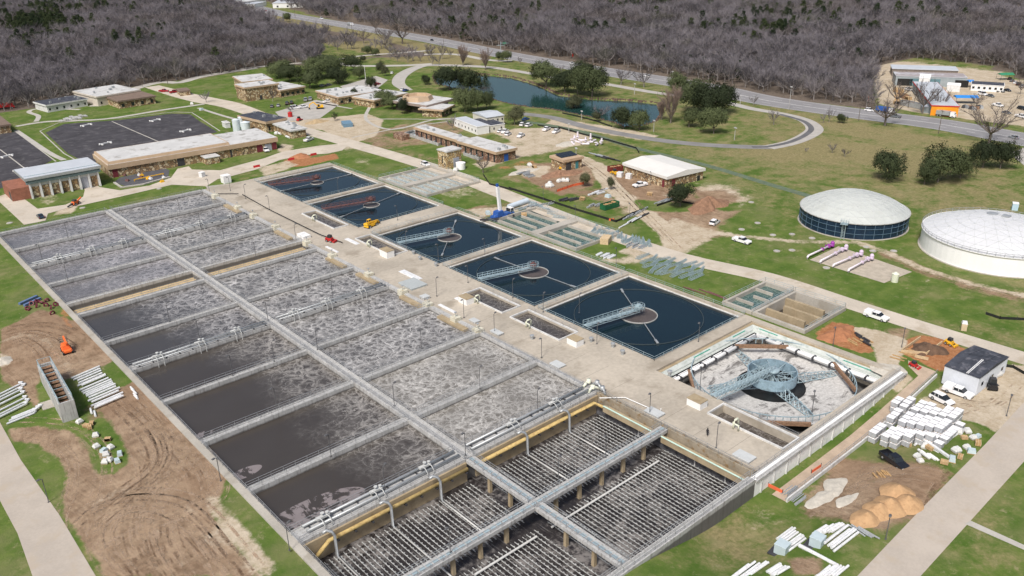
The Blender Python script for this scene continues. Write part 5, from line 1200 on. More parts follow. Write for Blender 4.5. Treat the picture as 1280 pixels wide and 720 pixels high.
# works yard stone buildings
t, W, D = bldg((704,200.5), (730,195.5), (688,194), 4.6, 'stone building with solar panels on its roof in the works yard', stone, fascia, wins=[('f',.3,0,2.5,3,'door',darkst),('f',.7,0,1.5,3,'door',mat('teal door', (.05,.20,.22), .5, .1, 1))], fh=1.0)
for i in range(5):
    mb = MB(); mb.M = Matrix.Translation((W*.12+i*W*.16, D*.3, 4.75)) @ Matrix.Rotation(R(8), 4, 'X'); mb.box(0,0,0,W*.145,D*.5,.1); mb.build('solar_panel', glass, t)
t, W, D = bldg((778,203), (834,221), (869,206), 4.6, 'stone building with big white low pitched roof in the works yard', stone, mat('clean white roof', (.66,.65,.62), .8, .05, .2), ridge=1.0, fh=1.1, wins=[('r',.2,0,1.6,2.8,'door',maroon),('f',.9,0,1.2,2.6,'door',maroon),('r',.85,0,1.5,2.0,'window')], name='stone_workshop')
# white metal shed right
t, W, D = bldg((1180,456.5), (1225,472.8), (1216,430), 4.0, 'white metal clad shed with dark roof beside the haul road', mat('ribbed white cladding', (.62,.65,.70), .5, .05, .4), roofd, ridge=.7, ov=.15, fh=.15, name='metal_shed', cat='shed', wins=wn('r', 3, 1.4, .9, .8))
mb = MB()
for i in range(int(W/.6)): mb.box(.3+i*.6,.10,0,.36+i*.6,.147,3.8)
for i in range(int(D/.6)): mb.box(W-.147,.3+i*.6,0,W-.1,.36+i*.6,3.8)
mb.build('cladding_rib', MATS['ribbed white cladding'], t)
mb = MB()
for f_ in (.25,.5,.75): mb.beam((W*f_,.1,3.93),(W*f_,D/2,4.74),.10,.06); mb.beam((W*f_,D-.1,3.93),(W*f_,D/2,4.74),.10,.06)
mb.build('roof_seam', MATS['dark roofing'], t)
mb = MB(); mb.beam((W*.62,.2,4.0),(W*.62,D/2,4.72),.14,.05); mb.beam((W*.66,.2,4.0),(W*.66,D/2,4.72),.14,.05); mb.build('roof_strip', white, t)
# concrete stair shaft
p = G(46,456,4.2); q = G(72.5,505,4.2); k = G(89,493,4.2); u = (q-p).normalized(); v = Vector((-u.y,u.x,0)); W = (q-p).length; D = abs((k-p).dot(v))
t = thing('stair_shaft', 'open topped concrete shaft with steel stair frame standing in the left yard', 'stair shaft', (p.x,p.y,GZ), math.atan2(u.y,u.x)); mb = MB(); w_ = .35; h = 4.4
mb.box(0,0,-.3,W,w_,h); mb.box(0,D-w_,-.3,W,D,h); mb.box(0,w_,-.3,w_,D-w_,h); mb.box(W-w_,w_,-.3,W,D-w_,h); mb.build('wall', wallc, t)
mb = MB(); k = 12
for i in range(k): mb.box(w_+.1, w_+.15, 4.1-i*.0-.12, 0,0,0) if False else mb.box(w_+.3+i*(W-1.4)/k, w_+.12, 3.9-i*.22, w_+.3+(i+.8)*(W-1.4)/k, D-w_-.12, 4.0-i*.22)
mb.build('step', rust, t); mb = MB()
for x in np.linspace(.2, W-.2, 6):
    for y in (.17, D-.17): mb.beam((x,y,h),(x,y,h+1.3),.1)
    mb.beam((x,.17,h+1.3),(x,D-.17,h+1.3),.08)
for y in (.17, D-.17):
    for hh in (.65,1.3): mb.beam((.2,y,h+hh),(W-.2,y,h+hh),.09)
mb.build('frame', bluest, t); mb = MB(); mb.box(-3.4,D*.2,-.1,-.003,D*.6,.12); mb.box(W*.45,-2.2,-.1,W*.62,-.003,.12); mb.build('slab', concrete, t)
# far yard across the highway
corr = mat('grey corrugated wall', (.30,.34,.36), .6, .1, .5)
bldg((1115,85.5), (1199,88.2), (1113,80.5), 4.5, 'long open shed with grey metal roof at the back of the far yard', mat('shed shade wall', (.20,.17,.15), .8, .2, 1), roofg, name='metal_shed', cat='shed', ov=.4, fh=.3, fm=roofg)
bldg((1120,94.5), (1210,97), (1119,89.5), 5.6, 'long grey metal warehouse with brown and white roof in the far yard', corr, mat('faded roof sheets', (.34,.30,.30), .6, .1, .08, col2=(.60,.62,.66)), name='warehouse', cat='warehouse', ov=.2, fh=.3, fm=roofg, wins=[('f',.14,0,8,4,'door',black),('f',.93,0,7,4,'door',black),('f',.42,0,16,4.2,'door',mat('teal shutter', (.12,.22,.25), .6, .1, 1))])
orw = mat('bright orange wall', (.85,.30,.02), .6, .06, .6)
t, W, D = bldg((1164,131.5), (1200,132.8), (1150,102), 5.0, 'orange fronted warehouse with big grey metal roof by the highway', corr, roofg, name='warehouse', cat='warehouse', ov=.3, fh=.5, fm=redp)
mb = MB(); mb.box(.3,.18,0,W-.3,.296,4.4); mb.build('orange_front', orw, t)
mb = MB(); mb.box(W*.3,.1,0,W*.42,.178,3); mb.build('door', darkst, t); mb = MB(); mb.box(W*.8,.1,.6,W*.93,.178,2.2); mb.build('window', yellow, t)
bldg((1184,106), (1201,107), (1182,103.5), 3.6, 'white tent canopy beside the orange fronted warehouse', whitepl, white, name='canopy', cat='canopy', ov=.1, fh=.2, fm=white, ridge=.8)
bldg((1214,105), (1256,107.5), (1214,101), 3.6, 'long white flat building in the far yard', white, roofd, name='site_office', ov=.2, fh=.3, fm=white, wins=wn('f', 6, 1.2, 1.2, 1.2))
bldg((1153,133.5), (1164,134), (1152,130), 3.0, 'small grey lean-to left of the orange front', corr, roofg, name='shed', cat='shed', ov=.1, fh=.2, fm=roofg)
def canopy(px, W, D, h, label, m_, rz=0):
    t = thing('canopy', label, 'canopy', G(*px), rz); mb = MB(); mb.add([(-W/2,-D/2,h),(W/2,-D/2,h),(W/2,D/2,h),(-W/2,D/2,h),(-W/2,0,h+1),(W/2,0,h+1)], [(0,1,5,4),(4,5,2,3),(0,4,3),(1,2,5),(0,3,2,1)]); mb.build('canopy_cover', m_, t)
    mb = MB(); [mb.beam((x,y,0),(x,y,h),.12) for x in (-W/2+.1,W/2-.1) for y in (-D/2+.1,D/2-.1)]; mb.build('post', darkst, t)
blc = mat('bright blue tarp', (.03,.22,.60), .6, .06, 1)
canopy((1206,129), 11, 6, 3.2, 'bright blue tarp canopy right of the orange front', blc, R(-50)); canopy((1206,108.5), 8, 4, 3, 'blue tarp canopy beside the white tent', blc, R(-50)); canopy((1256,99.5), 8, 5, 3, 'green container canopy by the parked cars', mat('green tarp', (.04,.22,.12), .6, .1, 1), R(-40))
bldg((1088.5,70.5), (1093.5,71), (1088,68.5), 4, 'small white shed at the far corner of the yard', white, roofw, name='shed', cat='shed', ov=.1, fh=.2, fm=white)
bldg((1149,97), (1163,97.8), (1150,92.8), 5.9, 'white gabled roof between the two long sheds', white, white, name='shed', cat='shed', ov=.1, fh=.2, fm=white, ridge=1.2)
# far houses in the trees
for i, (fl, fr, bk, h, s_) in enumerate((((8,4),(20,4.5),(8,1),5,'leftmost'),((42,6),(56,6.5),(44,3),5,'white, second from the left'),((62,8),(76,8),(63,4),5,'white, third from the left'),((84,2),(98,3),(86,-1),5,'fourth from the left'),((108,4),(118,4),(109,1),5,'fifth from the left'),((138,1),(150,1),(139,-2),5,'sixth from the left with red roof'),((268,2),(300,3),(270,-3),6,'wide white store left of the highway'),((305,5),(318,5),(306,2),5,'small white shop by the highway'),((340,4),(378,3),(340,-2),6,'white store right of the highway'))):
    bldg(fl, fr, bk, h, 'distant low building at the top edge, %s' % s_, white, roofg if i % 3 else roofw, name='distant_building', ov=.4, fh=.5, fm=wallw, ridge=0 if i > 5 else 1.2, wins=wn('f', 3, 1, 2, 2))
# ============================================================ TREES
def leafmat(name, c1, c2):
    m, nt, b = nmat(name); n = N(nt)
    oi = n.n('ShaderNodeObjectInfo'); f = n.noise(.9, 2)
    t = n.m('ADD', n.m('MULTIPLY', oi.outputs['Random'], .6), n.m('MULTIPLY', f, .5))
    c = n.mix(n.ss(t, .25, .8), c1, c2)
    if 'grey' in name: c = n.mix(n.m('MULTIPLY', n.ss(n.noise(.012, 4, rough=.65), .48, .64), .4), c, n.mix(t, (.06,.045,.038), (.19,.155,.13))); c = n.mix(n.m('MULTIPLY', n.ss(n.noise(.017, 4, rough=.7, vec=n.mapv((1,1,1), rot=1.0)), .56, .68), .6), c, n.mix(t, (.05,.055,.03), (.15,.15,.09)))
    n.put(b.inputs['Base Color'], c); b.inputs['Roughness'].default_value = .8; b.inputs['Specular IOR Level'].default_value = .15
    return m
oakm = leafmat('live oak leaves', (.026,.036,.018), (.088,.108,.048))
oakm2 = leafmat('olive oak leaves', (.060,.068,.038), (.10,.105,.055))
twigm = leafmat('bare grey twigs', (.050,.047,.054), (.235,.218,.24))
twigm2 = leafmat('bare brown twigs', (.17,.125,.105), (.27,.20,.17))
twigd = leafmat('bare dark twigs', (.07,.058,.052), (.12,.10,.09))
cedm = leafmat('cedar leaves', (.018,.030,.014), (.045,.060,.024))
barkg = mat('grey bark', (.22,.20,.19), .95, .2, 2)
def skeleton(rg, H, Rr, spread, trunk_f=.25, limbs=6, droop=0):
    """trunk and two orders of limbs: list of (a, b, ra, rb); returns ends too"""
    seg = []; ends = []
    base = Vector((0,0,-.3)); th = H*trunk_f; top = Vector((rg.uniform(-.3,.3), rg.uniform(-.3,.3), th)); r0 = H*.028
    seg.append((base, top, r0*1.15, r0*.85))
    for i in range(limbs):
        a = 2*math.pi*(i+rg.uniform(-.3,.3))/limbs; e = rg.uniform(.35,1.0)
        d = Vector((math.cos(a)*spread*e, math.sin(a)*spread*e, 1-.35*e)).normalized(); L_ = (H-th)*rg.uniform(.55,.8)
        m_ = top+d*L_*.5+Vector((rg.uniform(-.4,.4), rg.uniform(-.4,.4), rg.uniform(-.2,.4))); e_ = m_+(d+Vector((0,0,.35))).normalized()*L_*.5
        seg += [(top, m_, r0*.6, r0*.4), (m_, e_, r0*.4, r0*.18)]; ends.append((e_, d))
        for j in range(4):
            s_ = top.lerp(m_, .6).lerp(e_, j/4.0); d2 = (d+Vector((rg.uniform(-1,1), rg.uniform(-1,1), rg.uniform(-.1,.8)))*.9).normalized(); L2 = L_*rg.uniform(.35,.55)
            m2 = s_+d2*L2; seg.append((s_, m2, r0*.28, r0*.1)); ends.append((m2, d2))
    return seg, ends
def bare_meshes(seed, H, Rr, ntw=14, tw=.06, spread=1.0, sides=4, lim=6, tf=.2, upw=.5, sub=3):
    rg = random.Random(seed); seg, ends = skeleton(rg, H, Rr, spread, tf, lim)
    mt = MB()
    for a, b_, ra, rb in seg: mt.tube([a, b_], ra, sides, rb, cap=False)
    mc = MB()
    for a, b_, ra, rb in seg[1:]:
        L_ = (b_-a).length
        for k in range(ntw):
            s_ = a.lerp(b_, rg.uniform(.25, 1)); d = ((b_-a).normalized()+Vector((rg.uniform(-1,1), rg.uniform(-1,1), rg.uniform(-.3,1)*upw*2))*.95).normalized()
            l_ = rg.uniform(.10, .22)*H*.8
            e_ = s_+d*l_; n_ = d.cross(Vector((rg.uniform(-1,1), rg.uniform(-1,1), rg.uniform(-1,1)))).normalized()*tw*.5
            mc.add([s_-n_, s_+n_, e_], [(0,1,2)])
            for q in range(sub):
                s2 = s_.lerp(e_, rg.uniform(.3,.9)); d2 = (d+Vector((rg.uniform(-1,1), rg.uniform(-1,1), rg.uniform(-.5,1)*upw))*.9).normalized(); e2 = s2+d2*l_*rg.uniform(.3,.6)
                n2 = d2.cross(Vector((rg.uniform(-1,1), rg.uniform(-1,1), rg.uniform(-1,1)))).normalized()*tw*.36; mc.add([s2-n2, s2+n2, e2], [(0,1,2)])
    return mt, mc
def leaf_meshes(seed, H, Rr, clumps=90, per=42, ls=.42, tf=.22, flat=.6, cone=0, low=.12):
    """crown radius Rr, total height H; leaf clumps through the volume"""
    rg = random.Random(seed); seg, ends = skeleton(rg, H*.85, Rr, 1.3, tf, 6); mt = MB()
    for a, b_, ra, rb in seg: mt.tube([a, b_], ra*1.2, 5, rb, cap=False)
    mc = MB(); cz = H*(low+1)/2; hz = H*(1-low)/2
    lobes = [(Vector((rg.uniform(-.45,.45)*Rr, rg.uniform(-.45,.45)*Rr, rg.uniform(-.25,.3)*hz)), rg.uniform(.5,.72)) for _ in range(7)]
    for c in range(clumps):
        lo, lf = lobes[c % 7]; a = rg.uniform(0, 2*math.pi); z = rg.uniform(-.75, 1); rad = math.sqrt(max(0, 1-z*z)); s_ = rg.uniform(.65, 1.0)
        if cone: w_ = 1-.75*(z+.75)/1.75; p = Vector((math.cos(a)*Rr*w_*s_, math.sin(a)*Rr*w_*s_, z*hz+cz))
        else: p = Vector((lo.x+math.cos(a)*rad*Rr*lf*s_, lo.y+math.sin(a)*rad*Rr*lf*s_, cz+lo.z+z*hz*lf*s_*1.1))
        if p.z < H*low*.8: p.z = H*low*.8+rg.random()
        out = Vector((p.x, p.y, (p.z-cz)*1.5)).normalized(); cr = Rr*rg.uniform(.13,.22)
        for k in range(per):
            o = Vector((rg.gauss(0,1), rg.gauss(0,1), rg.gauss(0,.8))); q = p+o*cr*.6
            nn = (out+o*.4+Vector((rg.uniform(-1,1), rg.uniform(-1,1), rg.uniform(-.4,1)))*.7).normalized()
            t1 = nn.cross(Vector((rg.uniform(-1,1), rg.uniform(-1,1), .3))).normalized(); t2 = nn.cross(t1); s1 = ls*rg.uniform(.6,1.2)*.5
            mc.add([q-t1*s1, q-t2*s1*.7, q+t1*s1, q+t2*s1*.7], [(0,1,2,3)])
    return mt, mc
def me_of(mb, name, mats_):
    o = mb.build(name, mats_); me = o.data; bpy.data.objects.remove(o); return me
KINDS = {}
def kind(key, fn, variants, mt, mc):
    KINDS[key] = []
    for i in range(variants):
        a, b_ = fn(i); KINDS[key].append((me_of(a, 'trunk', mt), me_of(b_, 'crown', mc)))
kind('oak', lambda i: leaf_meshes(11+i, 10, 7, 165, 46, .55, low=.06), 4, bark, oakm)
kind('olive', lambda i: leaf_meshes(31+i, 10, 7, 160, 40, .5, low=.08), 2, bark, oakm2)
kind('small', lambda i: leaf_meshes(51+i, 6, 3, 60, 40, .3), 2, bark, oakm)
kind('cedar', lambda i: leaf_meshes(61+i, 12, 4.2, 60, 40, .55, cone=1), 2, bark, cedm)
kind('bare', lambda i: bare_meshes(71+i, 13, 6, 20, .055, 1.5, upw=.12, sub=4), 5, barkg, twigm)
kind('dark', lambda i: bare_meshes(91+i, 13, 7, 12, .08, 1.6, 5, 7, .2, .3, 3), 3, bark, twigd)
kind('cypress', lambda i: bare_meshes(101+i, 13, 4, 30, .08, .55, 4, 9, .1, .4, 3), 2, bark, twigm2)
HT = dict(oak=(9,6.6), olive=(9,6.8), small=(6,3.2), cedar=(12,4.2), bare=(13,7), dark=(10.5,7), cypress=(13,5.5))
def tree(key, x, y, H, Wd, label, name, group=None, seed=0, z=None):
    """H height m, Wd crown width m"""
    rg = random.Random(seed); tm, cm = KINDS[key][seed % len(KINDS[key])]
    t = thing(name, label, 'tree', (x, y, (T(x, y) if z is None else z)), rg.uniform(0, 6.28), group)
    s = H/HT[key][0]; w_ = Wd/(2*HT[key][1]); t.scale = (w_, w_, s)
    for nm, me_ in (('trunk', tm), ('crown', cm)):
        o = bpy.data.objects.new(nm, me_); COL.objects.link(o); o.parent = t
    return t
def ptree(key, px, py, w, h, label, name, group=None, seed=0):
    """foot pixel, size in pixels"""
    g = G(px, py); dist = (g-Vector((0,0,CAMH))).dot(_f); ppm = FPX/dist
    return tree(key, g.x, g.y, max(2, h/ppm/.93), w/ppm, label, name, group, seed)
sd = 0
OAKS = [(683,109,36,26,'at the pond bank beside the highway side'),(706,121,36,24,'lighter green, at the left of the pond grove'),(740,122,42,32,'tallest of the pond grove'),(727,101,34,20,'behind the pond grove'),(722,118,30,28,'in the middle of the pond grove'),
 (779,161,28,24,'left of the pair at the near pond bank'),(799,163,26,22,'right of the pair at the near pond bank'),(845,118,28,22,'upper left of the big oak clump right of the pond'),(867,140,46,34,'middle of the big oak clump right of the pond'),(884,146,40,34,'lower middle of the big oak clump right of the pond'),(902,142,36,32,'right side of the big oak clump right of the pond'),
 (861,159,26,19,'small one in front of the big oak clump'),(892,167,34,27,'round one standing in front of the big oak clump'),
 (349,97,34,18,'left end of the grove behind the tall stone building'),(363,102,32,18,'second in the grove behind the tall stone building'),(392,98,36,20,'third in the grove behind the stone buildings'),(413,96,44,22,'widest in the grove behind the stone buildings'),(388,110,32,20,'front of the grove above the parking lot'),(422,105,28,18,'right end of the grove above the parking lot'),(405,88,36,14,'back of the grove above the parking lot'),
 (443,89,24,16,'beside the entrance lane'),(450,99,16,14,'small one left of the flag pole'),(464,112,14,14,'small one behind the white office roof'),(443,125,10,12,'small one in front of the white office'),(562,112,34,24,'at the left end of the pond'),(590,116,36,26,'leaning over the left end of the pond'),(581,140,32,26,'between the main office and the pond'),(597,138,24,22,'beside the pond lane'),(608,136,20,18,'small one beside the pond lane'),
 (533,106,12,10,'small round one by the pond lawn'),(479,131,26,16,'left of the dark trees in front of the main office'),(491,136,24,15,'middle of the dark trees in front of the main office'),(503,142,14,16,'slim one in front of the main office'),(515,139,16,10,'low one in front of the main office'),(1108,225,40,31,'alone on the dry field above the domed tanks'),(1155,231,28,25,'left of the clump above the white tank'),(1172,228,48,37,'middle of the clump above the white tank'),(1200,223,34,28,'right of the clump above the white tank'),(1228,210,34,30,'left of the pair by the highway corner'),(1250,211,34,28,'right of the pair by the highway corner'),
 (850,258,31,25,'alone on the green island in the works yard'),(1052,154,12,10,'small one on the highway verge'),(359,27,11,9,'small one on the highway verge at top left'),(623,76,11,9,'small one near the highway junction'),(634,78,13,12,'beside the highway junction'),(460,68,14,9,'small one in the park left of the junction'),(470,70,10,8,'next to the small one in the park')]
for a, b_, w_, h_, s_ in OAKS:
    sd += 1; ptree('oak', a, b_, w_*1.0, h_*1.08, 'dark green live oak, %s' % s_, 'oak_tree', 'dark evergreen oaks', sd)
for a, b_, w_, h_, s_ in ((716,139,24,18,'grey green, on the near pond bank'),(747,152,14,11,'small grey green, on the near pond bank'),(643,156,26,21,'beside the white parked cars by the lane'),(733,233,18,17,'beside the orange fence in the works yard'),(764,237,11,15,'slim one on the works yard track'),(474,92,14,14,'behind the office roofs'),(482,95,12,12,'right of the flag pole'),(455,78,10,8,'by the entrance lane bend')):
    sd += 1; ptree('olive', a, b_, w_, h_, 'olive green tree, %s' % s_, 'leafy_tree', 'olive green trees', sd)
ptree('small', 419, 151, 9, 11, 'small round evergreen shrub tree by the blue covered stack', 'evergreen_shrub')
for a, b_, w_, h_, s_ in ((838,154,28,46,'tall rusty brown bare cypress beside the oak clump at the pond'),(827,150,16,26,'shorter brown bare cypress at the pond tip'),(579,82,16,25,'brown bare cypress left of the pond road'),(607,87,15,25,'brown bare cypress above the pond')):
    sd += 1; ptree('cypress', a, b_, w_*1.1, h_, s_, 'cypress_tree', None, sd)
BARE = [(752,148,28,20,'pale bare tree on the near pond bank'),(776,106,28,24,'bare tree on the lawn between pond and highway, left'),(805,109,28,26,'bare tree on the lawn between pond and highway, right'),(702,92,9,11,'tiny bare tree by the highway verge'),(921,128,8,13,'small bare tree on the verge right of the pond'),(942,132,12,16,'second small bare tree on the verge right of the pond'),(967,156,17,22,'bare tree inside the loop drive bend'),(1029,154,9,16,'left small bare tree beside the highway truck'),(1036,153,11,20,'right small bare tree beside the highway truck'),(1040,191,13,13,'left small bare tree on the dry field'),(1056,196,12,13,'right small bare tree on the dry field'),(650,80,8,10,'tiny bare tree at the highway junction'),
 (549,81,12,14,'bare tree in the row by the pond road, rightmost'),(541,82,10,15,'bare tree in the row by the pond road, third'),(510,78,13,13,'bare tree in the row by the pond road, second'),(497,77,11,12,'bare tree in the row by the pond road, first'),(553,74,16,22,'taller bare tree behind the pond road row'),(563,72,10,12,'small bare tree behind the pond road row'),(535,70,10,10,'small bare tree in the park'),(488,74,9,8,'small bare tree at the lane fork'),(258,128,16,17,'bare shrubby tree on the traffic island'),(341,127,14,20,'bare tree right of the tall stone building'),(566,163,15,22,'bare tree at the end of the long white trailer'),(604,216,22,20,'dark bare tree beside the haul road bend'),(363,140,14,10,'low bare tree beside the parking lot'),(333,152,10,12,'bare tree behind the dark roofed building'),(395,73,18,14,'bare tree in the park by the woods'),(405,80,16,12,'second bare tree in the park by the woods'),(1008,190,8,6,'tiny bush on the dry field')]
for a, b_, w_, h_, s_ in BARE: sd += 1; ptree('bare' if a != 604 else 'dark', a, b_, w_, h_, s_, 'bare_tree', 'leafless trees in the grounds', sd)
for a, b_, w_, h_, s_ in ((1106,157,52,34,'spreading dark leafless tree over the highway, leftmost'),(1119,133,30,34,'dark leafless tree behind the highway near the red sign'),(1153,142,40,38,'dark leafless tree in front of the orange warehouse'),(1174,139,26,26,'thinner dark leafless tree before the orange front'),(1236,180,62,50,'largest dark leafless tree at the highway bend'),(1220,134,20,16,'small dark leafless tree in the far yard'),(503,55,36,26,'big dark leafless tree on the highway verge at top centre'),(481,56,26,22,'dark leafless tree left of the big one on the verge'),(470,40,20,18,'dark leafless tree over the highway truck'),(455,54,22,16,'dark leafless tree at the wood edge by the park'),(1275,118,16,20,'dark leafless tree at the right edge of the far yard')):
    sd += 1; ptree('dark', a, b_, w_, h_, s_, 'bare_tree', 'large dark leafless trees', sd)
rg = random.Random(77)
for i in range(64):
    f = rg.random(); a = 350+f*190; b_ = 34+f*34+rg.uniform(-2, 16)
    if a > 430 and rg.random() < .5: continue
    ptree('bare', a, b_, rg.uniform(13, 20), rg.uniform(11, 17), 'leafless tree in the loose belt between the park and the highway', 'bare_tree', 'trees in the loose belt by the highway', i)
# the woods: jittered points inside the wood outlines
def in_view(P_, mg=40):
    d = np.stack([P_[:,0], P_[:,1], np.full(len(P_), -CAMH)], 1); F3 = np.array(_f); R3 = np.array(_r2); U3 = np.array(_u2)
    k = d@F3; px = 640+FPX*(d@R3)/k; py = 360-FPX*(d@U3)/k
    return (k > 0) & (px > -mg) & (px < 1280+mg) & (py > -30) & (py < 740)
nr = np.random.RandomState(4)
def scatter(sp, dmin, dmax):
    g = np.arange(-200, 2400, sp); A, B = np.meshgrid(g, g); P_ = np.stack([A.ravel(), B.ravel()], 1)+nr.uniform(-.45, .45, (A.size, 2))*sp
    D = np.hypot(P_[:,0], P_[:,1]); P_ = P_[(D > dmin) & (D <= dmax)]; P_ = P_[in_view(P_)]
    ok = np.zeros(len(P_), bool)
    for w in WOODS: ok |= sdf(w, P_[:,0], P_[:,1]) < -1.5
    for w in ([(395,54),(480,50),(500,66),(430,76),(405,75)], [(432,26),(446,14),(452,16),(440,30)], [(1196,-2),(1290,72),(1290,66),(1205,-2)]):
        ok &= sdf(GP(w, GZ), P_[:,0], P_[:,1]) > 1.5
    hp = smooth_line(GP(HWY, GZ), 3); ok &= linedist(hp, P_[:,0], P_[:,1]) > 17
    return P_[ok]
PT = np.concatenate([scatter(6.6, 0, 780), scatter(9, 780, 1250), scatter(12, 1250, 2100)])
D = np.hypot(PT[:,0], PT[:,1]); order = np.argsort(D); PT = PT[order]; D = D[order]
nz = np.array([mnoise.noise(Vector((x*.012, y*.012, 3))) for x, y in PT]); nz2 = np.array([mnoise.noise(Vector((x*.02, y*.02, 9))) for x, y in PT])
# evergreens gather in drifts; more of them on the left and beyond the right-hand wood edge
F3 = np.array(_f); kk = np.stack([PT[:,0], PT[:,1], np.full(len(PT), -CAMH)], 1); dz_ = kk@F3; pxs = 640+FPX*(kk@np.array(_r2))/dz_; pys = 360-FPX*(kk@np.array(_u2))/dz_
def blob(cx_, cy_, rx, ry): return np.exp(-((pxs-cx_)/rx)**2-((pys-cy_)/ry)**2)
boost = 1.2*blob(40,36,65,20)+.4*blob(110,12,60,9)+.55*blob(930,42,70,14)+.6*blob(1010,38,60,16)+.3*blob(1120,15,90,10)+.3*blob(820,12,60,8)+.2*blob(580,22,60,14)+.25*blob(160,55,40,10)
ever = (nr.rand(len(PT)) < .012+.45*np.clip(nz*1.5-.12, 0, 1)*np.clip(nz2*2, 0, 1)+boost*np.clip(nz2*5+.45, 0, 1.5))
NI = 260
for i in range(NI):
    x, y = PT[i]; kd = 'cedar' if ever[i] and i % 3 else 'bare'; lab = 'leafless grey tree in the front rank of the woods' if kd == 'bare' else 'dark green cedar in the front rank of the woods'
    tree(kd, x, y, nr.uniform(11, 15.5) if kd == 'bare' else nr.uniform(6, 9), nr.uniform(10, 14) if kd == 'bare' else nr.uniform(6, 8), lab, 'bare_tree' if kd == 'bare' else 'cedar_tree', 'trees in the front rank of the woods' if kd == 'bare' else 'cedars in the front rank of the woods', i)
def gn_wood(name, pts, keys, mtw, label, smin, smax):
    coll = bpy.data.collections.new(name+'_source')
    for key in keys:
        for tm, cm in KINDS[key]:
            bm = bmesh.new(); bm.from_mesh(tm); nt_ = len(bm.faces); bm.from_mesh(cm); bm.faces.ensure_lookup_table()
            for f in bm.faces[nt_:]: f.material_index = 1
            me = bpy.data.meshes.new('tree_source'); bm.to_mesh(me); bm.free(); me.materials.append(tm.materials[0]); me.materials.append(cm.materials[0])
            coll.objects.link(bpy.data.objects.new('tree_source', me))
    me = bpy.data.meshes.new(name); me.from_pydata([(x, y, T0) for x, y, T0 in pts], [], []); me.update()
    a = me.attributes.new('sc', 'FLOAT', 'POINT'); a.data.foreach_set('value', nr.uniform(smin, smax, len(pts)).astype(np.float32))
    a = me.attributes.new('rt', 'FLOAT', 'POINT'); a.data.foreach_set('value', nr.uniform(0, 6.28, len(pts)).astype(np.float32))
    a = me.attributes.new('ix', 'INT', 'POINT'); a.data.foreach_set('value', nr.randint(0, 60, len(pts)).astype(np.int32))
    o = bpy.data.objects.new(name, me); COL.objects.link(o); ng = bpy.data.node_groups.new(name, 'GeometryNodeTree')
    ng.interface.new_socket('Geometry', in_out='INPUT', socket_type='NodeSocketGeometry'); ng.interface.new_socket('Geometry', in_out='OUTPUT', socket_type='NodeSocketGeometry')
    gi = ng.nodes.new('NodeGroupInput'); gx = ng.nodes.new('NodeGroupOutput'); ip = ng.nodes.new('GeometryNodeInstanceOnPoints'); ci = ng.nodes.new('GeometryNodeCollectionInfo')
    ci.inputs['Collection'].default_value = coll; ci.inputs['Separate Children'].default_value = True; ci.inputs['Reset Children'].default_value = True
    def na(nm, ty): q = ng.nodes.new('GeometryNodeInputNamedAttribute'); q.data_type = ty; q.inputs[0].default_value = nm; return q.outputs[0]
    cx_ = ng.nodes.new('ShaderNodeCombineXYZ'); ng.links.new(na('rt', 'FLOAT'), cx_.inputs[2]); lk = ng.links.new
    lk(gi.outputs[0], ip.inputs['Points']); lk(ci.outputs[0], ip.inputs['Instance']); ip.inputs['Pick Instance'].default_value = True
    lk(na('ix', 'INT'), ip.inputs['Instance Index']); lk(cx_.outputs[0], ip.inputs['Rotation']); lk(na('sc', 'FLOAT'), ip.inputs['Scale']); lk(ip.outputs[0], gx.inputs[0])
    md = o.modifiers.new('scatter', 'NODES'); md.node_group = ng; tag(o, label, 'woodland', kind='stuff'); return o
ZT = TN(PT[:,0], PT[:,1]); P3 = np.column_stack([PT, ZT])
rest = np.arange(len(PT)) >= NI
gn_wood('bare_woodland', P3[rest & ~ever], ['bare'], None, 'vast grey leafless woodland behind the highway and the plant', .68, 1.28)
gn_wood('evergreen_woodland', P3[rest & ever], ['cedar'], None, 'dark green cedars mixed through the grey woodland', .65, 1.25)
print('trees in woods', len(PT))
# ============================================================ VEHICLES
headl = mat('headlamp', (.75,.75,.70), .2, .02, 1); taill = mat('tail lamp', (.35,.02,.02), .3, .05, 1)
whitecar = mat('white car paint', (.80,.80,.81), .25, .02, 1, spec=.6)
PAINT = dict(white=whitecar, black=mat('black car paint', (.015,.016,.02), .2, .1, 1, spec=.7), navy=mat('navy car paint', (.03,.05,.08), .25, .1, 1, spec=.6), blue=mat('blue car paint', (.02,.08,.25), .25, .1, 1, spec=.6), red=mat('red car paint', (.35,.02,.03), .3, .1, 1, spec=.6), silver=mat('silver car paint', (.38,.40,.43), .3, .05, 1, metal=.4, spec=.6), grey=mat('grey car paint', (.13,.14,.15), .3, .1, 1, spec=.6))
def sidep(mb, prof, y0, y1, tuck=0):
    n_ = len(prof); A = sum(prof[i][0]*prof[(i+1)%n_][1]-prof[(i+1)%n_][0]*prof[i][1] for i in range(n_))
    if A < 0: prof = prof[::-1]
    zm = max(p[1] for p in prof); zl = min(p[1] for p in prof)
    k = lambda z: tuck*(z-zl)/(zm-zl) if zm > zl else 0
    v = [(x, y0+k(z), z) for x, z in prof]+[(x, y1-k(z), z) for x, z in prof]
    tri = tessellate_polygon([[Vector((x, z, 0)) for x, z in prof]])
    f = [tuple(t) for t in tri]+[tuple(i+n_ for i in t[::-1]) for t in tri]+[(i, i+n_, (i+1)%n_+n_, (i+1)%n_) for i in range(n_)]
    mb.add(v, f)
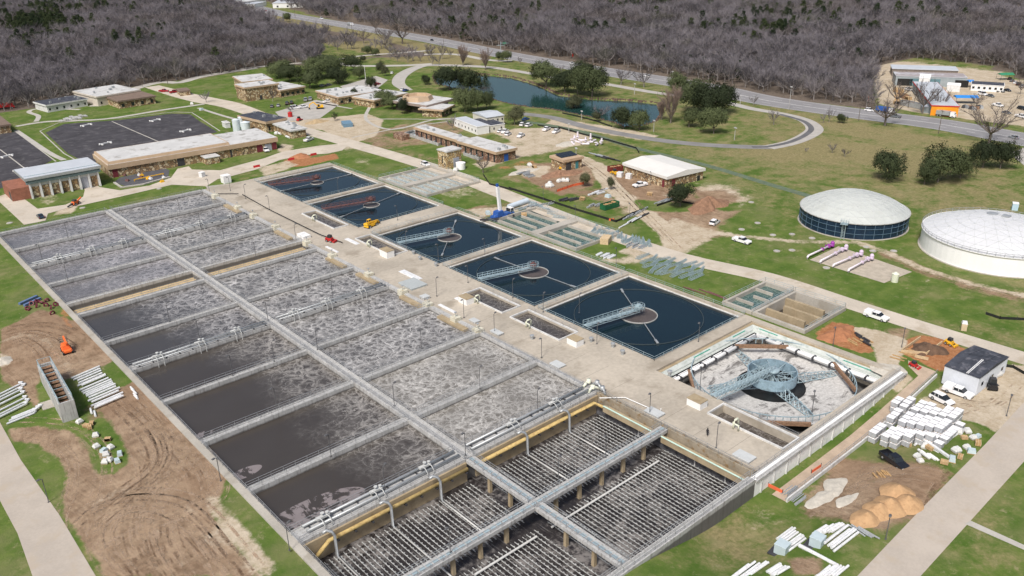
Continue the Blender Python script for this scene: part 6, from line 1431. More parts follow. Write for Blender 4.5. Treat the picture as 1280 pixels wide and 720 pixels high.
def wheels(t, xs_, W, r=.38, w=.28, rimm=None):
    for x in xs_:
        for s_ in (-1, 1):
            y = s_*(W/2-w/2); mb = MB(); mb.tube([(x,y-w/2,r),(x,y+w/2,r)], r, 14); o = mb.build('wheel', black, t)
            mb = MB(); yy = y+s_*(w/2+.004); mb.tube([(x,yy,r),(x,yy+s_*.02,r)], r*.58, 10); mb.build('rim', steel, o)
def mk_car(kind, paint):
    def f():
        t = thing({'pickup':'pickup_truck','cap':'pickup_truck','suv':'parked_car','sedan':'parked_car','van':'parked_van'}[kind], 'v', {'pickup':'pickup','cap':'pickup','suv':'car','sedan':'car','van':'van'}[kind]); pm = PAINT[paint]; mb = MB()
        if kind in ('pickup','cap'):
            L_, W = 5.9, 2.05
            sidep(mb, [(-2.95,.42),(-2.95,.72),(-.75,.72),(-.75,1.18),(1.25,1.18),(1.35,1.16),(2.7,1.05),(2.93,.92),(2.95,.5),(2.9,.38)], -W/2, W/2, .05)
            mb.box(-2.93,-W/2+.01,.722,-.76,-W/2+.13,1.18); mb.box(-2.93,W/2-.13,.722,-.76,W/2-.01,1.18); mb.box(-2.94,-W/2+.131,.722,-2.84,W/2-.131,1.16)
            g = MB(); sidep(g, [(-.85,1.183),(-.72,1.78),(.72,1.80),(1.42,1.183)], -W/2+.10, W/2-.10, .16)
            r_ = MB(); sidep(r_, [(-.74,1.782),(-.70,1.86),(.66,1.88),(.80,1.79)], -W/2+.25, W/2-.25, .05)
            for x in (-.78,.25): r_.box(x,-W/2+.12,1.19,x+.09,-W/2+.17,1.75); r_.box(x,W/2-.17,1.19,x+.09,W/2-.12,1.75)
            if kind == 'cap': sidep(mb, [(-2.9,1.183),(-2.78,1.80),(-.88,1.82),(-.88,1.183)], -W/2+.06, W/2-.06, .12); 
            wh = (-1.85,1.9)
        else:
            L_, W = (4.85, 1.95) if kind == 'suv' else ((4.7, 1.85) if kind == 'sedan' else (5.6, 2.05)); h = L_/2
            b0 = {'suv':1.05,'sedan':.92,'van':1.25}[kind]; rf = {'suv':1.72,'sedan':1.42,'van':2.1}[kind]
            sidep(mb, [(-h,.45),(-h+.02,b0*.85),(-h+.12,b0),(h-1.2,b0),(h-.25,b0*.82),(h,b0*.62),(h-.02,.4),(h-.2,.3),(-h+.2,.3)], -W/2, W/2, .07)
            xb = {'suv':-h+.22,'sedan':-h+.75,'van':-h+.12}[kind]; xf = h-1.15
            g = MB(); sidep(g, [(xb,b0+.003),(xb+(.30 if kind != 'sedan' else .62),rf-.05),(xf-.95,rf-.03),(xf,b0+.003)], -W/2+.09, W/2-.09, .18)
            r_ = MB(); sidep(r_, [(xb+.32 if kind != 'sedan' else xb+.64,rf-.047),(xb+.42 if kind != 'sedan' else xb+.75,rf+.02),(xf-1.1,rf+.03),(xf-.93,rf-.03)], -W/2+.26, W/2-.26, .05)
            for x in (xb+.95, xf-1.75): r_.box(x,-W/2+.11,b0+.01,x+.09,-W/2+.18,rf-.1); r_.box(x,W/2-.18,b0+.01,x+.09,W/2-.11,rf-.1)
            wh = (-h+.9, h-.95)
        mb.build('body', pm, t); g.build('windows', glass, t); r_.build('roof', pm, t); wheels(t, wh, W)
        for s_ in (-1, 1):
            m2 = MB(); zf = .78 if kind in ('pickup','cap') else .66; xf_ = 2.945 if kind in ('pickup','cap') else L_/2-.03; m2.box(xf_-.1, s_*(W/2-.32)-.17, zf-.09, xf_+.02, s_*(W/2-.32)+.17, zf+.09); m2.build('headlight', headl, t)
            m2 = MB(); m2.box(-L_/2-.01, s_*(W/2-.16)-.09, .62, -L_/2+.05, s_*(W/2-.16)+.09, .92); m2.build('tail_light', taill, t)
        m2 = MB(); m2.box(L_/2-.06,-W*.3,.42,L_/2+.025,W*.3,.62); m2.build('grille', darkst, t)
        return t
    return f
def veh(kind, paint, p, q, label, group='parked vehicles', scale=1.0):
    """p = pixel of the middle on the ground, q = pixel towards which the front points"""
    g = G(*p); return place((kind, paint), mk_car(kind, paint), g, ang(p, q), label, group, scale)
V = [('cap','white',(1095,398),(1110,403),'white pickup with canopy driving along the haul road'),
 ('cap','white',(1197,493),(1214,498),'white pickup with canopy parked beside the white metal shed'),('suv','white',(1177,502),(1190,507),'white suv on the gravel beside the wrapped pallets'),
 ('pickup','black',(1117,579),(1137,587),'black pickup standing on the dirt near the orange sand piles'),('suv','white',(893,280),(899,276),'white suv on the grass right of the brown dirt mound'),
 ('pickup','white',(927,303),(937,306),'white pickup on the grass beside the field track'),('pickup','white',(800,233),(790,235),'white pickup before the white roofed stone workshop'),
 ('sedan','navy',(51,272),(46,267),'dark blue car on the driveway at the top left basin corner'),('suv','white',(532,207),(537,209),'white suv on the haul road beside the yellow stone building'),
 ('pickup','white',(332,189),(336,192),'white pickup at the maroon doors of the long building'),('pickup','white',(386,176),(391,174),'white pickup on the apron by the stone annex'),
 ('suv','white',(653,157),(656,155),'white car under the olive tree, left of a pair'),('suv','white',(661,158),(666,156),'white car under the olive tree, right of a pair'),('pickup','white',(683,163),(689,160),'white pickup on the pale lot by the pond lane, left'),('pickup','white',(695,166),(701,163),'white pickup on the pale lot by the pond lane, right'),
 ('pickup','white',(651,171),(656,168),'white pickup alone in the middle of the pale lot'),('sedan','white',(625,165),(630,162),'white car by the cream trailers, first of three'),('pickup','white',(631,166),(636,163),'white pickup by the cream trailers, middle of three'),('suv','white',(635,169),(640,166),'white car by the cream trailers, last of three'),
 ('sedan','blue',(657,150),(660,149),'blue car on the pond lane'),('sedan','grey',(340,134),(341,131),'grey car in the office parking lot, leftmost'),('sedan','silver',(348,133),(349,130),'silver car in the office parking lot, second from left'),
 ('suv','black',(359,130.5),(360,127),'black suv in the office parking lot, left of a pair'),('suv','black',(364.5,129.5),(365,126),'black suv in the office parking lot, right of a pair'),('van','white',(369,136),(375,135),'white van at the near side of the office parking lot'),('pickup','white',(379,135),(385,134),'white pickup behind the white van in the office lot'),
 ('pickup','silver',(382,126),(383,122),'pale pickup by the office entrance, left'),('pickup','silver',(388,125),(389,121),'pale pickup by the office entrance, right'),('pickup','white',(410,128),(415,127),'white pickup against the office lawn'),('sedan','silver',(403,108),(407,107),'silver car under the grove, left'),('sedan','grey',(411,107),(415,106),'grey car under the grove, right'),('sedan','red',(472,106),(476,105),'dark red car beside the main office car park'),
 ('sedan','white',(503,113),(506,111),'white car on the main office approach, upper'),('sedan','blue',(507,114),(510,113),'blue car on the main office approach, lower'),('sedan','white',(490,92),(492,89),'white car on the entrance lane'),
 ('pickup','red',(205,115),(211,115),'dark red truck on the service road by the small shed'),('pickup','red',(218,116),(224,115),'second dark red truck on the service road by the small shed')]
for v in V: veh(*v)
HV = [('sedan','red',(332,14),(325,12)),('sedan','black',(341,15),(335,13)),('sedan','black',(360,18),(354,16)),('van','white',(402,24),(410,26)),('sedan','black',(540,51),(546,53)),('sedan','white',(715,80),(722,82)),('suv','white',(809,96),(803,95)),('sedan','silver',(1267,173),(1259,171)),('suv','white',(1087,139),(1095,140)),('pickup','grey',(1118,147),(1110,146))]
for k, (a, b_, p, q) in enumerate(HV): veh(a, b_, p, q, '%s %s on the highway, %s from the left' % (b_, {'sedan':'car','van':'van','suv':'suv','pickup':'pickup'}[a], ORD[[0,1,2,3,4,5,6,9,7,8].index(k)] if False else ORD[{0:0,1:1,2:2,3:3,4:4,5:5,6:6,8:7,9:8,7:9}[k]]), 'vehicles on the highway')
FV = [('sedan','black',(1262,99.5),1),('sedan','grey',(1265,102),1),('sedan','white',(1269,104.5),1),('suv','black',(1273,106.5),1),('suv','silver',(1277,109),1),('sedan','black',(1259,114),2),('sedan','grey',(1251,115),2),('sedan','black',(1245,114.5),2),('van','white',(1228,119),2),('suv','white',(1136,113),3),('sedan','grey',(1238,121),2),('suv','black',(1277,137),2),('pickup','white',(1276,147),2),('sedan','grey',(1258,142),2),('pickup','white',(1247,133),2)]
for k, (a, b_, p, d_) in enumerate(FV): veh(a, b_, p, (p[0]+4, p[1]+(-2 if d_ == 1 else 1)), '%s %s among the vehicles in the far yard, %s' % (b_, {'sedan':'car','van':'van','suv':'suv','pickup':'pickup'}[a], 'number %d from the back row' % (k+1)), 'vehicles in the far yard')
# heavy vehicles
def truck(p, q, label, cabm, boxm, L_=9, drum=False, name='truck'):
    t = thing(name, label, 'truck', G(*p), ang(p, q)); W = 2.5; mb = MB(); sidep(mb, [(L_/2-2.4,.6),(L_/2-2.4,2.7),(L_/2-.7,2.75),(L_/2-.35,1.7),(L_/2,1.5),(L_/2,.5)], -W/2, W/2, .1); mb.build('cab', cabm, t)
    mb = MB(); sidep(mb, [(L_/2-.68,1.75),(L_/2-.74,2.5),(L_/2-.70,2.55),(L_/2-.3,1.75)], -W/2+.12, W/2-.12, .1); mb.build('windscreen', glass, t)
    mb = MB(); mb.box(-L_/2,-W*.35,.7,L_/2-2.4,W*.35,1.0); mb.build('chassis', darkst, t); mb = MB()
    if drum: mb.M = Matrix.Translation((-.6,0,2.0)) @ Matrix.Rotation(R(78), 4, 'Y'); mb.lathe([(.5,-3),(1.15,-1.2),(1.2,.8),(.6,2.2),(0,2.2)], (0,0,0), 14); mb.build('mixer_drum', boxm, t)
    else: mb.box(-L_/2+.1,-W/2,1.01,L_/2-2.7,W/2,2.9); mb.build('cargo_box', boxm, t)
    wheels(t, (-L_/2+1.0,-L_/2+2.3,L_/2-1.2), W, .5, .35); return t
truck((1106,141), (1120,143), 'blue and white dump truck on the highway by the far yard', whitecar, bluep); truck((1115,143), (1120,144), 'white truck cab following the blue dump truck', whitecar, whitecar, 7) if False else None
truck((438,32), (445,33), 'grey lorry on the highway above the park', whitecar, steel); truck((6,136), (16,135), 'bright red box truck at the left edge', redp, redp, 10); truck((1182,146), (1190,147), 'white flatbed truck below the orange front', whitecar, steel, 9)
def machine(kind, p, q, label, pm, scale=1.0):
    t = thing(kind, label, kind.replace('_', ' '), G(*p) if kind != 'deck' else G(p[0], p[1], 0), ang(p, q)); t.scale = (scale,)*3; return t
def cab(t, x, y, z, w=1.0, d=1.0, h=1.3, m_=None):
    mb = MB(); mb.taper(x-w/2,y-d/2,x+w/2,y+d/2,z,z+h,.08); o = mb.build('cab', glass, t); mb = MB(); mb.box(x-w/2+.02,y-d/2+.02,z+h+.003,x+w/2-.02,y+d/2-.02,z+h+.1)
    for a in (-1,1):
        for c in (-1,1): mb.beam((x+a*w/2,y+c*d/2,z),(x+a*(w/2-.08),y+c*(d/2-.08),z+h),.09)
    mb.build('cab_frame', m_ or yellow, t)
# tracked excavator
def excavator(p, q, label, pm, scale=1.0):
    t = machine('excavator', p, q, label, pm, scale)
    for s_ in (-1,1):
        mb = MB(); sidep(mb, [(-2,.3),(-1.7,0),(1.7,0),(2,.3),(2,.6),(1.7,.85),(-1.7,.85),(-2,.6)], s_*1.1-.3, s_*1.1+.3); mb.build('track', black, t)
    mb = MB(); mb.box(-2.0,-1.3,.95,1.2,1.3,1.3); mb.taper(-2.1,-1.3,-.4,1.3,1.303,2.2,.15); mb.build('body', pm, t); cab(t, .6, .75, 1.31, 1.3, .95, 1.4, pm)
    mb = MB(); mb.beam((.8,-.3,1.5),(3.4,-.3,4.0),.45,.6); mb.beam((3.4,-.3,4.0),(5.6,-.3,2.6),.4,.5); mb.build('boom', pm, t); mb = MB(); mb.beam((5.6,-.3,2.7),(5.9,-.3,1.0),.35,.4); mb.build('arm', pm, t)
    mb = MB(); mb.box(5.4,-.8,.1,6.3,.2,1.0); mb.build('bucket', darkst, t); return t
excavator((400,136), (385,137), 'yellow tracked excavator at the edge of the office parking lot', yellow, .95)
excavator((701,212), (697,205), 'small yellow excavator digging by the solar roofed stone building', yellow, .6)
# telehandler on the cross road
t = machine('telehandler', (464,284), (475,279), 'yellow telehandler parked on the roadway between the clarifiers', yellow)
mb = MB(); mb.taper(-2.6,-1.0,2.2,1.0,.7,1.5,.15); mb.taper(-2.7,-.9,-1.6,.9,1.503,2.0,.1); mb.build('body', yellow, t); cab(t, -.2, .6, 1.51, 1.3, .9, 1.1, yellow)
mb = MB(); mb.beam((-2.5,-.4,2.1),(3.0,-.4,1.6),.45,.5); mb.beam((3.0,-.4,1.6),(3.6,-.4,.7),.4); mb.build('boom', yellow, t); mb = MB(); mb.box(3.5,-.9,.1,3.7,.5,1.0); mb.box(3.7,-.6,.1,4.7,-.45,.2); mb.box(3.7,.1,.1,4.7,.25,.2); mb.build('forks', darkst, t); wheels(t, (-1.7,1.6), 2.4, .65, .5)
# orange boom lift in the left yard
t = machine('boom_lift', (84,440), (88,447), 'bright orange boom lift standing on the left dirt yard', orange)
mb = MB(); mb.box(-1.7,-1.0,.5,1.7,1.0,.95); mb.taper(-1.9,-.9,.6,.9,.953,1.9,.2); mb.build('body', orange, t); mb = MB(); mb.beam((-1.4,0,1.9),(1.2,.1,2.7),.4); mb.beam((1.2,.1,2.7),(-2.2,.2,3.2),.36); mb.beam((-2.2,.2,3.2),(-2.6,.2,2.0),.3); mb.build('boom', orange, t); mb = MB()
for z in (1.4,2.0,2.5): [mb.beam(a, b_, .07) for a, b_ in (((-3.6,-.7,z),(-2.6,-.7,z)),((-2.6,-.7,z),(-2.6,1.0,z)),((-2.6,1.0,z),(-3.6,1.0,z)),((-3.6,1.0,z),(-3.6,-.7,z)))]
mb.build('basket', darkst, t); wheels(t, (-1.2,1.3), 2.3, .5, .4)
# orange drilling machine by the driveway
t = machine('trencher', (95,256), (104,252), 'orange and black trencher on the verge of the left driveway', orange); mb = MB(); mb.taper(-1.5,-.7,1.3,.7,.5,1.5,.15); mb.beam((1.2,0,1.2),(3.2,0,1.9),.4); mb.build('body', orange, t); mb = MB(); mb.beam((-1.4,0,1.0),(-4.2,0,.5),.5,.35); mb.box(-1.0,-.6,1.503,.2,.6,2.1); mb.build('digging_chain', darkst, t); wheels(t, (-1,1), 1.9, .55, .35)
# blue and white mobile crane
t = machine('mobile_crane', (628,272), (646,266), 'blue and white mobile crane with raised white boom beside the middle clarifiers', bluep)
mb = MB(); mb.taper(-4.5,-1.3,4.5,1.3,.8,1.5,.1); mb.taper(-3.2,-1.25,-.4,1.25,1.503,2.9,.15); mb.build('body', bluep, t); cab(t, 3.6, 0, 1.51, 1.6, 2.2, 1.2, white); mb = MB(); mb.beam((-1.0,0,2.2),(-1.4,.6,11.0),.85,.95); mb.build('boom', white, t)
mb = MB(); mb.beam((-.2,.2,2.2),(-.75,.7,9.4),.4); mb.beam((-1.4,.6,10.2),(-1.4,.7,12.0),.6,.7); mb.build('boom_cylinder', bluep, t); mb = MB(); mb.box(-4.7,-2.4,.1,-4.2,2.4,.7); mb.box(3.0,-2.4,.1,3.4,2.4,.7) ; mb.build('outrigger', darkst, t); wheels(t, (-3.2,-1.9,1.7,3.2), 2.7, .6, .4)
mb = MB(); a = G(600,277)+Vector((0,0,.5)); mb.beam(a, a+Vector((4,-5,.6)), .35); mb.beam(a+Vector((0,0,.3)), a+Vector((4,-5,1.0)), .2); tag(mb.build('steel_beam', darkst), 'dark steel beam resting on the ground left of the mobile crane', 'beam')
# white vertical pipe section lying by the crane
a = G(636,262)+Vector((0,0,1)); b_ = G(659,254)+Vector((0,0,1)); mb = MB(); mb.tube([a, b_], .9, 16); tag(mb.build('large_pipe', mat('pale blue pipe', (.55,.63,.70), .4, .05, 1), smooth=False), 'large pale blue pipe section lying beside the haul road by the crane', 'pipe')
# small machines
def small_mach(p, q, label, pm, name='skid_steer', z=None, s_=1.0):
    t = thing(name, label, name.replace('_',' '), G(p[0], p[1], z) if z is not None else G(*p), ang(p, q)); t.scale = (s_,)*3
    mb = MB(); mb.taper(-1.5,-.75,.9,.75,.4,1.35,.12); mb.build('body', pm, t); cab(t, -.1, 0, 1.36, 1.2, 1.1, .75, darkst); mb = MB(); mb.beam((-1.2,-.85,1.3),(1.7,-.85,.5),.16); mb.beam((-1.2,.85,1.3),(1.7,.85,.5),.16); mb.box(1.5,-.9,.15,2.1,.9,.65); mb.build('bucket_arm', pm, t); wheels(t, (-.9,.6), 1.75, .4, .3); return t
small_mach((374,151), (379,149), 'red skid steer on the pale lot in the upper yard', redp); small_mach((413,302), (419,303), 'red machine working on the deck above the sandy trench', redp, 'work_cart', 0); small_mach((1142,459), (1147,461), 'small red machine by the concrete apron near the shed', redp, 'mower', None, .7); small_mach((1187,431), (1192,433), 'small yellow roller on the haul road verge near the shed', yellow, 'roller', None, .8)
small_mach((1239,485), (1236,478), 'black utility cart behind the white metal shed', PAINT['black'], 'utility_cart', None, 1.1); small_mach((768,218), (764,216), 'yellow forklift beside the dark red container', yellow, 'forklift'); small_mach((715,210), (720,208), 'yellow loader by the teal door', yellow, 'loader', None, .8); small_mach((440,348-0.0), (445,350), 'x', bluep) if False else None
tank((363,146), 1.2, 2.2, 'small red tank on the pale lot near the parking lot', redp)
def skip(p, q, L_, W, h, label, pm, name='dumpster', cat='dumpster', fill=None):
    t = thing(name, label, cat, G(*p), ang(p, q)); mb = MB(); k = .12; mb.box(-L_/2,-W/2,.15,L_/2,-W/2+k,h); mb.box(-L_/2,W/2-k,.15,L_/2,W/2,h); mb.box(-L_/2,-W/2+k,.15,-L_/2+k,W/2-k,h); mb.box(L_/2-k,-W/2+k,.15,L_/2,W/2-k,h); mb.box(-L_/2+k,-W/2+k,.15,L_/2-k,W/2-k,.4)
    for i in range(int(L_/.9)): x = -L_/2+.4+i*.9; mb.box(x,-W/2-.08,.15,x+.12,-W/2-.003,h-.1); mb.box(x,W/2+.003,.15,x+.12,W/2+.08,h-.1)
    mb.build('shell', pm, t); mb = MB(); rg = random.Random(4)
    for i in range(14): x, y = rg.uniform(-L_/2+.6, L_/2-.6), rg.uniform(-W/2+.4, W/2-.4); mb.M = Matrix.Translation((x,y,h-.35)) @ Matrix.Rotation(rg.random()*3,4,'Z') @ Matrix.Rotation(rg.uniform(-.3,.3),4,'X'); mb.box(-.6,-.15,-.2,.6,.15,.2)
    mb.build('contents', fill or wood, t); return t
skip((762,260), (772,257), 7, 2.6, 2.0, 'dark green dumpster full of timber beside the works track', green_p); skip((769,214), (776,213), 6, 2.4, 2.2, 'dark red container by the stone workshop', mat('oxide red paint', (.17,.035,.03), .6, .15, 1), 'container', 'container'); skip((1141,134), (1150,136), 14, 3, 2.6, 'grey open container in front of the far yard trees', steel, 'container', 'container', rust); skip((1128,122),(1134,124),7,3,2,'timber filled yard bin left of the orange warehouse',rust)
# portable toilet, service box, cabinets
t = thing('portable_toilet', 'white and tan portable toilet standing alone on the grass', 'portable toilet', G(1204,413), .5); mb = MB(); mb.box(-.6,-.6,.1,.6,.6,1.9); mb.build('cabin', mat('tan plastic', (.55,.45,.30), .5, .08, 1), t); mb = MB(); mb.taper(-.64,-.64,.64,.64,1.903,2.4,.15); mb.build('roof', whitepl, t); mb = MB(); mb.box(-.45,-.63,.2,.45,-.603,1.85); mb.build('door', whitepl, t)
block((1268,262), (2.2,1.8,2.4), 'service_box', 'pale blue and white service box on the grass at the right edge', 'service box', (mat('pale blue panel', (.45,.60,.70), .5, .05, 1), white), z=None, rz=.4)
lb = mat('pale blue plastic', (.46,.55,.58), .45, .06, 1)
for px, s_ in (((977,690),'left of the two by the white pipe racks'), ((1021,681),'right of the two by the white pipe racks')):
    t = block(px, (1.9,1.9,1.8), 'plastic_tank_box', 'pale blue square tank on dark pallet, %s' % s_.replace('the two ', 'two '), 'tank box', (lb, lb), z=None, rz=.1, group='pale blue tank boxes'); mb = MB(); mb.box(-1.9,-1.9,.0,1.9,1.9,.22) if False else mb.box(-1.7,-1.7,-.05,1.7,1.7,-.003); 
    mb.box(.953,-.6,.2,1.05,.6,1.4); mb.build('pallet', darkst, t)
# wrapped pallets, aligned with the basins, some stacked
pal = GP([(1086,537),(1104,520),(1122,497),(1150,498),(1205,524),(1198,550),(1166,562),(1148,550),(1110,546)], GZ); bt = mat('shrink wrapped block', (.40,.41,.43), .5, .12, 1, col2=(.30,.31,.33)); tw_ = mat('white pallet cap', (.80,.80,.82), .4, .04, 1)
xs2 = [p[0] for p in pal]; ys2 = [p[1] for p in pal]; rg = random.Random(9)
def mk_pal():
    t = thing('wrapped_pallet', 'p', 'pallet'); mb = MB(); mb.box(-.62,-.72,.14,.62,.72,1.15); mb.build('load', bt, t); mb = MB(); mb.taper(-.64,-.74,.64,.74,1.153,1.25,.06); mb.build('cap', tw_, t); mb = MB()
    for y in (-.6,0,.6): mb.box(-.62,y-.06,0,.62,y+.06,.137)
    mb.build('pallet_base', wood, t); return t
gx = min(xs2); c_ = 0; ci_ = 0
while gx < max(xs2):
    gy = min(ys2); ri = 0
    while gy < max(ys2):
        if sdf(pal, np.array([gx]), np.array([gy]))[0] < -.3 and rg.random() < .96:
            hi = 1 if ci_ % 9 == 4 or ri < 2 else 2
            for k in range(hi): place('pal', mk_pal, (gx+rg.uniform(-.05,.05), gy+rg.uniform(-.05,.05), T(gx,gy)+.03+k*1.27), rg.uniform(-.04,.04), 'white capped grey wrapped pallet block in the yard below the white shed' if k == 0 else 'white capped grey wrapped pallet stacked on another in the yard', 'wrapped pallets in the yard', 1.0); c_ += 1
        gy += 1.72 if ri % 7 != 6 else 2.4; ri += 1
    gx += 1.5 if ci_ % 4 != 3 else 2.3; ci_ += 1
print('pallets', c_)
# pipes and timber lying in rows
def rowof(n_, c0, c1, hd, hl, r_, m_, label, name, cat, group, jitter=1.0, z=.0, shape='tube', seed=0, bend=False):
    """n_ long pieces, centres from pixel c0 to c1, each pointing from centre along pixel offset hd with half length hl metres"""
    rg = random.Random(seed)
    for i in range(n_):
        f = i/max(1, n_-1); px = c0[0]+(c1[0]-c0[0])*f+rg.uniform(-1,1)*jitter; py = c0[1]+(c1[1]-c0[1])*f+rg.uniform(-.5,.5)*jitter
        g = G(px, py); g2 = G(px+hd[0], py+hd[1]); d = (g2-g); d.z = 0; d.normalize(); hl_ = hl*rg.uniform(.85,1.1); zz = g.z+r_+z+rg.choice((0,0,r_*1.2)); a = g-d*hl_; b_ = g+d*hl_; mb = MB()
        if shape == 'tube':
            P_ = [(a.x,a.y,zz),(b_.x,b_.y,zz)]
            if bend: s_ = Vector((-d.y,d.x,0)); P_ += [tuple(b_+d*.5+s_*.3+Vector((0,0,zz-b_.z))), tuple(b_+s_*1.0+Vector((0,0,zz-b_.z)))]
            mb.tube(P_, r_, 8)
        else: mb.beam((a.x,a.y,zz), (b_.x,b_.y,zz), r_*2.2, r_*1.6)
        tag(mb.build(name, m_), label, cat, group)
rowof(17, (108,466), (137,505), (10,-4.3), 3.2, .24, whitepl, 'white plastic pipe in the rows beside the concrete stair shaft', 'plastic_pipe', 'pipe', 'white pipes beside the stair shaft', seed=1)
rowof(7, (8,489), (12,518), (10,-5), 4.0, .22, mat('pale grey pipe', (.60,.62,.64), .4, .1, 1), 'pale pipe with bent end in the bundles at the left edge', 'plastic_pipe', 'pipe', 'bent pale pipes at the left edge', seed=2, bend=True)
rowof(4, (26,524), (34,516), (10,-4), 2.6, .22, MATS['pale grey pipe'], 'short pale pipe in the small bundle beside the stair shaft slab', 'plastic_pipe', 'pipe', 'short pale pipes by the slab', seed=12, bend=True)
rowof(2, (115,516), (119,518), (2,8), 1.2, .22, whitepl, 'short white pipe offcut below the white pipe rows', 'plastic_pipe', 'pipe', 'white offcuts', seed=3)
rowof(5, (166,487), (171,497), (4,4), 1.0, .2, whitepl, 'small white pipe offcut at the foot of the outer basin wall', 'plastic_pipe', 'pipe', 'white offcuts at the wall', seed=4)
rowof(11, (1024,665), (1046,661), (6,-4), 1.7, .24, whitepl, 'white plastic pipe in the upper stack above the pale blue tank box', 'plastic_pipe', 'pipe', 'white pipes in the lower right stack', seed=5)
rowof(6, (1043,669), (1058,678), (9,-7), 3.4, .22, whitepl, 'long white plastic pipe right of the pale blue tank boxes', 'plastic_pipe', 'pipe', 'long white pipes lower right', seed=6)
rowof(8, (981,668), (997,682), (6,-4.5), 2.2, .2, whitepl, 'white pipe in the flat rack beside the left pale blue tank box', 'plastic_pipe', 'pipe', 'white pipes in flat racks', seed=7)
rowof(5, (925,716), (950,712), (9,-5.5), 2.6, .2, whitepl, 'white rail pipe on the grass at the bottom edge', 'plastic_pipe', 'pipe', 'white pipes at the bottom edge', seed=8)
rowof(6, (1030,716), (1052,716), (6,-5), 1.8, .2, whitepl, 'white pipe lying at the bottom edge near the right road', 'plastic_pipe', 'pipe', 'white pipes by the right road', seed=9)
rowof(7, (966,712), (978,716), (5,-3), 1.6, .2, whitepl, 'white pipe bundle piece at the bottom edge left of the tank boxes', 'plastic_pipe', 'pipe', 'white bundle at the bottom edge', seed=19)
mb = MB(); mb.tube([tuple(G(999,684)+Vector((0,0,.35))), tuple(G(1046,709)+Vector((0,0,.35))), tuple(G(1020,724)+Vector((0,0,.35)))], .35, 8); tag(mb.build('plastic_pipe', whitepl), 'long white pipe with a corner bend on the grass below the tank boxes', 'pipe')
rowof(8, (1150,553), (1190,548), (7,-5), 2.0, .22, whitepl, 'white pipe laid in rows beside the wrapped pallets', 'plastic_pipe', 'pipe', 'white pipes by the pallets', seed=10)
rowof(2, (1163,560), (1170,563), (10,5), 4.6, .25, whitepl, 'long white beam along the near side of the wrapped pallets', 'plastic_pipe', 'pipe', 'white beams by the pallets', shape='box', seed=11)
rowof(14, (985,612), (1002,628), (8,-6), 1.8, .10, steel, 'thin steel tube in the scatter near the end of the retaining wall', 'steel_tube', 'tube', 'steel tubes by the retaining wall', 3.5, seed=13)
rowof(6, (1072,664), (1088,668), (6,3.5), 1.6, .14, steel, 'grey steel bar beside the lamp post near the right road', 'steel_tube', 'tube', 'steel bars by the right road', seed=14)
rowof(8, (783,273), (806,263), (9,-5), 2.6, .25, steel, 'grey steel bundle piece by the works track', 'steel_section', 'steel section', 'steel bundles by the works track', shape='box', seed=15)
rowof(4, (793,276), (804,270), (9,-4.5), 3.4, .28, darkst, 'dark steel section by the works track', 'steel_section', 'steel section', 'dark steel by the works track', seed=16)
rowof(4, (780,282), (796,275), (9,-5), 3.0, .25, MATS['pale grey pipe'], 'pale pipe lying outside the black silt fence corner', 'plastic_pipe', 'pipe', 'pale pipes by the silt fence', seed=17)
rowof(7, (824,253), (840,250), (9,-3.5), 2.8, .2, steel, 'steel section lying left of the lone oak in the works yard', 'steel_section', 'steel section', 'steel by the lone oak', shape='box', seed=18)
rowof(8, (742,193), (764,199), (9,2.5), 3.2, .22, steel, 'grey pipe lying on the lawn behind the stone workshop', 'steel_section', 'steel section', 'pipes behind the stone workshop', seed=20)
rowof(3, (752,197), (768,200), (9,2.5), 3.4, .3, darkst, 'dark pipe lying on the lawn behind the stone workshop', 'steel_section', 'steel section', 'dark pipes behind the workshop', seed=21)
rowof(6, (840,232), (850,229), (7,-4), 2.0, .2, steel, 'steel piece at the right end of the stone workshop', 'steel_section', 'steel section', 'steel at the workshop end', seed=22)
rowof(5, (1063,428), (1085,427), (9,5), 1.5, .16, wood, 'board lying on the red clay behind the drained clarifier', 'timber_board', 'board', 'boards on the clay', 3, shape='box', seed=23)
rowof(5, (1120,448), (1145,440), (10,3), 1.8, .12, wood, 'timber board near the boxed excavation', 'timber_board', 'board', 'boards by the excavation', 3, shape='box', seed=24)
rowof(2, (36,376), (40,379), (10,-4.5), 2.6, .35, mat('dull blue steel', (.12,.18,.32), .5, .1, 1), 'dull blue steel beam on the grass at the left edge scrap', 'steel_beam', 'beam', 'blue beams', shape='box', seed=25)
# lattice frames
def mk_frame():
    t = thing('lattice_frame', 'f', 'steel frame'); mb = MB(); L_ = 6.0
    lattice(mb, (-L_/2,0,.15), (L_/2,0,.15), 1.2, .9, 7, .075); mb.build('lattice', bluest, t); return t
rg = random.Random(6)
for i in range(24):
    f = i/23; g = G(742+f*70+rg.uniform(-1,1), 286+f*20+rg.uniform(-2,3)); place('frame', mk_frame, g, rg.uniform(.2,.8), 'blue grey lattice frame in the long row beside the haul road', 'lattice frames in the long row')
for i in range(26):
    f = i/25; g = G(806+f*70+rg.uniform(-2,2), 321+(i % 4)*5+f*12); place('frame', mk_frame, g, rg.uniform(-.3,.5), 'blue grey lattice frame in the wide stack above the nearest dark clarifier', 'lattice frames in the wide stack')
for i in range(6): g = G(662+i*8, 253+i*4); place('frame', mk_frame, g, rg.uniform(-1.4,-1.1), 'blue grey lattice frame lying beside the green channel tank', 'lattice frames by the channel tank')
